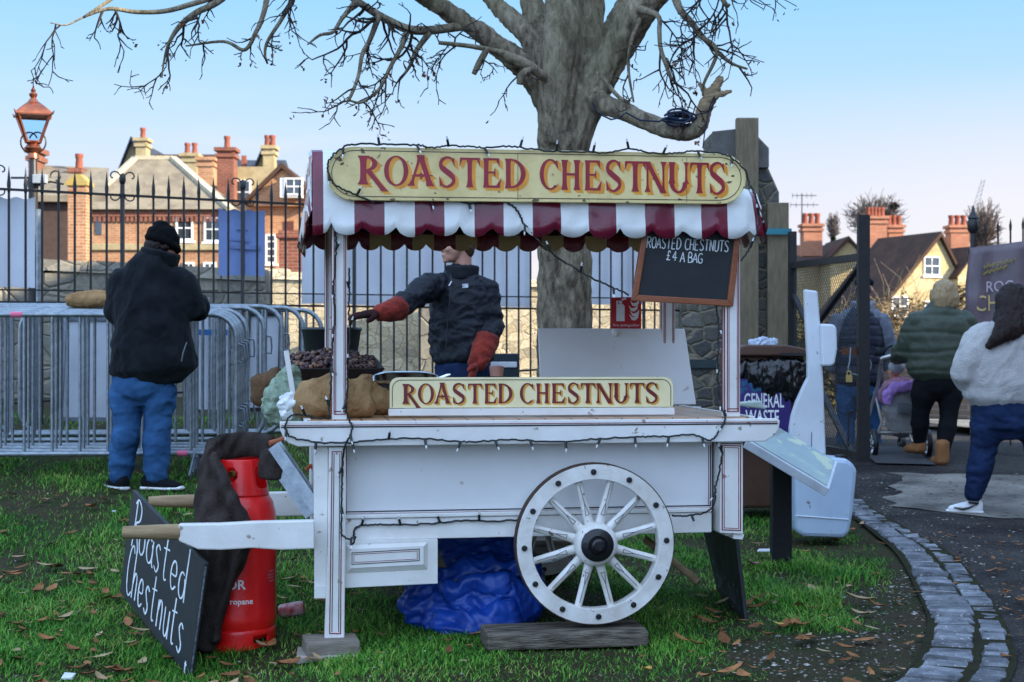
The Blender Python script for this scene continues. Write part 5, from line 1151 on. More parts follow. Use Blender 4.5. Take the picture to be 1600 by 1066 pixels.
# channel-section steel leaning behind the gas cylinder
q = MB(); a, b = Cw(424,700,.20), Cw(493,800,.12); d = (b-a); n = d.cross(V((0,1,0))).normalized()
q.bar((0,0,0), d, .012, .10, up=n); q.bar(-n*.0+V((0,-.05,0))+n*.02, d+V((0,-.05,0))+n*.02, .05, .008, up=(0,1,0))
at(obj('steel_channel', q, galv, label='sloping galvanised steel channel between the red cylinder and the cart', cat='steel channel'), a)
q = MB(); pts = [Cw(421,693,.22), Cw(438,688,.24), Cw(446,683,.24)]; q.tube([p-pts[0] for p in pts], .012, 8); at(obj('copper_pipe', q, mat('orange_hose', (.40,.12,.05), .5), smooth=60, label='short orange pipe end by the left tip of the counter', cat='pipe'), pts[0])
q = MB(); pts = crv([tuple(Cw(x, y, .3)) for x, y in ((478,735),(486,728),(492,740),(490,760),(480,770))], 5); q.tube([V(p)-V(pts[0]) for p in pts], .009, 7); at(obj('gas_hose', q, mat('orange_rubber', (.50,.10,.03), .5), smooth=60, label='orange gas hose looping beside the left cart end', cat='hose'), V(pts[0]))
# ------------------------------------------------------------------ red gas cylinder
GY = 6.62; gp = W(374, 800, GY); gz0 = EYE+(HOR-1010)/F*GY; gc = thing('gas_cylinder', 'tall red propane gas cylinder standing left of the cart', 'gas cylinder', (gp.x, GY, gz0))
def gh(py): return EYE+(HOR-py)/F*GY-gz0
rb_ = .157
q = MB(); q.lathe([(.0001,.05),(rb_*.85,.05),(rb_*.985,gh(974)),(rb_*1.0,gh(966)),(rb_*1.012,gh(962)),(rb_*1.0,gh(957)),(rb_,gh(880)),(rb_*1.0,gh(818)),(rb_*.985,gh(800)),(rb_*.92,gh(784)),(rb_*.80,gh(773)),(rb_*.55,gh(765)),(.0001,gh(762))], n=48); body = obj('body', q, redp, gc, smooth=60)
def shell(name, prof, holes, n=96, m=redp, thick=.005):
    q = MB(); nz = len(prof)
    for r_, z in prof:
        for k_ in range(n): a = 2*PI*k_/n-PI; q.v.append((r_*math.sin(a), -r_*math.cos(a), z))
    for j in range(nz-1):
        for k_ in range(n):
            a = 2*PI*(k_+.5)/n-PI; z = (prof[j][1]+prof[j+1][1])/2
            if any(((a-ha)/hw)**e+((z-hz)/hh)**e < 1 for ha, hw, hz, hh, e in holes): continue
            q.f.append((j*n+k_, j*n+(k_+1) % n, (j+1)*n+(k_+1) % n, (j+1)*n+k_)); q.m.append(0)
    o = obj(name, q, m, gc, smooth=60); s = o.modifiers.new('t', 'SOLIDIFY'); s.thickness = thick; return o
c0, c1 = gh(772), gh(716); shell('collar', [(.128-.026*t-.0*t, c0+(c1-c0)*t) for t in np.linspace(0, 1, 27)], [(-.16,.24,(c0+c1)/2+.012,.030,2),(1.15,.35,(c0+c1)/2,.05,4)], 140)
q = MB(); q.lathe([(.045,gh(766)),(.03,gh(758)),(.022,gh(745)),(.022,gh(730)),(.0001,gh(728))], n=14); q.tube([(0,0,gh(740)),(-.03,-.05,gh(740))], .014, 10); obj('valve', q, mat('brass_valve', (.45,.32,.12), .35, metal=.8), gc, smooth=50)
shell('foot_ring', [(rb_*.99-.0*t, .0+.075*t) for t in np.linspace(0, 1, 9)]+[(rb_*.985,.085),(rb_*.95,.095)], [(-.62,.25,.052,.017,6),(.80,.25,.052,.017,6)], 110)
def wrap(mb, px, py, sx):
    x0 = (px-374)/F*(GY-rb_); a0 = math.asin(max(-.99, min(.99, x0/rb_))); z0 = gh(py); r_ = rb_+.0012
    mb.xf(lambda v_: (r_*math.sin(a0+v_.x/rb_), -r_*math.cos(a0+v_.x/rb_), z0+v_.y)); return mb
obj('print', wrap(font_mesh('CALOR', .055, 'RIGHT', .0012), 393, 912, 1), wtext, body); obj('print', wrap(font_mesh('Propane', .034, 'RIGHT', .0006), 404, 935, 1), wtext, body)
q = MB()
for i in range(5):
    for j in range(4):
        if random.random() < .8: q.add([(i*.011, -j*.014, 0),(i*.011+.008,-j*.014,0),(i*.011+.008,-j*.014+.006,0),(i*.011,-j*.014+.006,0)], [(0,1,2,3)])
obj('print', wrap(q, 424, 890, 1), mat('faded_print', (.55,.25,.22), .5), body)
# blanket draped round the cylinder: folded cloth over the collar, hanging down its left side and twisting to the foot
q = MB(); Yb = 6.47
def bs(px, py, a, b, dY=0): p = W(px, py, Yb+dY); return (p.x, p.y, p.z, a, b)
q.chain([bs(334,712,.030,.10,.10),bs(327,740,.038,.13,.06),bs(333,780,.075,.125,-.0),bs(343,815,.112,.11,-.03),bs(347,850,.120,.10,-.04),bs(342,885,.098,.09,-.04),bs(333,925,.074,.08,-.04),bs(328,970,.060,.07,-.04),bs(321,1012,.045,.06,-.04)], side=(1,0,0), n=24)
q.chain([bs(336,716,.022,.05,-.03),bs(346,748,.028,.05,-.09),bs(362,782,.03,.045,-.11),bs(381,815,.03,.04,-.10),bs(386,845,.03,.04,-.09),bs(366,885,.025,.04,-.09),bs(346,940,.025,.04,-.08),bs(335,1000,.025,.04,-.07)], side=(1,0,0), n=14)
for k_ in range(3):
    q.chain([bs(330,716-k_*7,.020,.05,.05),bs(345,704-k_*4,.018,.05,.18),bs(375,699-k_*5,.018,.045,.24),bs(405,699-k_*4,.018,.045,.22),bs(424,708-k_*5,.020,.05,.14)], side=(0,1,0), n=12)
q.chain([bs(424,704,.022,.05,.10),bs(424,725,.020,.06,.07),bs(421,748,.016,.05,.06)], side=(0,1,0), n=12)
q.chain([bs(318,760,.018,.06,.0),bs(312,810,.020,.08,-.02),bs(308,850,.022,.08,-.02)], side=(1,0,0), n=12)
bl_ = solid('blanket', q, blanket_m, voxel=.0075, smooth=2, label='dark grey brown blanket draped around the red gas cylinder', cat='blanket')
for v_ in bl_.data.vertices:
    c = v_.co; ph = (c.x*1.0-c.z*.42)*95+mnoise.noise(V((c.x*7, c.y*7, c.z*4)))*4.5; am = .0075*(.6+.6*mnoise.noise(V((c.x*5, c.z*5, 3))))
    d = math.sin(ph)*am+.004*mnoise.noise(V((c.x*30, c.y*30, c.z*14))); nn = v_.normal; v_.co = c+V((nn.x, nn.y, nn.z*.3))*d
# leaning chalkboard at the left
lb = thing('chalkboard', 'large tilted black chalkboard chalked roasted chestnuts leaning on the cart shaft', 'chalkboard')
BL, BR, TR, TL = W(187,925,7.02), W(295,1062,6.15), W(320,880,6.13), W(207,765,7.02); nn = (BR-BL).cross(TL-BL).normalized()
if nn.dot(BL-V((0,0,EYE))) > 0: nn = -nn
def Lp(s, t, l=0): return (BL*(1-s)+BR*s)*(1-t)+(TL*(1-s)+TR*s)*t+nn*l
q = MB(); q.hexa([Lp(0,0,0),Lp(1,0,0),Lp(1,0,-.018),Lp(0,0,-.018),Lp(0,1,0),Lp(1,1,0),Lp(1,1,-.018),Lp(0,1,-.018)]); pb_ = obj('panel', q, slate, lb, bevel=.003)
q = MB(); q.hexa([Lp(1.001,0.05,-.002),Lp(1.004,.05,-.002),Lp(1.004,.05,-.008),Lp(1.001,.05,-.008),Lp(1.001,.97,-.002),Lp(1.004,.97,-.002),Lp(1.004,.97,-.008),Lp(1.001,.97,-.008)]); obj('worn_edge', q, mat('worn_paint_edge', (.24,.27,.29), .7, c2=(.03,.035,.04), scale=60), pb_)
def word(keys, s0, ds, t0, h, sl=0):
    return [(k_, s0+i*ds, t0+i*sl, ds*2.0, h) for i, k_ in enumerate(keys)]
chalk_text(pb_, word(['r0','o','a','s','t','e','d'], .07, .112, .52, .43, .004), lambda x, y, l: Lp(x, y, l), .017, chalk)
chalk_text(pb_, word(['c0','h','e','s','t','n','u','t','s'], .07, .092, .08, .44, .004)+[('t', .93, .02, .08, .10)], lambda x, y, l: Lp(x, y, l), .016, chalk)
# second chalkboard under the right end
rbd = thing('chalkboard', 'narrow black chalkboard leaning under the right end of the cart', 'chalkboard')
BL, BR, TR, TL = W(1121,925,7.75), W(1165,982,6.95), W(1142,790,6.98), W(1092,800,7.8); nn = (BR-BL).cross(TL-BL).normalized()
if nn.dot(BL-V((0,0,EYE))) > 0: nn = -nn
q = MB(); q.hexa([Lp(0,0,0),Lp(1,0,0),Lp(1,0,-.018),Lp(0,0,-.018),Lp(0,1,0),Lp(1,1,0),Lp(1,1,-.018),Lp(0,1,-.018)]); p2 = obj('panel', q, slate, rbd, bevel=.003)
chalk_text(p2, word(['c0','h','e','s','t','n','u','t','s'], .08, .094, .12, .30), lambda x, y, l: Lp(x, y, l), .010, mat('faint_chalk', (.25,.30,.32), .8))
# blue tarpaulin bundled under the cart
q = MB(); Yt = 6.85
def ts(px, py, a, b, dY=0): p = W(px, py, Yt+dY); return (p.x, p.y, p.z, a, b)
q.chain([ts(650,905,.02,.04),ts(648,935,.035,.06),ts(665,955,.05,.08),ts(700,958,.055,.10,-.05),ts(745,948,.06,.11,-.08),ts(790,935,.07,.11,-.05),ts(835,945,.06,.09)], side=(0,1,0))
q.chain([ts(665,918,.03,.05),ts(700,908,.035,.06,.06),ts(750,898,.05,.07,.08),ts(830,895,.06,.07,.1)], side=(0,1,0))
q.chain([ts(745,835,.17,.04,.25),ts(752,870,.175,.05,.2),ts(765,920,.16,.08,.12)], side=(1,0,0))
q.chain([ts(685,976,.025,.05,-.10),ts(725,980,.03,.06,-.14),ts(765,972,.03,.06,-.14),ts(800,955,.03,.05,-.12)], side=(0,1,0))
q.chain([ts(700,925,.014,.03,-.10),ts(740,915,.014,.03,-.12),ts(790,912,.016,.03,-.12)], side=(0,1,0))
solid('tarpaulin', q, tarp_m, voxel=.008, folds=.030, fscale=5.0, smooth=2, seed=6, fstretch=(.9,.9,1.6), label='crumpled bright blue tarpaulin bundled on the grass under the cart', cat='tarpaulin')
q = MB(); a, b = W(1008,842,7.4), W(1092,910,7.25); q.tube([(0,0,0), b-a], .018, 10); at(obj('wooden_pole', q, tan_wood, smooth=60, label='bare wooden pole sloping to the ground behind the spoked wheel', cat='pole'), a)
q = MB(); q.box(-.55,.55,-.15,.15,0,.18); at(obj('wooden_crate', q, grey_wood, label='dark low wooden crate in the shadow below the cart', cat='crate', bevel=.01), V((-.25, 8.0, .08)))
q = MB(); q.lathe([(.0001,0),(.026,.002),(.033,.012),(.033,.10),(.026,.115),(.0001,.115)], n=18); q.xf(lambda v_: Matrix.Rotation(R(80), 3, 'Y') @ v_)
o = at(obj('drinks_can', q, mat('red_can', (.45,.02,.03), .3, c2=(.6,.55,.55), scale=22, var=0), smooth=40, label='small red and white can on the grass beside the cylinder', cat='can'), V((W(436,955,6.95).x, 6.95, .05)))
# ------------------------------------------------------------------ fairy light cables
def lights(label, runs, nb=10, rad=.0042):
    t = thing('fairy_lights', label, 'fairy lights'); rr = random.Random(len(label))
    cb_ = MB(); bl = []
    for pts in runs:
        P = crv([tuple(p) for p in pts], 10); P = [V(p)+V((rr.uniform(-.003,.003), rr.uniform(-.002,.001), rr.uniform(-.003,.003))) for p in P]
        cb_.tube(P, rad, 6); L = sum((b-a).length for a, b in zip(P[:-1], P[1:])); step = L/max(1, round(L/.155)); acc = step*.5; run = 0
        for a, b in zip(P[:-1], P[1:]):
            l = (b-a).length
            while run+l >= acc: bl.append(a.lerp(b, (acc-run)/l)); acc += step
            run += l
    obj('cable', cb_, cable_m, t, smooth=60)
    for p in bl:
        q = MB(); d = V((rr.uniform(-.6,.6), rr.uniform(-.5,-.1), rr.choice([-1,-1,1]))).normalized()
        q.tube([p, p+d*.030], [.0058,.0052], 7, m=0); q.tube([p+d*.030, p+d*.044], [.0045,.0028], 7, m=1); obj('bulb', q, [cable_m, bulb_m], t, smooth=60)
    return t
S1 = SV-.012
top_run = [Cw(x, y, S1) for x, y in ((585,317),(545,300),(523,288),(513,270),(514,252),(528,236),(550,226),(600,226),(655,227),(670,231),(700,228),(733,229),(760,231),(800,229),(845,235),(910,237),(945,239),(985,233),(1010,238),(1050,240),(1085,236),(1130,241),(1150,252),(1165,268),(1170,285),(1180,305),(1185,330),(1184,360),(1170,390),(1158,408))]
lights('black fairy light cable wound around the big upper sign', [top_run, [Cw(x, y, -.11) for x, y in ((585,316),(640,312),(700,313),(740,317),(775,313),(795,318),(810,332),(818,348),(832,366),(850,385),(880,408),(920,432),(955,448),(983,461))]])
lights('black fairy light cable wound down the left post and cart leg', [[Cw(x, y, -.07) for x, y in ((524,360),(525,390),(523,420),(521,450),(523,490),(520,530),(518,570),(516,610),(514,650),(512,655))], [Cw(x, y, -.07) for x, y in ((545,420),(546,455),(545,480),(547,520),(544,560),(543,600),(541,640),(546,655))], [Cw(x, y, -.115) for x, y in ((546,655),(550,672),(542,690),(538,700))]+[Cw(x, y, -.09) for x, y in ((536,720),(534,760),(534,800),(533,830),(545,843),(555,838),(551,850))]])
lights('black fairy light cable swagged along the front edge of the counter', [[Cw(x, y, -.112) for x, y in ((505,655),(470,648),(452,652),(446,668),(455,683),(490,690),(540,692),(600,687),(660,685),(720,690),(760,689),(800,687),(865,690),(930,686),(990,683),(1035,682),(1085,680),(1110,688),(1125,672),(1133,655),(1132,640))], [Cw(x, y, -.012) for x, y in ((552,840),(556,825),(575,820),(620,820),(680,818),(720,814),(780,814),(840,812))], [Cw(x, y, -.07) for x, y in ((1110,688),(1128,700),(1125,730),(1118,760),(1116,785),(1105,800),(1075,806),(1050,806))]])
lights('black fairy light cable running down the right hand post', [[Cw(x, y, -.062) for x, y in ((1119,478),(1122,500),(1123,540),(1121,570),(1122,600),(1126,630),(1133,652))]])
# ------------------------------------------------------------------ the big pollarded tree behind the cart
def bark_mat():
    m, nt, b = _new('grey_plane_bark'); L = nt.links; tc = _nd(nt, 'ShaderNodeTexCoord'); mp = _nd(nt, 'ShaderNodeMapping', Scale=(1,1,.35)); L.new(tc.outputs['Object'], mp.inputs[0])
    n1 = _nd(nt, 'ShaderNodeTexNoise', Scale=5.0, Detail=9.0, Roughness=.65); L.new(mp.outputs[0], n1.inputs['Vector'])
    n2 = _nd(nt, 'ShaderNodeTexNoise', Scale=26.0, Detail=8.0, Roughness=.7); L.new(mp.outputs[0], n2.inputs['Vector'])
    rp = _nd(nt, 'ShaderNodeValToRGB'); e = rp.color_ramp.elements; cs = [(.36,(.028,.021,.015)),(.45,(.14,.112,.078)),(.53,(.28,.23,.16)),(.64,(.43,.37,.26))]
    while len(e) < 4: e.new(.5)
    for i, (p, c) in enumerate(cs): e[i].position = p; e[i].color = rgb(c)
    mi_ = _nd(nt, 'ShaderNodeMath', operation='MULTIPLY_ADD'); mi_.inputs[1].default_value = .55; L.new(n2.outputs[0], mi_.inputs[0]); mh = _nd(nt, 'ShaderNodeMath', operation='MULTIPLY'); mh.inputs[1].default_value = .47; L.new(n1.outputs[0], mh.inputs[0]); L.new(mh.outputs[0], mi_.inputs[2])
    L.new(mi_.outputs[0], rp.inputs[0])
    n4 = _nd(nt, 'ShaderNodeTexNoise', Scale=55.0, Detail=2.0); L.new(tc.outputs['Object'], n4.inputs['Vector']); r4 = _nd(nt, 'ShaderNodeValToRGB'); r4.color_ramp.elements[0].position = .72; r4.color_ramp.elements[1].position = .75; L.new(n4.outputs[0], r4.inputs[0])
    n5 = _nd(nt, 'ShaderNodeTexNoise', Scale=1.6, Detail=3.0); L.new(tc.outputs['Object'], n5.inputs['Vector']); r5 = _nd(nt, 'ShaderNodeMapRange'); r5.inputs['From Min'].default_value = .45; r5.inputs['From Max'].default_value = .65; r5.inputs['To Max'].default_value = .45; L.new(n5.outputs[0], r5.inputs['Value'])
    mg = _nd(nt, 'ShaderNodeMixRGB'); mg.inputs['Color2'].default_value = (.15,.15,.075,1); L.new(r5.outputs[0], mg.inputs['Fac']); L.new(rp.outputs[0], mg.inputs['Color1'])
    mx = _nd(nt, 'ShaderNodeMixRGB'); mx.inputs['Color2'].default_value = (.5,.5,.46,1); L.new(r4.outputs[0], mx.inputs['Fac']); L.new(mg.outputs[0], mx.inputs['Color1']); L.new(mx.outputs[0], b.inputs['Base Color'])
    bp = _nd(nt, 'ShaderNodeBump', Strength=1.0, Distance=.06); L.new(mi_.outputs[0], bp.inputs['Height']); L.new(bp.outputs[0], b.inputs['Normal']); b.inputs['Roughness'].default_value = .9; b.inputs['Specular IOR Level'].default_value = .1; return m
bark = bark_mat(); twig_m = mat('dark_twig_bark', (.055,.045,.038), .85, c2=(.035,.028,.025), scale=20)
barew = mat('sunlit_split_bare_wood', (.42,.31,.18), .85, c2=(.22,.16,.10), scale=9, stretch=(2,2,8), bump=.7, bscale=30)  # pale split wood, with sun on the break also put into its tone
TY = 10.5
tree = thing('bare_tree', 'thick bare pollarded tree rising behind the chestnut cart', 'tree', (0,0,0))
def tp_(px, py, dY=0): return W(px, py, TY+dY)
def limb_pts(L_, n=7):
    P = crv([(*tp_(a[0], a[1], a[3] if len(a) > 3 else 0), a[2]/F*TY) for a in L_], n); return [V(p[:3]) for p in P], [p[3] for p in P]
sh = MB()
def shell_limb(L_, n=14):
    P, r_ = limb_pts(L_, 5); sh.chain([(*p, q*1.0, q*1.0) for p, q in zip(P, r_)], n=n)
shell_limb([(884,800,62),(884,740,50),(884,640,43),(882,520,41),(882,400,40),(880,300,38),(879,235,37),(880,190,36),(884,160,34)], 20)
shell_limb([(868,220,25,-.10),(870,170,27,-.13),(873,120,28,-.16),(878,40,27,-.14),(882,-40,25),(884,-160,22,.1),(870,-330,16,.2),(850,-520,9,.2)])
shell_limb([(892,235,24,-.05),(908,180,27,-.06),(936,120,26,-.05),(974,60,24,-.1),(1008,8,22,-.2),(1052,-50,19,-.3),(1100,-160,15,-.4),(1150,-300,8,-.4)])
shell_limb([(896,200,24,.12),(915,90,24,.2),(922,-10,22,.3),(930,-140,20,.4),(960,-320,12,.5)])
shell_limb([(866,178,20,-.04),(835,122,19,-.05),(800,88,16.5,-.1),(765,62,14.5,-.15),(730,38,13,-.2),(690,12,12,-.3),(640,-22,10.5,-.4),(580,-60,8,-.5)])
shell_limb([(868,150,20,.12),(846,92,18,.18),(822,52,15,.22),(790,22,13,.3),(760,-12,11,.4),(720,-70,9,.5)])
shell_limb([(870,130,22,.22),(850,60,19,.28),(832,10,17,.34),(818,-50,14,.4),(780,-180,9,.6)])
shell_limb([(925,110,18,.2),(945,70,16,.3),(965,30,14,.4),(985,-10,12,.5),(1010,-80,8,.6)])
for i in range(12):
    a = i*2.4; px, py = 882+28*math.cos(a), 170+i*26; sh.ell(tp_(px*.75+882*.25, py, -.13+.04*math.sin(a)), (.04,.04,.08), 8)
tk = solid('trunk', sh, bark, tree, voxel=.015, smooth=2, folds=.014, fscale=7, fstretch=(1.8,1.8,.45), seed=1)
# the broken low branch on the right
q = MB(); P, r_ = limb_pts([(915,150,22,-.05),(948,165,15,-.25),(978,175,13.5,-.35),(1010,190,13,-.42),(1045,203,13,-.5),(1075,207,12.5,-.55),(1092,198,12,-.55),(1098,180,10.5,-.55),(1106,160,10,-.55)], 6); q.chain([(*p, a, a) for p, a in zip(P, r_)], n=14)
solid('branch', q, bark, tree, voxel=.014, folds=.006, fscale=12)
q = MB(); P, r_ = limb_pts([(1094,196,10,-.56),(1100,172,10,-.56),(1110,152,9,-.56),(1118,138,7,-.56),(1126,122,4,-.56)], 5); q.chain([(*p, a*1.05, a*.8) for p, a in zip(P, r_)], n=12)
for L_ in ([(1104,160,5,-.57),(1120,150,4,-.6),(1142,143,2.5,-.6)], [(1106,150,4,-.57),(1098,138,3,-.55),(1092,132,2,-.55)]): P, r_ = limb_pts(L_, 3); q.chain([(*p, a, a) for p, a in zip(P, r_)], n=8)
solid('broken_branch', q, barew, tree, voxel=.009, folds=.010, fscale=18, smooth=1)
# boughs and twigs
bo_, tw = MB(), MB(); ends = []
def limb(L_): 
    P, r_ = limb_pts(L_, 7); bo_.tube(P, r_, 7); return P, r_
def twig(p, d, L, r0, depth, rg):
    n = max(3, int(L/.045)); P = [p.copy()]; d = d.normalized(); rr = []
    for i in range(n):
        t = i/n; d = (d+V((rg.gauss(0,.22), rg.gauss(0,.20), rg.gauss(0,.20)-.10*(1-t)+.12*(t > .65)))).normalized()
        P.append(P[-1]+d*(L/n))
    r0 = max(r0*1.35, .0042); rr = [max(.0026, r0*(1-.62*i/n)) for i in range(n+1)]; tw.tube(P, rr, 4, cap=False)
    if depth > 0:
        for i in range(1, n+1):
            if rg.random() < (.62 if depth > 1 else .42):
                dd = (P[i]-P[i-1]).normalized(); s = V((rg.gauss(0,1), rg.gauss(0,.8), rg.gauss(-.1,.9))); s = (s-dd*s.dot(dd)).normalized()
                twig(P[i], dd*.75+s*.9, L*rg.uniform(.28,.55), rr[i]*.72, depth-1, rg)
    if rg.random() < .10: ends.append(P[-1])
    if rg.random() < .05: ends.append(P[n//2])
rg = random.Random(5)
def grow(P, r_, dens, L, r0, depth=2, drop=-.45, t0=.0):
    tot = 0
    for i in range(1, len(P)):
        if i/len(P) < t0: continue
        seg = (P[i]-P[i-1]).length; k_ = seg*dens; nn_ = int(k_)+(rg.random() < k_-int(k_))
        for _ in range(nn_):
            dd = (P[i]-P[i-1]).normalized(); s = V((rg.gauss(0,.8), rg.gauss(0,.8), rg.gauss(drop,.6))).normalized()
            twig(P[i-1].lerp(P[i], rg.random()), dd*.5+s, L*rg.uniform(.5,1.3), min(r0, r_[i]*.5+.002), depth, rg)
boughs = [
 [(760,-60,9,-.3),(700,-30,8,-.4),(640,-40,7,-.5),(560,-70,6,-.6),(470,-80,5.5,-.7),(400,-50,5.2,-.8),(345,0,5,-.9),(307,20,4.6,-.9),(281,41,4,-.9),(264,68,2.6,-.9),(256,97,1.6,-.9),(253,122,1,-.9)],
 [(400,-50,5,-.8),(345,-10,4.5,-.85),(292,9,4,-.95),(255,18,3.6,-1.0),(212,19,3.2,-1.05),(170,14,2.8,-1.1),(131,27,1.6,-1.1),(104,39,1.2,-1.1),(79,36,.8,-1.1)],
 [(131,27,2.0,-1.1),(160,8,2.4,-1.1),(190,-10,3,-1.0),(260,-40,4,-.9)],
 [(725,40,8,-.22),(695,45,7,-.3),(665,48,7,-.35),(637,46,7,-.4),(610,34,6.4,-.45),(585,20,6,-.5),(555,0,5.4,-.55),(510,-30,4.5,-.6),(440,-60,3.5,-.7)],
 [(860,130,7,-.2),(830,105,8,-.35),(800,92,9,-.4),(780,82,5,-.45),(745,74,3.8,-.5),(715,70,3.4,-.55),(686,67,3,-.6)],
 [(1045,-40,9,-.3),(1060,10,6,-.5),(1080,35,5,-.55),(1100,60,4,-.6),(1125,85,3.4,-.6),(1145,100,2.4,-.6),(1168,108,1.6,-.6)],
 [(1000,15,7,-.3),(1028,25,4,-.5),(1030,50,3.6,-.55),(1032,75,3.4,-.55),(1040,100,3.2,-.6),(1050,125,2,-.6)],
 [(1100,-160,9,-.4),(1110,-60,6,-.6),(1130,0,4,-.7),(1140,10,3,-.7)],
 [(580,-60,7,-.5),(520,-80,5,-.7),(420,-150,3.5,-.9),(330,-220,2,-1.1)],
 [(720,-70,8,.5),(640,-160,5,.8),(560,-260,3,1.0)], [(780,-180,8,.6),(700,-330,5,.9),(620,-460,2.5,1.1)], [(960,-320,10,.5),(1010,-480,5,.8)], [(1150,-300,7,-.4),(1230,-420,3,-.6)], [(1010,-80,7,.6),(1080,-200,4,1.0),(1160,-300,2,1.3)], [(850,-520,8,.2),(830,-680,3,.3)]]
for i, b in enumerate(boughs):
    P, r_ = limb(b)
    if i < 2: grow(P, r_, 7.5, .34, .0070, 2, -.3, .45)
    elif i == 2: grow(P, r_, 3.5, .22, .005, 2)
    elif i == 3: grow(P, r_, 7.5, .52, .0085, 2, -.6, .2)
    elif i == 4: grow(P, r_, 7, .34, .005, 2, -.3, .4)
    elif i in (5, 6): grow(P, r_, 11, .34, .006, 2, -.2, .15)
    elif i == 7: grow(P, r_, 12, .45, .006, 2, -.4, .3)
    else: grow(P, r_, 2.2, .6, .006, 2, 0, .3)
for L_ in ([(592,24,4,-.5),(578,62,3,-.55),(566,85,2.6,-.55),(560,118,2.2,-.55),(548,150,2,-.55),(541,160,1.5,-.55)], [(637,48,4,-.4),(628,72,3,-.45),(610,105,2.4,-.5),(592,140,2,-.5),(565,160,1.8,-.5),(545,157,1.2,-.5)], [(670,52,4,-.35),(650,80,3,-.4),(640,104,2,-.45),(622,128,1.4,-.45)],
           [(555,4,4,-.6),(535,28,2.6,-.65),(520,50,2.2,-.65),(500,55,1.8,-.65),(480,70,1,-.65)], [(420,-20,4,-.8),(412,20,3,-.85),(400,50,2.6,-.85),(382,78,2.2,-.85),(350,65,1.8,-.85),(290,72,1,-.85)], [(470,-40,4,-.7),(456,0,3,-.75),(440,30,2.4,-.75),(418,65,2,-.75),(414,85,1.6,-.75),(418,100,1,-.75)],
           [(940,120,3,-.3),(965,150,2.4,-.4),(982,160,2,-.45)], [(1000,30,3,-.3),(985,70,2.2,-.4),(982,110,1.8,-.4),(990,160,1.2,-.4)], [(1092,55,3,-.6),(1120,80,2.4,-.65),(1100,130,1.8,-.65),(1098,150,1.2,-.65)], [(830,105,5,-.36),(815,118,4.4,-.4),(812,132,4,-.4)], [(760,78,4,-.48),(748,100,4,-.5),(740,116,3,-.5)]):
    P, r_ = limb([(a[0],a[1],a[2]*1.3,a[3]) for a in L_]); grow(P, r_, 9, .24, .005, 2, -.15, .2)
obj('boughs', bo_, bark, tree, smooth=180); obj('twigs', tw, twig_m, tree, smooth=180, kind='stuff')
lf = MB(); rg2 = random.Random(3)
for e in ends:
    for _ in range(rg2.choice([1,1,2,3])):
        p = e+V((rg2.gauss(0,.012), rg2.gauss(0,.012), rg2.gauss(-.015,.012))); rot = Matrix.Rotation(rg2.uniform(0,6), 3, 'Z') @ Matrix.Rotation(rg2.uniform(-1.2,1.2), 3, 'X'); s = rg2.uniform(.010,.026)
        P = [p+rot @ V(v_) for v_ in ((-s*.4,0,0),(0,.25*s,-s*.6),(s*.45,0,-.1*s),(s*.25,-.2*s,-s*1.2),(-s*.3,.1*s,-s*1.1))]; lf.add(P, [(0,1,2),(1,3,2),(0,4,1),(1,4,3)])
obj('withered_leaves', lf, mat('withered_brown_leaf', (.16,.07,.04), .8, c2=(.08,.035,.025), scale=30, island=.5), tree, kind='stuff')
# cable coil left on the broken branch
q = MB(); c = W(1062, 183, TY-.62)
for k_ in range(7):
    a0 = k_*.9; rx, rz = .085+.02*math.sin(k_*2), .028+.008*math.cos(k_*3)
    q.tube([c+V((rx*math.cos(t)+.008*math.sin(k_*5), .04*math.sin(t*.5+k_), rz*math.sin(t)+.006*k_-.02)) for t in np.linspace(a0, a0+5.6, 22)], .0075, 6)
cc_ = [(925,160),(930,172),(940,180),(955,187),(968,184),(978,176),(1000,188),(1030,190),(1050,180)]; q.tube([W(x, y, TY-.66) for x, y in cc_], .006, 6)
q.tube([W(x, y, TY-.62) for x, y in ((1086,180),(1106,175),(1118,160),(1116,150),(1108,170),(1102,200),(1098,232))], .004, 5)
obj('cable_coil', q, mat('dark_blue_cable', (.012,.022,.05), .5), smooth=60, label='dark coiled cable hanging on the broken tree branch', cat='cable')
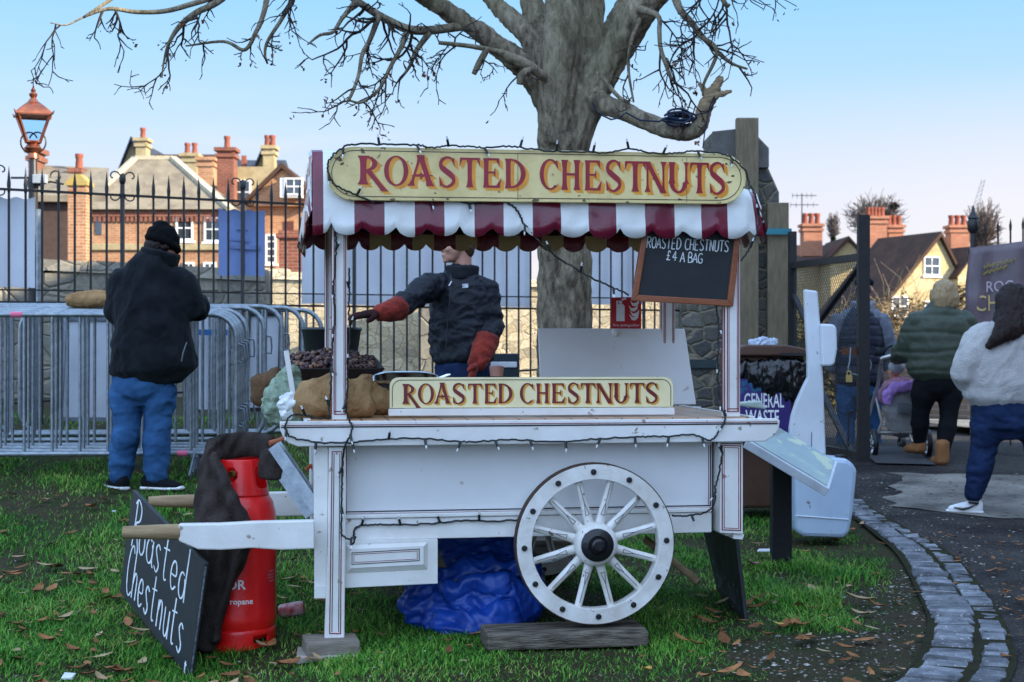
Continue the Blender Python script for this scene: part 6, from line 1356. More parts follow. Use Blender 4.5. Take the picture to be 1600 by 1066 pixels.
# ------------------------------------------------------------------ far trees, hedges, houses on the right
def bare_tree(name, label, px, pyb, pyt, Y, wpx, seed, m, depth=6, ivy=None):
    rg = random.Random(seed); base = W(px, pyb, Y); H = (pyb-pyt)/F*Y; Wd = wpx/F*Y; t = thing(name, label, 'tree', (base.x, Y, base.z)); tr_, br_ = MB(), MB()
    fork = V((0, 0, H*.38)); tr_.tube([(0,0,0),(H*.01,0,H*.2),fork], [H*.022, H*.018, H*.013], 6, cap=False)
    for i in range(depth*26):
        u = V((rg.gauss(0,1), rg.gauss(0,1), rg.gauss(.55,.75))).normalized(); e = V((u.x*Wd*.5, u.y*Wd*.4, H*.62+u.z*H*.36))*1.0; e = fork.lerp(e, rg.uniform(.72,1.0))
        P = [fork+V((0,0,-rg.uniform(0,.1)*H))]
        for t_ in (.25,.5,.75,1): P.append(fork.lerp(e, t_)+V((rg.gauss(0,1), rg.gauss(0,1), rg.gauss(0,1)+1.6*(1-t_)))*Wd*.022)
        br_.tube(P, [.085,.06,.042,.03,.018], 3, cap=False)
        for _ in range(5):
            t_ = rg.uniform(.45,1); k0 = min(3, int(t_*4)); p = P[k0].lerp(P[k0+1], t_*4-k0 if t_ < 1 else 1); d = ((e-fork).normalized()+V((rg.gauss(0,.7), rg.gauss(0,.7), rg.gauss(.15,.6)))).normalized(); L = Wd*rg.uniform(.05,.13)
            br_.tube([p, p+d*L*.5+V((0,0,rg.gauss(0,.05)))*L, p+d*L+V((rg.gauss(0,.1),0,rg.gauss(.1,.1)))*L], [.022,.018,.010], 3, cap=False)
    obj('trunk', tr_, m, t); obj('branches', br_, m, t)
    if ivy:
        q = MB(); leaves(q, (0,0,H*ivy*.5), (Wd*.10,Wd*.10,H*ivy*.5), 900, .28, rg); obj('ivy', q, mat('dark_ivy', (.02,.045,.015), .7, island=.5), t)
    return t
def leaves(mb, c, r_, n, s, rg, hollow=.35):
    for _ in range(n):
        while True:
            p = V((rg.uniform(-1,1), rg.uniform(-1,1), rg.uniform(-1,1)))
            if hollow < p.length < 1: break
        p = V((c[0]+p.x*r_[0], c[1]+p.y*r_[1], c[2]+p.z*r_[2])); rot = Matrix.Rotation(rg.uniform(0,6.3), 3, 'Z') @ Matrix.Rotation(rg.uniform(-1.5,1.5), 3, 'X'); k_ = s*rg.uniform(.5,1.2)
        mb.add([p+rot @ V(v_) for v_ in ((-k_*.5,0,0),(0,k_*.3,0),(k_*.5,0,0),(0,-k_*.3,0))], [(0,1,2,3)])
fart = mat('grey_brown_far_twigs', (.12,.095,.085), .9, c2=(.09,.07,.06), scale=3)
bare_tree('bare_tree', 'broad bare tree with a dark nest behind the tall brick chimneys', 1366, 400, 298, 120, 100, 4, fart, 9)
bare_tree('bare_tree', 'small bare tree beside the ivy trunk near the three pot chimney', 1302, 400, 325, 105, 26, 8, fart, 3, .55)
bare_tree('bare_tree', 'twiggy bare tree at the right behind the spiked railings', 1535, 440, 305, 95, 75, 15, fart, 6)
q = MB(); c = W(1396, 322, 119); leaves(q, c, (.34,.34,.3), 160, .3, random.Random(2), 0); obj('nest', q, twig_m, label='dark round nest at the right edge of the broad bare tree', cat='nest')
# houses on the right
och = rubble('ochre_house_wall', [(.46,.36,.19),(.40,.30,.15),(.50,.40,.23)], (.44,.34,.18), 1.2, edge=.03, bump=.3)
hR = thing('gabled_house', 'yellow gabled house with steep dark tiled roof beyond the lane', 'house'); Y = 80
def H_(px, py, Y=80): return W(px, py, Y)
hR.location = (H_(1467,0).x, Y, 0); hR.rotation_euler = (0,0,R(20))
w2_ = 4.6; zr_ = H_(0,371).z; ze_ = H_(0,520).z
q = MB(); q.prism([(-4.4,-6),(3.0,-6),(3.0,ze_),(.0,zr_),(-4.4,ze_+.2)], 0, 5.4); obj('gable_wall', q, och, hR)
q = MB(); q.prism([(0,zr_+.05),(-4.7,ze_-.05),(-4.7,ze_+.2),(0,zr_+.3)], -.25, 5.6); q.prism([(0.003,zr_+.05),(0.003,zr_+.3),(3.3,ze_-.25),(3.3,ze_-.5)], -.25, 5.6); obj('roof', q, tile_r, hR)
window(hR, -.95, H_(0,431).z, 1.0, 1.0, 0, (1,1)); window(hR, -2.9, H_(0,495).z, 1.0, 1.05, 0, (1,1)); 
q = MB(); q.prism([(.75,-6),(3.6,-6),(3.6,H_(0,440).z),(2.0,H_(0,389).z),(.75,H_(0,432).z)], -.6, 3); obj('wing_wall', q, och, hR); window(hR, 1.6, H_(0,430).z, .75, .85, -.6, (1,1)); window(hR, -.9, H_(0,500).z, .9, 1.0, 0, (1,1))
q = MB(); q.prism([(2.0,H_(0,388).z),(.6,H_(0,436).z),(.6,H_(0,433).z),(2.0,H_(0,384).z)], -.7, 3.1); q.prism([(2.003,H_(0,388).z),(2.003,H_(0,384).z),(3.8,H_(0,443).z),(3.8,H_(0,446).z)], -.7, 3.1); obj('roof', q, tile_r, hR)
hB = thing('brick_house', 'long low house with brown tiled roofs and red chimney stacks with pots', 'house'); Y = 92
obr = brick('warm_red_brick', (.44,.17,.09), (.36,.13,.07), (.4,.28,.2), size=1.2)
a, b = W(1225,405,Y), W(1372,405,Y); gable(hB, 'wall', och, tile_r, a.x, b.x, Y, Y+7, -6, W(0,412,Y).z, W(0,384,Y).z, along='x')
a, b, c_ = W(1298,404,Y-3), W(1352,404,Y-3), W(1322,376,Y-3); gable(hB, 'gable_wall', och, tile_r, a.x, b.x, Y-3, Y+3, a.z-4, a.z, c_.z)
chimney(hB, 1256,1285,350,400,Y-2,obr,3,pot_h=.65,pot_r=.16,dep=1.2); chimney(hB, 1359,1386,338,400,Y-5,obr,5,pot_h=.55,pot_r=.15,dep=1.6); chimney(hB, 1389,1412,352,400,Y-2,obr,3,pot_h=.6,pot_r=.15,dep=1.2); chimney(hB, 1486,1515,352,400,Y-3,obr,3,pot_h=.6,pot_r=.16,dep=1.2)
q = MB(); X = W(1253,0,Y-1).x; zz0, zz1 = W(0,370,Y).z, W(0,305,Y).z; q.tube([(X,Y-1,zz0),(X,Y-1,zz1)], .035, 5)
for k_, (dz, l) in enumerate(((0,.75),(-.55,.9))):
    for i in range(5): q.tube([(X+(-.5+i*.25)*l*1.5,Y-1,zz1+dz-.28),(X+(-.5+i*.25)*l*1.5,Y-1,zz1+dz+.02)], .015, 4)
    q.tube([(X-.5*l*1.5,Y-1,zz1+dz-.12),(X+.5*l*1.5+.3,Y-1,zz1+dz-.12)], .022, 4)
obj('aerial', q, iron, hB)
cr_ = thing('tower_crane', 'thin far lattice crane mast leaning above the bare tree at right', 'crane'); Y = 300; q = MB()
A_, B_ = W(1519,345,Y), W(1537,281,Y)
for s in (-1, 1): q.tube([A_+V((s*.6,0,0)), B_+V((s*.3,0,0))], .10, 4)
for i in range(9): t0, t1 = i/9, (i+1)/9; q.tube([A_.lerp(B_, t0)+V((-.6+.3*t0,0,0)), A_.lerp(B_, t1)+V((.6-.3*t1,0,0))], .07, 4)
obj('mast', q, mat('grey_crane', (.3,.3,.32), .6), cr_)
# sunlit hedges and brambles
hdm = mat('sunlit_ivy_leaf', (.17,.145,.05), .8, c2=(.09,.085,.03), scale=3, island=.55); brm = mat('dry_bramble', (.24,.17,.085), .85, c2=(.13,.09,.05), scale=3, island=.5)
def hedge(name, label, px0, px1, py0, py1, Y, n, m, s, seed, twigs=0, dep=.8):
    a, b = W(px0, py1, Y), W(px1, py0, Y); rg = random.Random(seed); q = MB(); t = thing(name, label, 'hedge', ((a.x+b.x)/2, Y, a.z)); hw, H = (b.x-a.x)/2, b.z-a.z
    for _ in range(n):
        x = rg.uniform(-1,1); top = .72+.28*mnoise.noise(V((x*3+seed, 0, 0)))+.1*mnoise.noise(V((x*11, seed, 0))); z = rg.random()**.8*top; y = rg.uniform(-1,1)*dep*(1-.5*z)
        p = V((x*hw, y, z*H)); rot = Matrix.Rotation(rg.uniform(0,6.3), 3, 'Z') @ Matrix.Rotation(rg.uniform(-1.5,1.5), 3, 'X'); k_ = s*rg.uniform(.5,1.3); q.add([p+rot @ V(v_) for v_ in ((-k_*.5,0,0),(0,k_*.32,0),(k_*.5,0,0),(0,-k_*.32,0))], [(0,1,2,3)])
    obj('foliage', q, m, t)
    if twigs:
        w_ = MB()
        for _ in range(twigs):
            x = rg.uniform(-1,1)*hw; p = V((x, rg.uniform(-.6,.6)*dep, 0)); d = V((rg.gauss(0,.35), rg.gauss(0,.3), 1)); L = H*rg.uniform(.5,1.15); P = [p]
            for i in range(6): d = (d+V((rg.gauss(0,.3), rg.gauss(0,.3), rg.gauss(-.08,.15)))).normalized(); P.append(P[-1]+d*L/6)
            w_.tube(P, [.018*(1-i/8) for i in range(7)], 3, cap=False)
        obj('stems', w_, mat('pale_dry_stem', (.30,.23,.14), .9, c2=(.14,.10,.06), scale=5), t)
hedge('ivy_hedge', 'tall sunlit ivy hedge seen through the wire mesh gate', 1222, 1352, 440, 690, 24, 9000, hdm, .10, 2, 60)
hedge('bramble_bush', 'tangled dry bramble bush in front of the yellow house', 1338, 1450, 415, 640, 40, 6500, brm, .11, 6, 420, 1.5)
hedge('creeper', 'dry creeper climbing the right wing of the yellow house', 1486, 1560, 390, 600, 74, 2500, brm, .26, 9, 90, 1.0)
hedge('shrub', 'green brown shrub in front of the low brick wall', 1440, 1640, 520, 640, 30, 3500, mat('dull_green_leaf', (.07,.085,.03), .8, c2=(.10,.075,.035), scale=2, island=.5), .12, 12, 60)
wall_thing('brick_wall', 'low weathered brick wall along the far side of the lane', W(1355,0,21).x, 9.5, 21, 18.2, .1, 1.0, 1.0, .3, brick('mixed_old_brick', (.22,.13,.08), (.14,.11,.085), (.22,.19,.15), stain=.5), False)
# ------------------------------------------------------------------ right-hand side: gate, bin, wash stand, board, banner
gt = thing('mesh_gate', 'open black iron gate filled with wire mesh and a padlock chain', 'gate')
GA, GB = W(1238,0,15.2), W(1349,0,13.0)      # hinge side, free side
GA.z = GB.z = 0; gd = (GB-GA).normalized(); GLn = (GB-GA).length
def Gp(t, z): p = GA.lerp(GB, t); return V((p.x, p.y, z))
def gzz(px, py, t): return EYE+(HOR-py)/F*GA.lerp(GB, t).y
q = MB(); q.bar(Gp(0,.1), Gp(0,gzz(0,362,0)), .07, .07, up=gd); obj('hinge_post', q, iron, gt)
q = MB(); q.bar(Gp(1,gzz(0,722,1)), Gp(1,gzz(0,336,1)), .10, .05, up=gd); obj('closing_post', q, iron, gt)
q = MB(); q.bar(Gp(0,gzz(0,415,0)), Gp(1,gzz(0,401,1)), .05, .06); obj('top_rail', q, iron, gt)
q = MB(); q.bar(Gp(.0,gzz(0,690,0)), Gp(1,gzz(0,712,1)), .05, .05); obj('bottom_rail', q, iron, gt)
q = MB(); q.bar(Gp(.97,gzz(0,412,1)), Gp(.40,gzz(0,505,.4)), .05, .03); obj('brace', q, iron, gt)
q = MB(); q.bar(Gp(.03,gzz(0,462,0)), Gp(.45,gzz(0,555,.4)), .05, .03); obj('brace', q, iron, gt)
q = MB(); q.bar(Gp(.40,gzz(0,600,.4)), Gp(.86,gzz(0,710,.86)), .05, .03); obj('brace', q, iron, gt)
ms = MB(); z0, z1 = gzz(0,708,.5), gzz(0,410,.5); st = .055; nW = int((GLn+(z1-z0))/st)
for i in range(-int((z1-z0)/st)-1, int(GLn/st)+1):
    for sg in (1, -1):
        x0 = i*st if sg > 0 else i*st+(z1-z0); a_, za, b2_, zb3 = x0, z0, x0+sg*(z1-z0), z1
        def clip(xa, zA, xb, zB, lim, keep_gt):
            pass
        P = []
        for k_ in range(0, 41):
            t = k_/40; x = a_+(b2_-a_)*t
            if 0 <= x <= GLn: P.append((x/GLn, za+(zb3-za)*t))
        if len(P) > 1: ms.tube([Gp(P[0][0], P[0][1]), Gp(P[-1][0], P[-1][1])], .0022, 4, cap=False)
obj('wire_mesh', ms, mat('dark_wire', (.02,.022,.024), .5), gt)
q = MB(); c = Gp(.965, gzz(0,549,1))+V((0,-.05,0)); q.box(c.x-.17, c.x+.03, c.y-.02, c.y+.0, c.z-.03, c.z+.03); q.tube([c+V((-.19,-.01,0)), c+V((.05,-.01,0))], .012, 6); lk = obj('bolt', q, mat('rusty_bolt', (.12,.05,.03), .7), gt)
q = MB(); pts = crv([tuple(c+V(d)) for d in ((-.10,-.03,.03),(-.11,-.04,-.08),(-.12,-.04,-.16),(-.06,-.04,-.20),(.03,-.04,-.19),(.07,-.04,-.12),(.05,-.04,-.05))], 7)
for a, b in zip(pts[:-1:1], pts[1::1]): q.tube([a, b], .007, 5)
obj('chain', q, galv2, gt); q = MB(); cc2 = c+V((-.12,-.05,-.20)); q.box(cc2.x-.025, cc2.x+.025, cc2.y-.012, cc2.y+.012, cc2.z-.06, cc2.z); q.tube([cc2+V((-.015,0,0)), cc2+V((-.015,0,.03)), cc2+V((.015,0,.03)), cc2+V((.015,0,0))], .005, 6); obj('padlock', q, mat('brass', (.5,.36,.12), .35, metal=.8), gt)
q = MB(); q.tube([Gp(.80,gzz(0,712,.8))+V((0,-.04,0)), Gp(.80,gzz(0,645,.8))+V((0,-.04,0)), Gp(.88,gzz(0,640,.8))+V((0,-.04,0))], .010, 6); obj('drop_bolt', q, iron, gt)
# waste bin
BY = 10.6; bn = thing('waste_bin', 'brown wheeled bin with black liner and purple general waste sign', 'bin'); brp = mat('brown_bin_plastic', (.10,.050,.032), .5, c2=(.075,.036,.024), scale=5)
X0, X1 = W(1142,0,BY).x, W(1258,0,BY).x; zl = W(0,556,BY).z
q = MB(); q.hexa([(X0+.06,BY+.05,.12),(X1-.06,BY+.05,.12),(X1-.06,BY+.5,.12),(X0+.06,BY+.5,.12),(X0,BY,zl),(X1,BY,zl),(X1,BY+.6,zl),(X0,BY+.6,zl)]); obj('body', q, brp, bn, bevel=.02)
q = MB(); q.prism([(X0-.03,zl+.0),(X1+.03,zl-.0),(X1+.02,zl+.045),(X1-.14,zl+.075),(X0+.1,zl+.075),(X0-.02,zl+.04)], BY-.06, BY+.66); obj('lid', q, brp, bn, bevel=.012)
q = MB(); q.box(X1-.18, X1-.02, BY-.075, BY-.055, zl+.0, zl+.02); obj('handle', q, blackp, bn)
q = MB(); q.chain([(X0-.02,BY-.0,zl-.09,.05,.04),(X0+.15,BY-.02,zl-.12,.085,.045),(X0+.32,BY-.03,zl-.16,.13,.05),(X1-.12,BY-.03,zl-.17,.145,.05),(X1+.0,BY-.0,zl-.12,.10,.05)], side=(0,0,1))
solid('bin_liner', q, mat('black_bin_bag', (.006,.006,.007), .22, bump=.5, bscale=30, coat=.2), bn, voxel=.010, folds=.022, fscale=9, fstretch=(1.6,1,.7), smooth=1)
pu = mat('purple_sign', (.030,.012,.16), .45, c2=(.02,.008,.11), scale=5); q = MB(); sx0, sx1, sz0, sz1 = W(1150,0,BY).x, W(1234,0,BY).x, W(0,690,BY).z, W(0,592,BY).z; q.box(sx0, sx1, BY-.052, BY-.044, sz0, sz1); sgp = obj('sign_panel', q, pu, bn)
q = MB(); rgx = random.Random(4)
for _ in range(16):
    cx, cz, r_ = sx0+rgx.uniform(.03,.16), sz1-rgx.uniform(.02,.09), rgx.uniform(.010,.028); q.add([(cx+r_*math.cos(a)*rgx.uniform(.5,1.2), BY-.0528-_*.00002, cz+r_*math.sin(a)*rgx.uniform(.5,1.2)) for a in np.linspace(0, 5.4, 7)], [(0,1,2,3,4,5,6)])
obj('print', q, mat('teal_print', (.02,.10,.20), .5), sgp)
for txt, py, w0, w1 in (('GENERAL', 636, 1161, 1223), ('WASTE', 662, 1163, 1215)):
    tm = font_mesh(txt, 1, 'LEFT', .01); mx_ = max(v_[0] for v_ in tm.v); mn_ = min(v_[0] for v_ in tm.v); hh = max(v_[1] for v_ in tm.v); xa, xb = W(w0,0,BY).x, W(w1,0,BY).x; zz = W(0, py, BY).z; H2 = 22/F*BY
    tm.xf(lambda v_: (xa+(v_.x-mn_)/(mx_-mn_)*(xb-xa), BY-.0535, zz+v_.y/hh*H2)); obj('lettering', tm, wtext, sgp)
q = MB(); q.chain([(-.08,0,0,.02,.015),(0,0,.01,.03,.015),(.1,.02,.005,.025,.012)], side=(0,0,1)); at(solid('wet_paper', q, mat('pale_blue_litter', (.5,.58,.7), .5), voxel=.006, folds=.012, fscale=30, label='crumpled pale paper left on top of the brown bin lid', cat='litter'), V((W(1200,0,BY).x, BY+.25, zl+.085)))
q = MB(); a = W(1176,640,9.0); q.hexa([(0,0,0),(.16,-.01,-.02),(.15,.10,-.02),(0,.1,0),(0,0,.02),(.13,-.01,.03),(.12,.10,.03),(0,.1,.02)]); at(obj('folded_cloth', q, mat('pale_green_cloth', (.42,.48,.44), .8), label='folded pale cloth behind the right end of the counter', cat='cloth', bevel=.008), a+V((-.08,0,.02)))
# portable wash stand
WY = 9.7; ws = thing('wash_stand', 'white portable hand washing stand with pale blue water tank', 'wash stand'); wpl = mat('white_moulded_plastic', (.70,.74,.78), .35, c2=(.58,.62,.67), scale=3, speck=(.35,.34,.32), speck_scale=18, speck_th=.68); wpt = mat('pale_blue_tank', (.50,.62,.74), .35, c2=(.38,.50,.64), scale=3, speck=(.22,.22,.20), speck_scale=16, speck_th=.68)
def wp2(pts, Y=WY): return [(W(x, y, Y).x, W(x, y, Y).z) for x, y in pts]
q = MB(); q.prism(wp2([(1257,452),(1278,455),(1283,520),(1287,600),(1291,716),(1234,722),(1234,668),(1237,650),(1244,628),(1254,606),(1262,590),(1262,560),(1259,500)]), WY, WY+.06); obj('back_panel', q, wpl, ws, bevel=.012)
q = MB(); q.prism(wp2([(1280,506),(1300,507),(1305,512),(1306,545),(1302,568),(1297,572),(1282,572)]), WY-.05, WY+.12); obj('dispenser', q, wpl, ws, bevel=.02)
q = MB(); q.prism(wp2([(1236,722),(1294,714),(1318,716),(1330,724),(1334,735),(1328,800),(1322,832),(1312,838),(1250,836),(1240,828)]), WY-.10, WY+.22); tk_ = obj('water_tank', q, wpt, ws, bevel=.035)
q = MB(); q.tube([W(1242,806,WY-.104), W(1326,812,WY-.104)], .004, 5); obj('seam', q, wpl, tk_); q = MB(); c = W(1312,716,WY+.05); q.lathe([(.03,0),(.03,.02),(.0001,.022)], c, 14); obj('cap', q, blackp, tk_, smooth=40)
q = MB(); a = W(1268,700,WY-.02); q.tube([a, a+V((0,-.01,.1))], .003, 5); obj('screw_line', q, galv2, ws)
# sloping information board
ib = thing('information_board', 'sloping glazed information board on a black post', 'information board')
A_, B_ = W(1167,687,8.3), W(1296,764,8.15); C2, D2 = W(1309,722,8.62), None; D2 = A_+C2-B_; n_ = (B_-A_).cross(D2-A_).normalized(); n_ = n_ if n_.z > 0 else -n_
def tray(mb, e0, e1, off): 
    c = (A_+B_+C2+D2)/4; P = [c+(p-c)*e0 for p in (A_,B_,C2,D2)]; mb.hexa([p+n_*(off-e1) for p in P]+[p+n_*off for p in P])
q = MB(); tray(q, 1.0, .05, 0); obj('frame', q, mat('white_metal_frame', (.62,.66,.72), .4), ib, bevel=.004)
gm_ = mat('green_map_print', (.20,.27,.20), .35, c2=(.055,.10,.10), scale=5, speck=(.40,.42,.18), speck_scale=6, speck_th=.56, coat=1)
q = MB(); tray(q, .93, .003, .004); obj('map_panel', q, gm_, ib)
q = MB(); a = W(1220,0,8.75); q.box(a.x-.055, a.x+.055, 8.7, 8.8, gz(a.x,8.7)-.05, .66); obj('post', q, mat('black_timber_post', (.010,.011,.013), .6, bump=.3, bscale=40), ib, bevel=.005)
q = MB(); a = W(1196,806,8.95); q.hexa([(-.05,0,0),(.09,-.02,0),(.10,.10,0),(-.02,.1,0),(-.05,0,.004),(.09,-.02,.004),(.10,.10,.004),(-.02,.1,.004)]); at(obj('paper_scrap', q, litter_w, label='white card lying on the grass behind the black post', cat='litter'), V((a.x, 8.95, gz(a.x,8.95)+.05)))
q = MB(); leaf(q, 0, 0, .08, .03, .4, .2, .3, 0); at(obj('fallen_leaf', q, mat('pink_leaf', (.42,.12,.16), .6), smooth=180, label='pinkish leaf in the grass beside the right cart post', cat='leaf', group='large fallen leaves'), V((W(1176,850,8.4).x, 8.4, gz(1.3,8.4)+.03)))
# banner on spiked railings at far right
RY = 15.1; fr2 = thing('spiked_railing', 'black spiked railing with lantern finials above the dark banner', 'railings'); xa = W(1512,0,RY).x
rz = W(0,385,RY).z
def rslope(x): return (x-xa)*.12
q = MB(); q.bar((xa,RY,rz-.06), (xa+2.4,RY-.5,rz-.06+rslope(xa+2.4)), .04, .04); obj('top_rail', q, iron, fr2)
for i in range(14):
    x = xa+.05+i*.115; yy = RY-.5*(x-xa)/2.4; b = MB(); b.tube([(0,0,-2.0),(0,0,.10)], .010, 5); b.tube([(0,0,.10),(0,0,.15),(0,0,.22)], [.012,.015,.001], 5)
    if i in (0, 6):
        b = MB(); b.tube([(0,0,-2.1),(0,0,.12)], .03, 6); b.lathe([(.03,.12),(.055,.15),(.06,.22),(.045,.26),(.055,.27),(.02,.33),(.012,.38),(.0001,.40)], n=10); o = obj('finial_post', b, iron, fr2, smooth=40)
    else: o = obj('spiked_bar', b, iron, fr2, smooth=40)
    o.location = (x, yy, rz+rslope(x))
bnr = MB(); nz, nx_ = 14, 30; BYY = RY-.08
for j in range(nz+1):
    for i in range(nx_+1):
        u, t = i/nx_, j/nz; x = W(1512,0,RY).x+2.2*u; z = W(0,555,RY).z*(1-t)+(rz-.02+rslope(x))*t; y = BYY-.5*(x-xa)/2.4-.02*math.sin(u*40)-.05*max(0, 1-abs(u-.03)/.06)*mnoise.noise(V((0,t*5,1)))
        bnr.v.append((x-.05*math.sin(t*PI)*(1-u)*(u < .2), y, z))
bnr.f = [(j*(nx_+1)+i, j*(nx_+1)+i+1, (j+1)*(nx_+1)+i+1, (j+1)*(nx_+1)+i) for j in range(nz) for i in range(nx_)]; bnr.m = [0]*len(bnr.f)
bn2 = obj('printed_banner', bnr, mat('mauve_brown_banner', (.16,.115,.13), .45, c2=(.10,.07,.085), scale=4, coat=.2, bump=.3, bscale=14), smooth=60, label='dark mauve printed banner hung on the right hand railings', cat='banner'); s_ = bn2.modifiers.new('t', 'SOLIDIFY'); s_.thickness = .004
def btext(txt, px, py, hpx, wpx, m, italic=0):
    tm = font_mesh(txt, 1, 'LEFT'); mx_ = max(v_[0] for v_ in tm.v); hh = max(v_[1] for v_ in tm.v)
    def f(v_):
        x = W(px+(v_.x/mx_)*wpx+v_.y*italic, 0, RY).x; return (x, BYY-.5*(x-xa)/2.4-.032, W(0, py-(v_.y/hh)*hpx-(v_.x/mx_)*wpx*.05, RY).z)
    tm.xf(f); obj('lettering', tm, m, bn2)
btext('ROC', 1533, 457, 16, 40, mat('pale_mauve_print', (.55,.45,.50), .6)); btext('CHR', 1517, 487, 24, 52, mat('gold_print', (.55,.40,.16), .6))
ym = mat('yellow_print', (.62,.50,.10), .6)
for y0, L_ in ((418, 46), (428, 34)):
    q = MB(); P = []
    for i in range(40):
        t = i/39; x = W(1530+L_*t, 0, RY).x; P.append((x, BYY-.5*(x-xa)/2.4-.036, W(0, y0-10*t+3*math.sin(i*1.9)+1.5*math.sin(i*.8), RY).z))
    q.tube(P, .010, 4, flat=.3); obj('script_print', q, ym, bn2)
# ------------------------------------------------------------------ people
def basis(fwd, up=(0,0,1)):
    f = V(fwd).normalized(); r_ = f.cross(V(up)).normalized(); u = r_.cross(f); return Matrix((r_, f, u)).transposed()
def head_shells(mb, c, M, s=1.0):
    def E(p, r_): mb.ell(c+M @ (V(p)*s), [x*s for x in r_], 14, rot=M)
    E((0,-.012,.028), (.075,.094,.088)); E((0,.030,-.020), (.064,.066,.085)); E((0,.045,-.078), (.045,.045,.036)); E((0,.074,-.098), (.022,.020,.018))
    E((0,.082,.018), (.052,.016,.012)); E((-.034,.070,-.030), (.022,.022,.02)); E((.034,.070,-.030), (.022,.022,.02))
    mb.chain([(*(c+M @ (V((0,.088,.008))*s)), .010*s, .010*s), (*(c+M @ (V((0,.104,-.018))*s)), .012*s, .011*s), (*(c+M @ (V((0,.113,-.036))*s)), .017*s, .012*s)], side=M.col[0], n=10)
    E((0,.088,-.064), (.024,.012,.006)); E((0,.086,-.075), (.021,.012,.007))
    for sx in (-1, 1): E((sx*.078,-.008,-.012), (.010,.020,.032))
def arm(mb, pts, rs, n=14):
    mb.chain([(*p, r_, r_) for p, r_ in zip(pts, rs)], side=(.3,.9,.2), n=n)
def seg(a, b, t): return a.lerp(b, t)
def limb3(mb, A_, B_, C_, ra, rb2, rc, bulge=1.08):
    P = [A_, seg(A_,B_,.35), seg(A_,B_,.75), B_, seg(B_,C_,.3), seg(B_,C_,.7), C_]; arm(mb, P, [ra, ra*bulge, rb2*1.08, rb2, rb2*1.03*bulge, rc*1.12, rc])
def hand(mb, wr, d, palm_n, s=1.0, curl=.5, side=1):
    """palm, four fingers and a thumb from the wrist WR along D; PALM_N is the palm's inward side"""
    d = V(d).normalized(); pn = V(palm_n); pn = (pn-d*pn.dot(d)).normalized(); x = d.cross(pn)*side
    mb.chain([(*wr, .027*s, .021*s), (*(wr+d*.04*s), .038*s, .018*s), (*(wr+d*.085*s), .042*s, .016*s)], side=x, n=12)
    for i, (o, L) in enumerate(((-.031,.068),(-.010,.078),(.011,.072),(.031,.056))):
        p = wr+d*.085*s+x*o*s; q = [p]; dd = d.copy()
        for k_ in range(3): dd = (dd+pn*curl*(.5+.25*k_)).normalized(); q.append(q[-1]+dd*L*s*(.42,.32,.26)[k_])
        mb.chain([(*a, r_*s, r_*s) for a, r_ in zip(q, (.0100,.0095,.0088,.0078))], n=8)
    p = wr+d*.03*s-x*.034*s; t1 = (d*.7-x*.75+pn*.3).normalized(); t2 = (d*.95-x*.2+pn*.35).normalized()
    mb.chain([(*p, .013*s, .013*s), (*(p+t1*.035*s), .0118*s, .0118*s), (*(p+t1*.035*s+t2*.034*s), .0095*s, .0095*s)], n=8)
def person(name_label, Y, px, pyfoot):
    o = V((W(px, pyfoot, Y).x, Y, EYE+(HOR-pyfoot)/F*Y)); return o
def finish(body, label, mat_, org, voxel=.010):
    body.xf(lambda v_: v_-org); o = solid('person', body, mat_, voxel=voxel, smooth=2, label=label, cat='person'); o.location = org; return o
LAST = [None]
def part(name, mb, m, par, org, **kw):
    mb.xf(lambda v_: v_-org); LAST[0] = solid(name, mb, m, par, **kw); return LAST[0]
def quilt(o, period, depth=.012):
    ns = [v.normal.copy() for v in o.data.vertices]
    for v, n in zip(o.data.vertices, ns):
        t = (v.co.z+.030*mnoise.noise(v.co*4))/period; f = abs((t % 1)-.5)*2
        v.co -= n*depth*(max(0, (f-.6)/.4)**1.5)*(1-.4*abs(n.z))
def shoe(mb, heel, d, L=.28, w_=.048, h_=.05):
    d = V(d).normalized(); mb.chain([(*(heel+V((0,0,.05))), w_*.75, .05), (*(heel+d*L*.25+V((0,0,.05))), w_*.85, .048), (*(heel+d*L*.55+V((0,0,.04))), w_, .036), (*(heel+d*L*.85+V((0,0,.028))), w_*.85, .024)], side=d.cross(V((0,0,1))), n=12)
def sole(mb, heel, d, L=.29, w_=.05):
    d = V(d).normalized(); mb.chain([(*(heel-d*.015+V((0,0,.012))), w_*.8, .014), (*(heel+d*L*.3+V((0,0,.012))), w_*.85, .014), (*(heel+d*L*.6+V((0,0,.012))), w_*1.05, .014), (*(heel+d*L*.9+V((0,0,.016))), w_*.85, .014)], side=d.cross(V((0,0,1))), n=12)
def ring_shell(mb, c, ax, r_, th, k_=16, sy=1.0, M=None):
    pts = []
    M = M or basis((0,1,0))
    for i in range(k_+1): a = 2*PI*i/k_; pts.append(c+M @ V((r_*math.cos(a), r_*sy*math.sin(a), 0)))
    mb.tube(pts, th, 8)

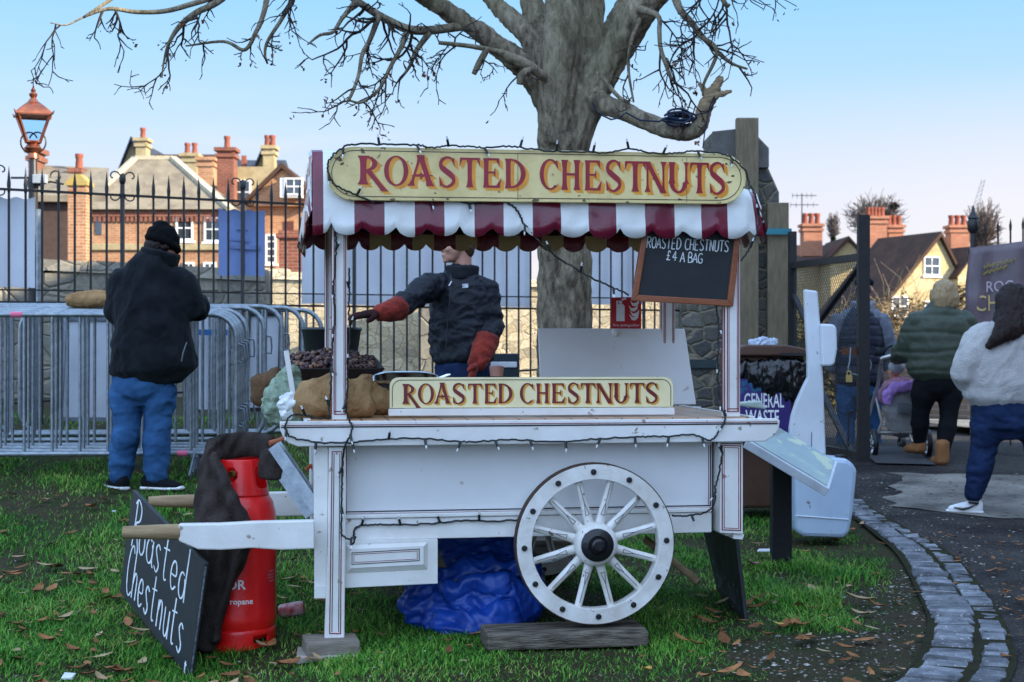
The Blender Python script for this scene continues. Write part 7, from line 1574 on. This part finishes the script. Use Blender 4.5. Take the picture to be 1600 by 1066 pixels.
# --- the seller behind the cart
Y = 9.4; org = person('', Y, 722, 0); org.z = gz(org.x, Y)
P_ = lambda px, py, d=0: W(px, py, Y+d)
hc = P_(712, 381, -.03); HM = basis((-.88,-.46,-.08)); body = MB(); head_shells(body, hc, HM)
body.chain([(*P_(722,395), .058, .06), (*P_(722,425), .06, .06), (*P_(722,455), .09, .07)], side=(.86,-.5,0))
body.chain([(*P_(722,460), .11, .07), (*P_(722,500), .13, .08), (*P_(722,560), .14, .09), (*P_(724,590), .14, .10)], side=(.86,-.5,0))
S1_, E1, W1 = P_(676,444,-.06), P_(636,472,-.24), P_(604,487,-.36); S2_, E2, W2 = P_(756,449,.03), P_(769,505,.0), P_(752,545,-.20)
limb3(body, S1_, E1, W1, .04, .034, .026); limb3(body, S2_, E2, W2, .04, .034, .026)
hipL, hipR = P_(702,590), P_(745,590)
for hp, fx in ((hipL, 700), (hipR, 750)):
    kn = V((hp.x, Y-.04, org.z+.50)); an = V((hp.x, Y+.02, org.z+.09)); limb3(body, hp, kn, an, .075, .05, .038)
    body.chain([(an.x, Y+.02, org.z+.05, .04, .04), (an.x-.02, Y-.16, org.z+.035, .04, .028)])
sel = finish(body, 'young man in dark navy jacket and red gauntlets reaching across behind the cart', skin_m, org, .007)
q = MB(); q.chain([(*P_(722,562,.0), .195, .140), (*P_(721,535), .205, .145), (*P_(720,490), .195, .140), (*P_(719,465), .185, .130), (*P_(720,446), .155, .108), (*P_(721,432), .115, .09), (*P_(722,424), .085, .080)], side=(.90,-.42,0), n=24)
limb3(q, S1_, E1, seg(E1,W1,.55), .070, .060, .052); limb3(q, S2_, E2, seg(E2,W2,.55), .078, .068, .060)
q.ell(S1_+V((.03,.02,-.01)), (.08,.075,.07), 14); q.ell(S2_+V((-.02,0,-.01)), (.08,.075,.07), 14)
part('jacket', q, soft_d, sel, org, voxel=.009, folds=.014, fscale=7.5, fstretch=(1,1,1.5), seed=7)
q = MB()
CM = basis((-.5,-.86,.35))
for i, (dz, r_) in enumerate(((0,.085),(.02,.088),(.040,.090),(.055,.092))): ring_shell(q, P_(722,430)+V((0,-.01,dz-.012)), None, r_, .014, sy=.98)
jc = part('collar', q, mat('grey_collar', (.022,.024,.030), .85, bump=.3), sel, org, voxel=.008, folds=.004)
q = MB(); zl_ = crv([tuple(P_(x, y, d)) for x, y, d in ((703,428,-.155),(706,440,-.185),(703,470,-.195),(699,510,-.195),(697,545,-.19))], 6); q.tube([V(p)-org for p in zl_], .0035, 5); obj('zip', q, mat('dark_zip', (.03,.032,.035), .4, metal=.5), sel)
q = MB(); q.tube([P_(706,440,-.19)-org, P_(702,447,-.20)-org], .005, 5); obj('zip_pull', q, chrome, sel)
q = MB(); c = P_(727,447,-.175)-org; q.hexa([c+V(d) for d in ((-.018,-.004,-.012),(.018,-.016,-.010),(.018,.004,-.010),(-.018,.012,-.012),(-.018,-.002,.012),(.018,-.014,.014),(.018,.006,.014),(-.018,.014,.012))]); obj('chest_logo', q, mat('white_badge', (.65,.67,.72), .7, c2=(.2,.2,.25), scale=50, var=0), sel)
q = MB(); q.chain([(*P_(722,552), .165, .125), (*P_(722,585), .175, .13), (*P_(722,605), .165, .125)], side=(.9,-.42,0), n=20)
for hp in (hipL, hipR): kn = V((hp.x, Y-.04, org.z+.50)); an = V((hp.x, Y+.02, org.z+.07)); limb3(q, hp, kn, an, .095, .072, .062)
part('jeans', q, denim_d, sel, org, voxel=.012, folds=.008, fscale=10)
q = MB(); q.ell(hc+HM @ V((0,-.02,.055)), (.083,.098,.075), 14, rot=HM); q.ell(hc+HM @ V((0,-.068,-.015)), (.074,.050,.085), 14, rot=HM); q.chain([(*(hc+HM @ V((.075,.005,.02))), .012, .02), (*(hc+HM @ V((.076,.012,-.02))), .009, .014)]); part('hair', q, mat('brown_hair', (.06,.035,.02), .6, bump=.6), sel, org, voxel=.008, folds=.004, fscale=30)
q = MB()
for sx in (-1, 1): q.ell(hc+HM @ V((sx*.032,.082,-.004)), (.012,.008,.008), 10, rot=HM)
q.xf(lambda v_: v_-org); obj('eyes', q, mat('eye_white', (.6,.58,.55), .3), sel, smooth=180)
gd1 = (P_(553,494,-.42)-P_(606,487,-.36)); q = MB(); q.chain([(*P_(624,481,-.28), .074, .070), (*P_(616,484,-.32), .066, .062), (*P_(606,487,-.35), .058, .050), (*P_(590,489,-.38), .046, .040)], side=(0,0,1)); part('gauntlet_cuff', q, suede, sel, org, voxel=.007, folds=.006, fscale=16)
q = MB(); hand(q, P_(596,488,-.37), gd1, (0,.2,-1), 1.25, .12, -1); part('glove_hand', q, soot, sel, org, voxel=.005, smooth=2, folds=.003, fscale=40)
gd2 = (P_(736,590,-.30)-P_(757,540,-.17)); q = MB(); q.chain([(*P_(760,530,-.12), .078, .066), (*P_(755,545,-.17), .070, .060), (*P_(747,565,-.22), .056, .050), (*P_(744,572,-.23), .050, .046)], side=(1,.2,.3)); gl = part('gauntlet_cuff', q, suede, sel, org, voxel=.007, folds=.008, fscale=14)
q = MB(); hand(q, P_(744,570,-.235), gd2, (-.9,-.2,0), 1.22, .45, 1); part('glove_hand', q, suede, sel, org, voxel=.005, smooth=2, folds=.003, fscale=40)
# --- the man in black, seen from behind
Y = 10.0; org = person('', Y, 222, 0); org.z = gz(org.x, Y)
hc = P_(254, 384, .06); HM = basis((.72,.62,-.42)); body = MB(); head_shells(body, hc, HM, 1.02)
body.chain([(*P_(246,398,.02), .06, .062), (*P_(240,420,-.02), .065, .07), (*P_(238,440), .14, .11)]); body.chain([(*P_(238,440), .17, .11), (*P_(236,510), .19, .14), (*P_(228,585), .18, .14)])
S1_, E1, W1 = P_(283,438,.0), P_(298,484,.0), P_(312,472,.26); S2_, E2, W2 = P_(191,438,.0), P_(184,490,.05), P_(215,492,.30)
limb3(body, S1_, E1, W1, .055, .045, .034); limb3(body, S2_, E2, W2, .055, .045, .034); hand(body, W1, (-.2,.6,.35), (-1,0,0), 1, .5, 1); hand(body, W2, (.8,.5,.1), (0,0,1), 1, .5, 1)
hips = ((P_(200,600,.0), P_(198,668,-.03), P_(187,742,.02), (-.55,.8,0)), (P_(249,600,.0), P_(246,670,-.02), P_(243,744,-.02), (.93,-.25,0)))
for hp, kn, an, sd2 in hips: an = V((an.x, an.y, org.z+.085)); limb3(body, hp, kn, an, .085, .055, .04)
man = finish(body, 'heavy man in black fleece coat and knitted hat standing with his back turned', skin_m, org, .009)
q = MB(); q.chain([(*P_(241,577,-.02), .275, .20), (*P_(239,555,-.02), .262, .20), (*P_(237,510,-.01), .24, .195), (*P_(235,465), .235, .18), (*P_(236,440), .200, .15), (*P_(238,420), .16, .13), (*P_(244,405,.02), .10, .10)], side=(1,.12,0), n=28)
limb3(q, S1_, E1+V((.01,0,0)), seg(E1,W1,.8), .088, .080, .066); limb3(q, S2_, E2, seg(E2,W2,.8), .088, .077, .060)
q.ell(S1_+V((-.03,0,-.01)), (.10,.10,.09), 14); q.ell(S2_+V((.03,0,-.01)), (.10,.10,.09), 14)
part('coat', q, fleece_d, man, org, voxel=.011, folds=.016, fscale=4.2, fstretch=(1,1,.8), seed=3)
q = MB()
for i in range(4): ring_shell(q, P_(251,409-i*4.5,.03), None, .098+.005*i, .018, sy=1.0, M=basis((.1,1,0), (.25,.1,1)))
part('collar', q, fleece_d, man, org, voxel=.010, folds=.004)
q = MB(); q.tube([(P_(292,535,-.21)-org), (P_(286,552,-.215)-org), (P_(284,565,-.21)-org)], .004, 5); obj('pocket_zip', q, galv2, man)
q = MB(); q.chain([(*P_(223,580,-.01), .190, .155), (*P_(223,600), .200, .165), (*P_(223,616), .185, .15)], n=22)
for hp, kn, an, sd2 in hips: an = V((an.x, an.y, org.z+.075)); limb3(q, hp, kn, an, .104, .078, .068)
part('jeans', q, denim, man, org, voxel=.011, folds=.012, fscale=6.5, fstretch=(1,1,1.15), seed=5)
for hp, kn, an, sd2 in hips:
    q = MB(); an = V((an.x, an.y, org.z+.0)); shoe(q, an-V(sd2).normalized()*.08, sd2, .29, .052); so = part('shoe', q, shoe_d, man, org, voxel=.008); q = MB(); sole(q, an-V(sd2).normalized()*.08, sd2, .30, .054); part('sole', q, rubber_w, so, org, voxel=.007)
q = MB(); q.ell(hc+HM @ V((0,-.015,.045)), (.094,.110,.092), 16, rot=HM); q.ell(hc+HM @ V((-.01,-.045,.115)), (.055,.065,.035), 12, rot=HM); ring_shell(q, hc+HM @ V((0,-.005,.012)), None, .092, .018, sy=1.15, M=HM); part('knitted_hat', q, hat_m, man, org, voxel=.009, folds=.010, fscale=11)
q = MB(); q.ell(hc+HM @ V((0,-.06,-.03)), (.075,.05,.055), 12, rot=HM); 
for sx in (-1, 1): q.ell(hc+HM @ V((sx*.07,-.015,-.02)), (.018,.03,.04), 10, rot=HM)
part('hair', q, hair_d, man, org, voxel=.008, folds=.008, fscale=30)
tb = thing('food_tub', 'small white takeaway tub held up by the man in black', 'tub', P_(319,470,.24)); q = MB(); q.lathe([(.03,-.02),(.042,.02),(.045,.024),(.04,.024),(.03,-.012),(.0001,-.012)], n=18); obj('bowl', q, mat('white_tub_plastic', (.75,.78,.82), .4), tb, smooth=40); q = MB(); q.tube([(0,0,0),(-.03,-.03,.05)], .003, 6); obj('fork', q, litter_w, tb)
# --- woman in the green quilted jacket
Y = 13.65; org = person('', Y, 1455, 724)
hc = P_(1474, 459, .0); HM = basis((-.12,.97,-.1)); body = MB(); head_shells(body, hc, HM, 1.0); body.chain([(*P_(1473,470), .05, .055), (*P_(1472,488), .06, .07), (*P_(1470,505), .13, .10)]); body.chain([(*P_(1470,505), .15, .1), (*P_(1468,550), .15, .12), (*P_(1466,595), .16, .13)])
S1_, E1, W1 = P_(1432,503), P_(1414,548,.05), P_(1398,560,.40); S2_, E2, W2 = P_(1508,503), P_(1520,552,.06), P_(1492,566,.40)
limb3(body, S1_, E1, W1, .045, .04, .03); limb3(body, S2_, E2, W2, .045, .04, .03); hand(body, W1, (.1,1,-.1), (0,-.2,-1), .92, .6, 1); hand(body, W2, (-.1,1,-.1), (0,-.2,-1), .92, .6, -1)
legs = ((P_(1446,600), P_(1438,650,.06), P_(1437,696,.14), (-.4,.85,0), 712), (P_(1485,600), P_(1482,655,-.03), P_(1472,715,-.12), (-.1,1,0), 731))
for hp, kn, an, sd2, yf in legs: limb3(body, hp, kn, an, .08, .055, .042)
wm = finish(body, 'blonde woman in olive quilted jacket pushing the pram seen from behind', skin_m, org, .011)
q = MB()
levels = [(583,.285,.20),(572,.30,.215),(563,.285,.205),(555,.30,.215),(543,.300,.215),(535,.285,.205),(527,.295,.21),(514,.285,.20),(507,.268,.19),(500,.255,.175),(490,.20,.15),(480,.12,.12)]
q.chain([(*P_(1469,y), a, b) for y, a, b in levels], n=28); limb3(q, S1_, E1, seg(E1,W1,.85), .098, .092, .066); limb3(q, S2_, E2, seg(E2,W2,.85), .098, .092, .066)
q.ell(S1_+V((.02,0,0)), (.12,.12,.10), 14); q.ell(S2_+V((-.02,0,0)), (.12,.12,.10), 14)
for i in range(3): ring_shell(q, P_(1473,481-i*4.5), None, .082, .022, sy=1.0)
part('quilted_jacket', q, mat('olive_quilted_nylon', (.060,.075,.052), .55, c2=(.045,.058,.040), scale=7, bump=.25, bscale=30), wm, org, voxel=.013, folds=.008, fscale=5.5, seed=8, smooth=2); quilt(LAST[0], .165)
q = MB(); q.chain([(*P_(1466,580), .18, .15), (*P_(1466,600), .19, .16), (*P_(1466,612), .17, .14)], n=20)
for hp, kn, an, sd2, yf in legs: limb3(q, hp, kn, seg(kn,an,.92), .108, .076, .056)
part('leggings', q, mat('black_leggings', (.008,.009,.011), .8, bump=.2), wm, org, voxel=.013, folds=.004)
tanb = mat('tan_sheepskin_boot', (.33,.155,.065), .85, c2=(.24,.105,.045), scale=9, bump=.3)
for hp, kn, an, sd2, yf in legs:
    q = MB(); h_ = V((an.x, an.y, P_(0,yf,an.y-Y).z+.02)); d = V(sd2).normalized(); q.chain([(h_.x,h_.y,h_.z+.20,.062,.07),(h_.x,h_.y,h_.z+.10,.058,.066),(h_.x,h_.y,h_.z+.03,.058,.07)]); q.chain([(*(h_+V((0,0,.04))),.058,.045),(*(h_+d*.10+V((0,0,.04))),.06,.045),(*(h_+d*.17+V((0,0,.03))),.05,.032)], side=d.cross(V((0,0,1)))); part('boot', q, tanb, wm, org, voxel=.010, folds=.004)
q = MB(); q.ell(hc+HM @ V((0,-.02,.03)), (.098,.112,.092), 16, rot=HM); q.chain([(*(hc+HM @ V((0,-.055,.03))), .105, .07), (*(hc+HM @ V((0,-.06,-.05))), .118, .07), (*(hc+HM @ V((0,-.055,-.12))), .112, .05)], side=HM.col[0]); 
for sx in (-1, 1): q.chain([(*(hc+HM @ V((sx*.08,.01,.02))), .03, .05), (*(hc+HM @ V((sx*.088,.015,-.05))), .028, .05), (*(hc+HM @ V((sx*.08,.02,-.11))), .02, .035)], side=HM.col[0])
part('hair', q, hair_b, wm, org, voxel=.009, folds=.008, fscale=12, fstretch=(3,3,.5))
# --- woman in the pale fleece striding at the right edge
Y = 10.85; org = person('', Y, 1560, 803)
hc = P_(1583, 474, .02); HM = basis((.25,.95,-.15)); body = MB(); head_shells(body, hc, HM, 1.0); body.chain([(*P_(1582,492), .052, .056), (*P_(1580,510), .065, .07), (*P_(1580,530), .14, .11)]); body.chain([(*P_(1580,530), .17, .11), (*P_(1578,585), .17, .13), (*P_(1574,640), .18, .14)])
S1_, E1, W1 = P_(1532,530), P_(1510,582,-.02), P_(1535,606,.16); S2_, E2, W2 = P_(1630,530), P_(1652,585,-.02), P_(1630,610,.16)
limb3(body, S1_, E1, W1, .05, .044, .032); limb3(body, S2_, E2, W2, .05, .044, .032); hand(body, W1, (.8,.5,-.2), (0,1,0), .92, .5, 1); hand(body, W2, (-.8,.5,-.2), (0,1,0), .92, .5, -1)
legs = ((P_(1550,645), P_(1535,710,.02), P_(1521,778,.05), (-.93,.35,0), 803), (P_(1607,645), P_(1620,705,.02), P_(1642,765,-.30), (-.6,.8,0), 800))
for hp, kn, an, sd2, yf in legs: limb3(body, hp, kn, an, .09, .06, .045)
w3 = finish(body, 'woman with long dark hair in pale grey fleece and blue jeans walking away', skin_m, org, .010)
flc = mat('pale_grey_teddy_fleece', (.52,.50,.48), .95, c2=(.42,.40,.385), scale=14, bump=.9, bscale=110, sheen=.3)
q = MB(); q.chain([(*P_(1572,624), .29, .20), (*P_(1573,612), .295, .205), (*P_(1575,600), .315, .22), (*P_(1578,565), .30, .21), (*P_(1580,540), .28, .19), (*P_(1580,520), .23, .155), (*P_(1582,505), .13, .12)], side=(1,-.1,0), n=28)
limb3(q, S1_, E1, seg(E1,W1,.95), .108, .098, .078); limb3(q, S2_, E2, seg(E2,W2,.95), .108, .098, .078); q.ell(S1_+V((.03,0,-.0)), (.125,.12,.11), 14); q.ell(S2_+V((-.03,0,0)), (.125,.12,.11), 14)
q.chain([(*P_(1562,528,-.10), .03, .04), (*P_(1582,536,-.13), .045, .05), (*P_(1604,528,-.10), .03, .04)], side=(0,0,1)); q.chain([(*P_(1588,512,-.0), .10, .09), (*P_(1588,522,-.02), .13, .10)])
part('fleece_top', q, flc, w3, org, voxel=.012, folds=.015, fscale=5.0, fstretch=(1,1,.7), seed=12)
q = MB(); q.chain([(*P_(1574,618), .225, .17), (*P_(1574,645), .24, .185), (*P_(1574,668), .22, .17)], side=(1,-.1,0), n=22)
for hp, kn, an, sd2, yf in legs: limb3(q, hp, kn, seg(kn,an,.98), .116, .083, .058)
part('jeans', q, denim_d, w3, org, voxel=.012, folds=.011, fscale=8, fstretch=(.8,.8,1.4), seed=2)
for hp, kn, an, sd2, yf in legs:
    h_ = V((an.x, an.y, P_(0,yf,an.y-Y).z)); d = V(sd2).normalized(); q = MB(); shoe(q, h_-d*.05, sd2, .25, .047); so = part('shoe', q, mat('white_trainer', (.74,.74,.74), .5), w3, org, voxel=.008); q = MB(); sole(q, h_-d*.05, sd2, .26, .05); part('sole', q, rubber_w, so, org, voxel=.007)
    q = MB(); n_ = d.cross(V((0,0,1))).normalized()*(1 if d.cross(V((0,0,1))).y < 0 else -1)*.047; base_ = h_+n_
    q.tube([base_+d*.13+V((0,0,.045))-org, base_+d*.07+V((0,0,.035))-org, base_+d*.03+V((0,0,.045))-org, base_-d*.03+V((0,0,.075))-org], [.004,.010,.008,.003], 6); q.tube([base_*1-d*.04+V((0,0,.085))-org, base_+d*.03+V((0,0,.088))-org], .012, 6); obj('shoe_mark', q, blackp, so)
q = MB(); q.ell(hc+HM @ V((0,-.02,.035)), (.110,.120,.100), 16, rot=HM); q.chain([(*(hc+HM @ V((-.01,-.07,.03))), .112, .06), (*(hc+HM @ V((-.02,-.085,-.06))), .105, .06), (*(hc+V((-.06,-.10,-.15))), .085, .05), (*(hc+V((-.13,-.11,-.23))), .05, .04), (*(hc+V((-.20,-.10,-.29))), .02, .02)], side=(1,0,0)); q.chain([(*(hc+V((-.02,-.10,.02))), .115, .05), (*(hc+V((-.03,-.15,-.09))), .125, .05), (*(hc+V((-.09,-.20,-.17))), .10, .045), (*(hc+V((-.19,-.21,-.26))), .04, .03), (*(hc+V((-.24,-.19,-.31))), .015, .015)], side=(1,0,0)); q.chain([(*(hc+HM @ V((-.08,0,.0))), .03, .05), (*(hc+V((-.10,-.03,-.10))), .04, .05), (*(hc+V((-.14,-.06,-.2))), .03, .035)], side=(1,0,0))
part('hair', q, hair_d, w3, org, voxel=.009, folds=.010, fscale=12, fstretch=(3,3,.5))
# --- man in the quilted gilet beyond the gate
Y = 15.3; org = person('', Y, 1345, 728)
hc = P_(1350, 452, .0); HM = basis((.35,.93,-.1)); body = MB(); head_shells(body, hc, HM, 1.02); body.chain([(*P_(1348,465), .055, .06), (*P_(1346,482), .065, .07), (*P_(1344,500), .14, .11)]); body.chain([(*P_(1344,500), .16, .11), (*P_(1343,560), .16, .12), (*P_(1342,600), .16, .13)])
S1_, E1, W1 = P_(1312,497), P_(1298,540,.0), P_(1300,580,.10); S2_, E2, W2 = P_(1376,497), P_(1390,540,.0), P_(1378,578,.12)
limb3(body, S1_, E1, W1, .05, .044, .034); limb3(body, S2_, E2, W2, .05, .044, .034); hand(body, W1, (.1,.3,-1), (1,0,0), 1, .5, 1); hand(body, W2, (-.1,.3,-1), (-1,0,0), 1, .5, -1)
legs = ((P_(1325,602), P_(1322,665,.05), P_(1320,718,.0), (-.2,1,0), 728), (P_(1360,602), P_(1362,665,.1), P_(1366,716,.15), (.2,1,0), 727))
for hp, kn, an, sd2, yf in legs: limb3(body, hp, kn, an, .08, .055, .042)
w4 = finish(body, 'man in navy quilted gilet and flat cap walking beyond the mesh gate', skin_m, org, .012)
q = MB(); q.chain([(*P_(1343,598), .235, .18), (*P_(1343,585), .245, .19), (*P_(1343,575), .225, .175), (*P_(1343,560), .24, .185), (*P_(1343,545), .225, .175), (*P_(1343,530), .24, .18), (*P_(1344,512), .225, .165), (*P_(1344,495), .19, .14), (*P_(1346,484), .11, .11)], n=26)
part('gilet', q, mat('navy_quilted_gilet', (.012,.018,.035), .5, bump=.3, bscale=40), w4, org, voxel=.013, folds=.004, fscale=8); quilt(LAST[0], .10)
q = MB(); limb3(q, S1_, E1, seg(E1,W1,.92), .078, .068, .052); limb3(q, S2_, E2, seg(E2,W2,.92), .078, .068, .052); q.chain([(*P_(1320,497), .08, .08), (*P_(1344,494), .11, .10), (*P_(1370,497), .08, .08)], side=(0,0,1)); part('jumper', q, mat('grey_wool_jumper', (.17,.19,.235), .95, bump=.5, bscale=100), w4, org, voxel=.012, folds=.008)
q = MB(); q.chain([(*P_(1343,590), .17, .14), (*P_(1343,606), .185, .15), (*P_(1343,618), .17, .14)], n=20)
for hp, kn, an, sd2, yf in legs: limb3(q, hp, kn, an, .105, .08, .066)
part('jeans', q, denim, w4, org, voxel=.013, folds=.008)
for hp, kn, an, sd2, yf in legs: q = MB(); h_ = V((an.x, an.y, P_(0,yf,an.y-Y).z)); shoe(q, h_-V(sd2).normalized()*.06, sd2, .28, .05); part('shoe', q, shoe_d, w4, org, voxel=.010)
q = MB(); 
for i in range(3): ring_shell(q, P_(1348,486-i*5.5), None, .088, .026, sy=1.0)
part('scarf', q, mat('grey_check_scarf', (.34,.37,.43), .95, c2=(.12,.13,.16), scale=26, var=0), w4, org, voxel=.011, folds=.010, fscale=14)
q = MB(); q.ell(hc+HM @ V((0,-.005,.065)), (.10,.125,.055), 16, rot=HM); q.chain([(*(hc+HM @ V((0,.09,.045))), .08, .02), (*(hc+HM @ V((0,.15,.03))), .06, .012)], side=HM.col[0]); part('flat_cap', q, mat('dark_tweed', (.012,.013,.018), .95, bump=.4), w4, org, voxel=.010)
q = MB(); q.ell(hc+HM @ V((0,-.05,-.01)), (.08,.06,.07), 12, rot=HM); part('hair', q, hair_d, w4, org, voxel=.010)
# --- pushchair with a wrapped child
Y = 14.15; pc = thing('pushchair', 'silver framed pushchair with pale grey seat pushed along the lane', 'pushchair', (W(1410,0,Y).x, Y, W(0,716,Y).z)); og = pc.location
K = lambda px, py, d=0: W(px, py, Y+d)-og
alum = mat('satin_aluminium', (.55,.53,.50), .3, metal=.8, var=.1)
q = MB()
for d, ox in ((-.0, 0), (0, 66)):
    q.tube([K(1378+ox*.8,560,-.25), K(1372+ox*.85,600,-.1), K(1352+ox,668,.05), K(1360+ox,690,.0)], .016, 8); q.tube([K(1366+ox*.9,612,.0), K(1378+ox,660,-.05), K(1366+ox,690,.0)], .013, 8); q.tube([K(1362+ox,675,0), K(1400+ox*.8,680,.45)], .013, 8)
q.tube([K(1360,676,0), K(1440,676,0)], .014, 8); q.tube([K(1378,560,-.25), K(1405,552,-.3), K(1431,560,-.25)], .016, 8); obj('frame', q, alum, pc, smooth=60)
pgm = mat('pale_grey_pram_fabric', (.34,.34,.335), .8, c2=(.28,.28,.28), scale=8, bump=.2)
q = MB(); q.chain([(*(K(1412,612,.0)), .16, .05), (*(K(1412,640,.02)), .175, .07), (*(K(1412,662,.08)), .16, .10), (*(K(1412,668,.2)), .14, .10)], n=18); solid('seat', q, pgm, pc, voxel=.012, folds=.005)
q = MB(); q.chain([(*K(1403,638,-.09), .055, .012), (*K(1424,640,-.09), .055, .012)], side=(0,0,1)); solid('back_pocket', q, mat('grey_pram_pocket', (.14,.145,.16), .8), pc, voxel=.010)
q = MB(); q.chain([(*K(1398,665,.12), .14, .05), (*K(1420,668,.2), .14, .05)], side=(0,1,0)); solid('basket', q, mat('dark_basket_mesh', (.03,.03,.035), .8), pc, voxel=.014)
hoodm = mat('black_pram_hood', (.010,.011,.014), .7)
q = MB(); 
for i in range(9):
    a = i/8*PI
    for j in range(7):
        t = j/6; q.v.append(tuple(K(1410,560,.1)+V((.19*math.cos(a), -.05+.36*t, .02+.13*math.sin(a)*(1-.3*t)))))
q.f = [(i*7+j, i*7+j+1, (i+1)*7+j+1, (i+1)*7+j) for i in range(8) for j in range(6)]; q.m = [0]*len(q.f); ho = obj('hood', q, hoodm, pc, smooth=60); s_ = ho.modifiers.new('t', 'SOLIDIFY'); s_.thickness = .01
for px, py, d, r_ in ((1364,690,0,.135),(1448,690,0,.135),(1409,683,.62,.085),(1440,684,.62,.085)):
    q = MB(); q.lathe([(r_-.03,-.02),(r_-.008,-.024),(r_,-.012),(r_,.012),(r_-.008,.024),(r_-.03,.02),(r_-.03,-.02)], n=28, ax='x', cap=False); wv = obj('wheel', q, blackp, pc, smooth=50); wv.location = K(px, py, d); wv.location.z = r_
    q = MB(); q.lathe([(r_-.045,-.012),(r_-.028,-.012),(r_-.028,.012),(r_-.045,.012),(r_-.045,-.012)], n=24, ax='x', cap=False); q.lathe([(.0001,-.03),(.025,-.028),(.025,.028),(.0001,.03)], n=12, ax='x')
    for k_ in range(6): a = k_*PI/3; q.tube([(0,.02*math.cos(a),.02*math.sin(a)),(0,(r_-.04)*math.cos(a),(r_-.04)*math.sin(a))], .008, 6)
    obj('rim', q, chrome, wv, smooth=50)
org = V(og)+K(1402,612,.05); body = MB(); hc = V(og)+K(1399,579,.06); HM = basis((-.5,.8,.1)); head_shells(body, hc, HM, .72); body.chain([(*(hc+V((.01,0,-.07))), .04, .04), (*(hc+V((.03,.05,-.14))), .10, .08), (*(hc+V((.05,.15,-.24))), .11, .09), (*(hc+V((.05,.40,-.28))), .08, .06)])
kid = finish(body, 'small child in pale grey hat tucked under a pink blanket in the pushchair', skin_m, org, .009)
q = MB(); q.ell(hc+HM @ V((0,-.012,.035)), (.072,.085,.065), 14, rot=HM); q.ell(hc+HM @ V((0,-.03,.10)), (.02,.02,.02), 8, rot=HM); part('hat', q, mat('pale_grey_knit', (.42,.43,.46), .95, bump=.6, bscale=120), kid, org, voxel=.008)
q = MB(); q.chain([(*(hc+V((-.06,-.07,-.15))), .05, .05), (*(hc+V((.03,-.06,-.12))), .06, .07), (*(hc+V((.13,-.04,-.13))), .05, .06)], side=(0,0,1)); q.chain([(*(hc+V((.02,.0,-.16))), .13, .10), (*(hc+V((.04,.15,-.22))), .14, .11), (*(hc+V((.04,.35,-.25))), .12, .10)]); part('pink_blanket', q, mat('pink_patterned_blanket', (.50,.26,.34), .95, c2=(.22,.12,.17), scale=16, var=0, bump=.4), kid, org, voxel=.010, folds=.012, fscale=13)
q = MB(); q.chain([(*K(1384,618,-.07), .03, .05), (*K(1398,606,-.10), .05, .04), (*K(1420,604,-.10), .045, .035), (*K(1440,606,-.09), .035, .03)], side=(0,0,1)); q.chain([(*K(1388,614,-.08), .05, .04), (*K(1386,630,-.08), .035, .03)]); solid('lilac_blanket', q, mat('lilac_blanket', (.42,.24,.58), .9, bump=.4), voxel=.010, folds=.010, fscale=14, label='lilac blanket hung over the back of the pushchair', cat='blanket').location = og
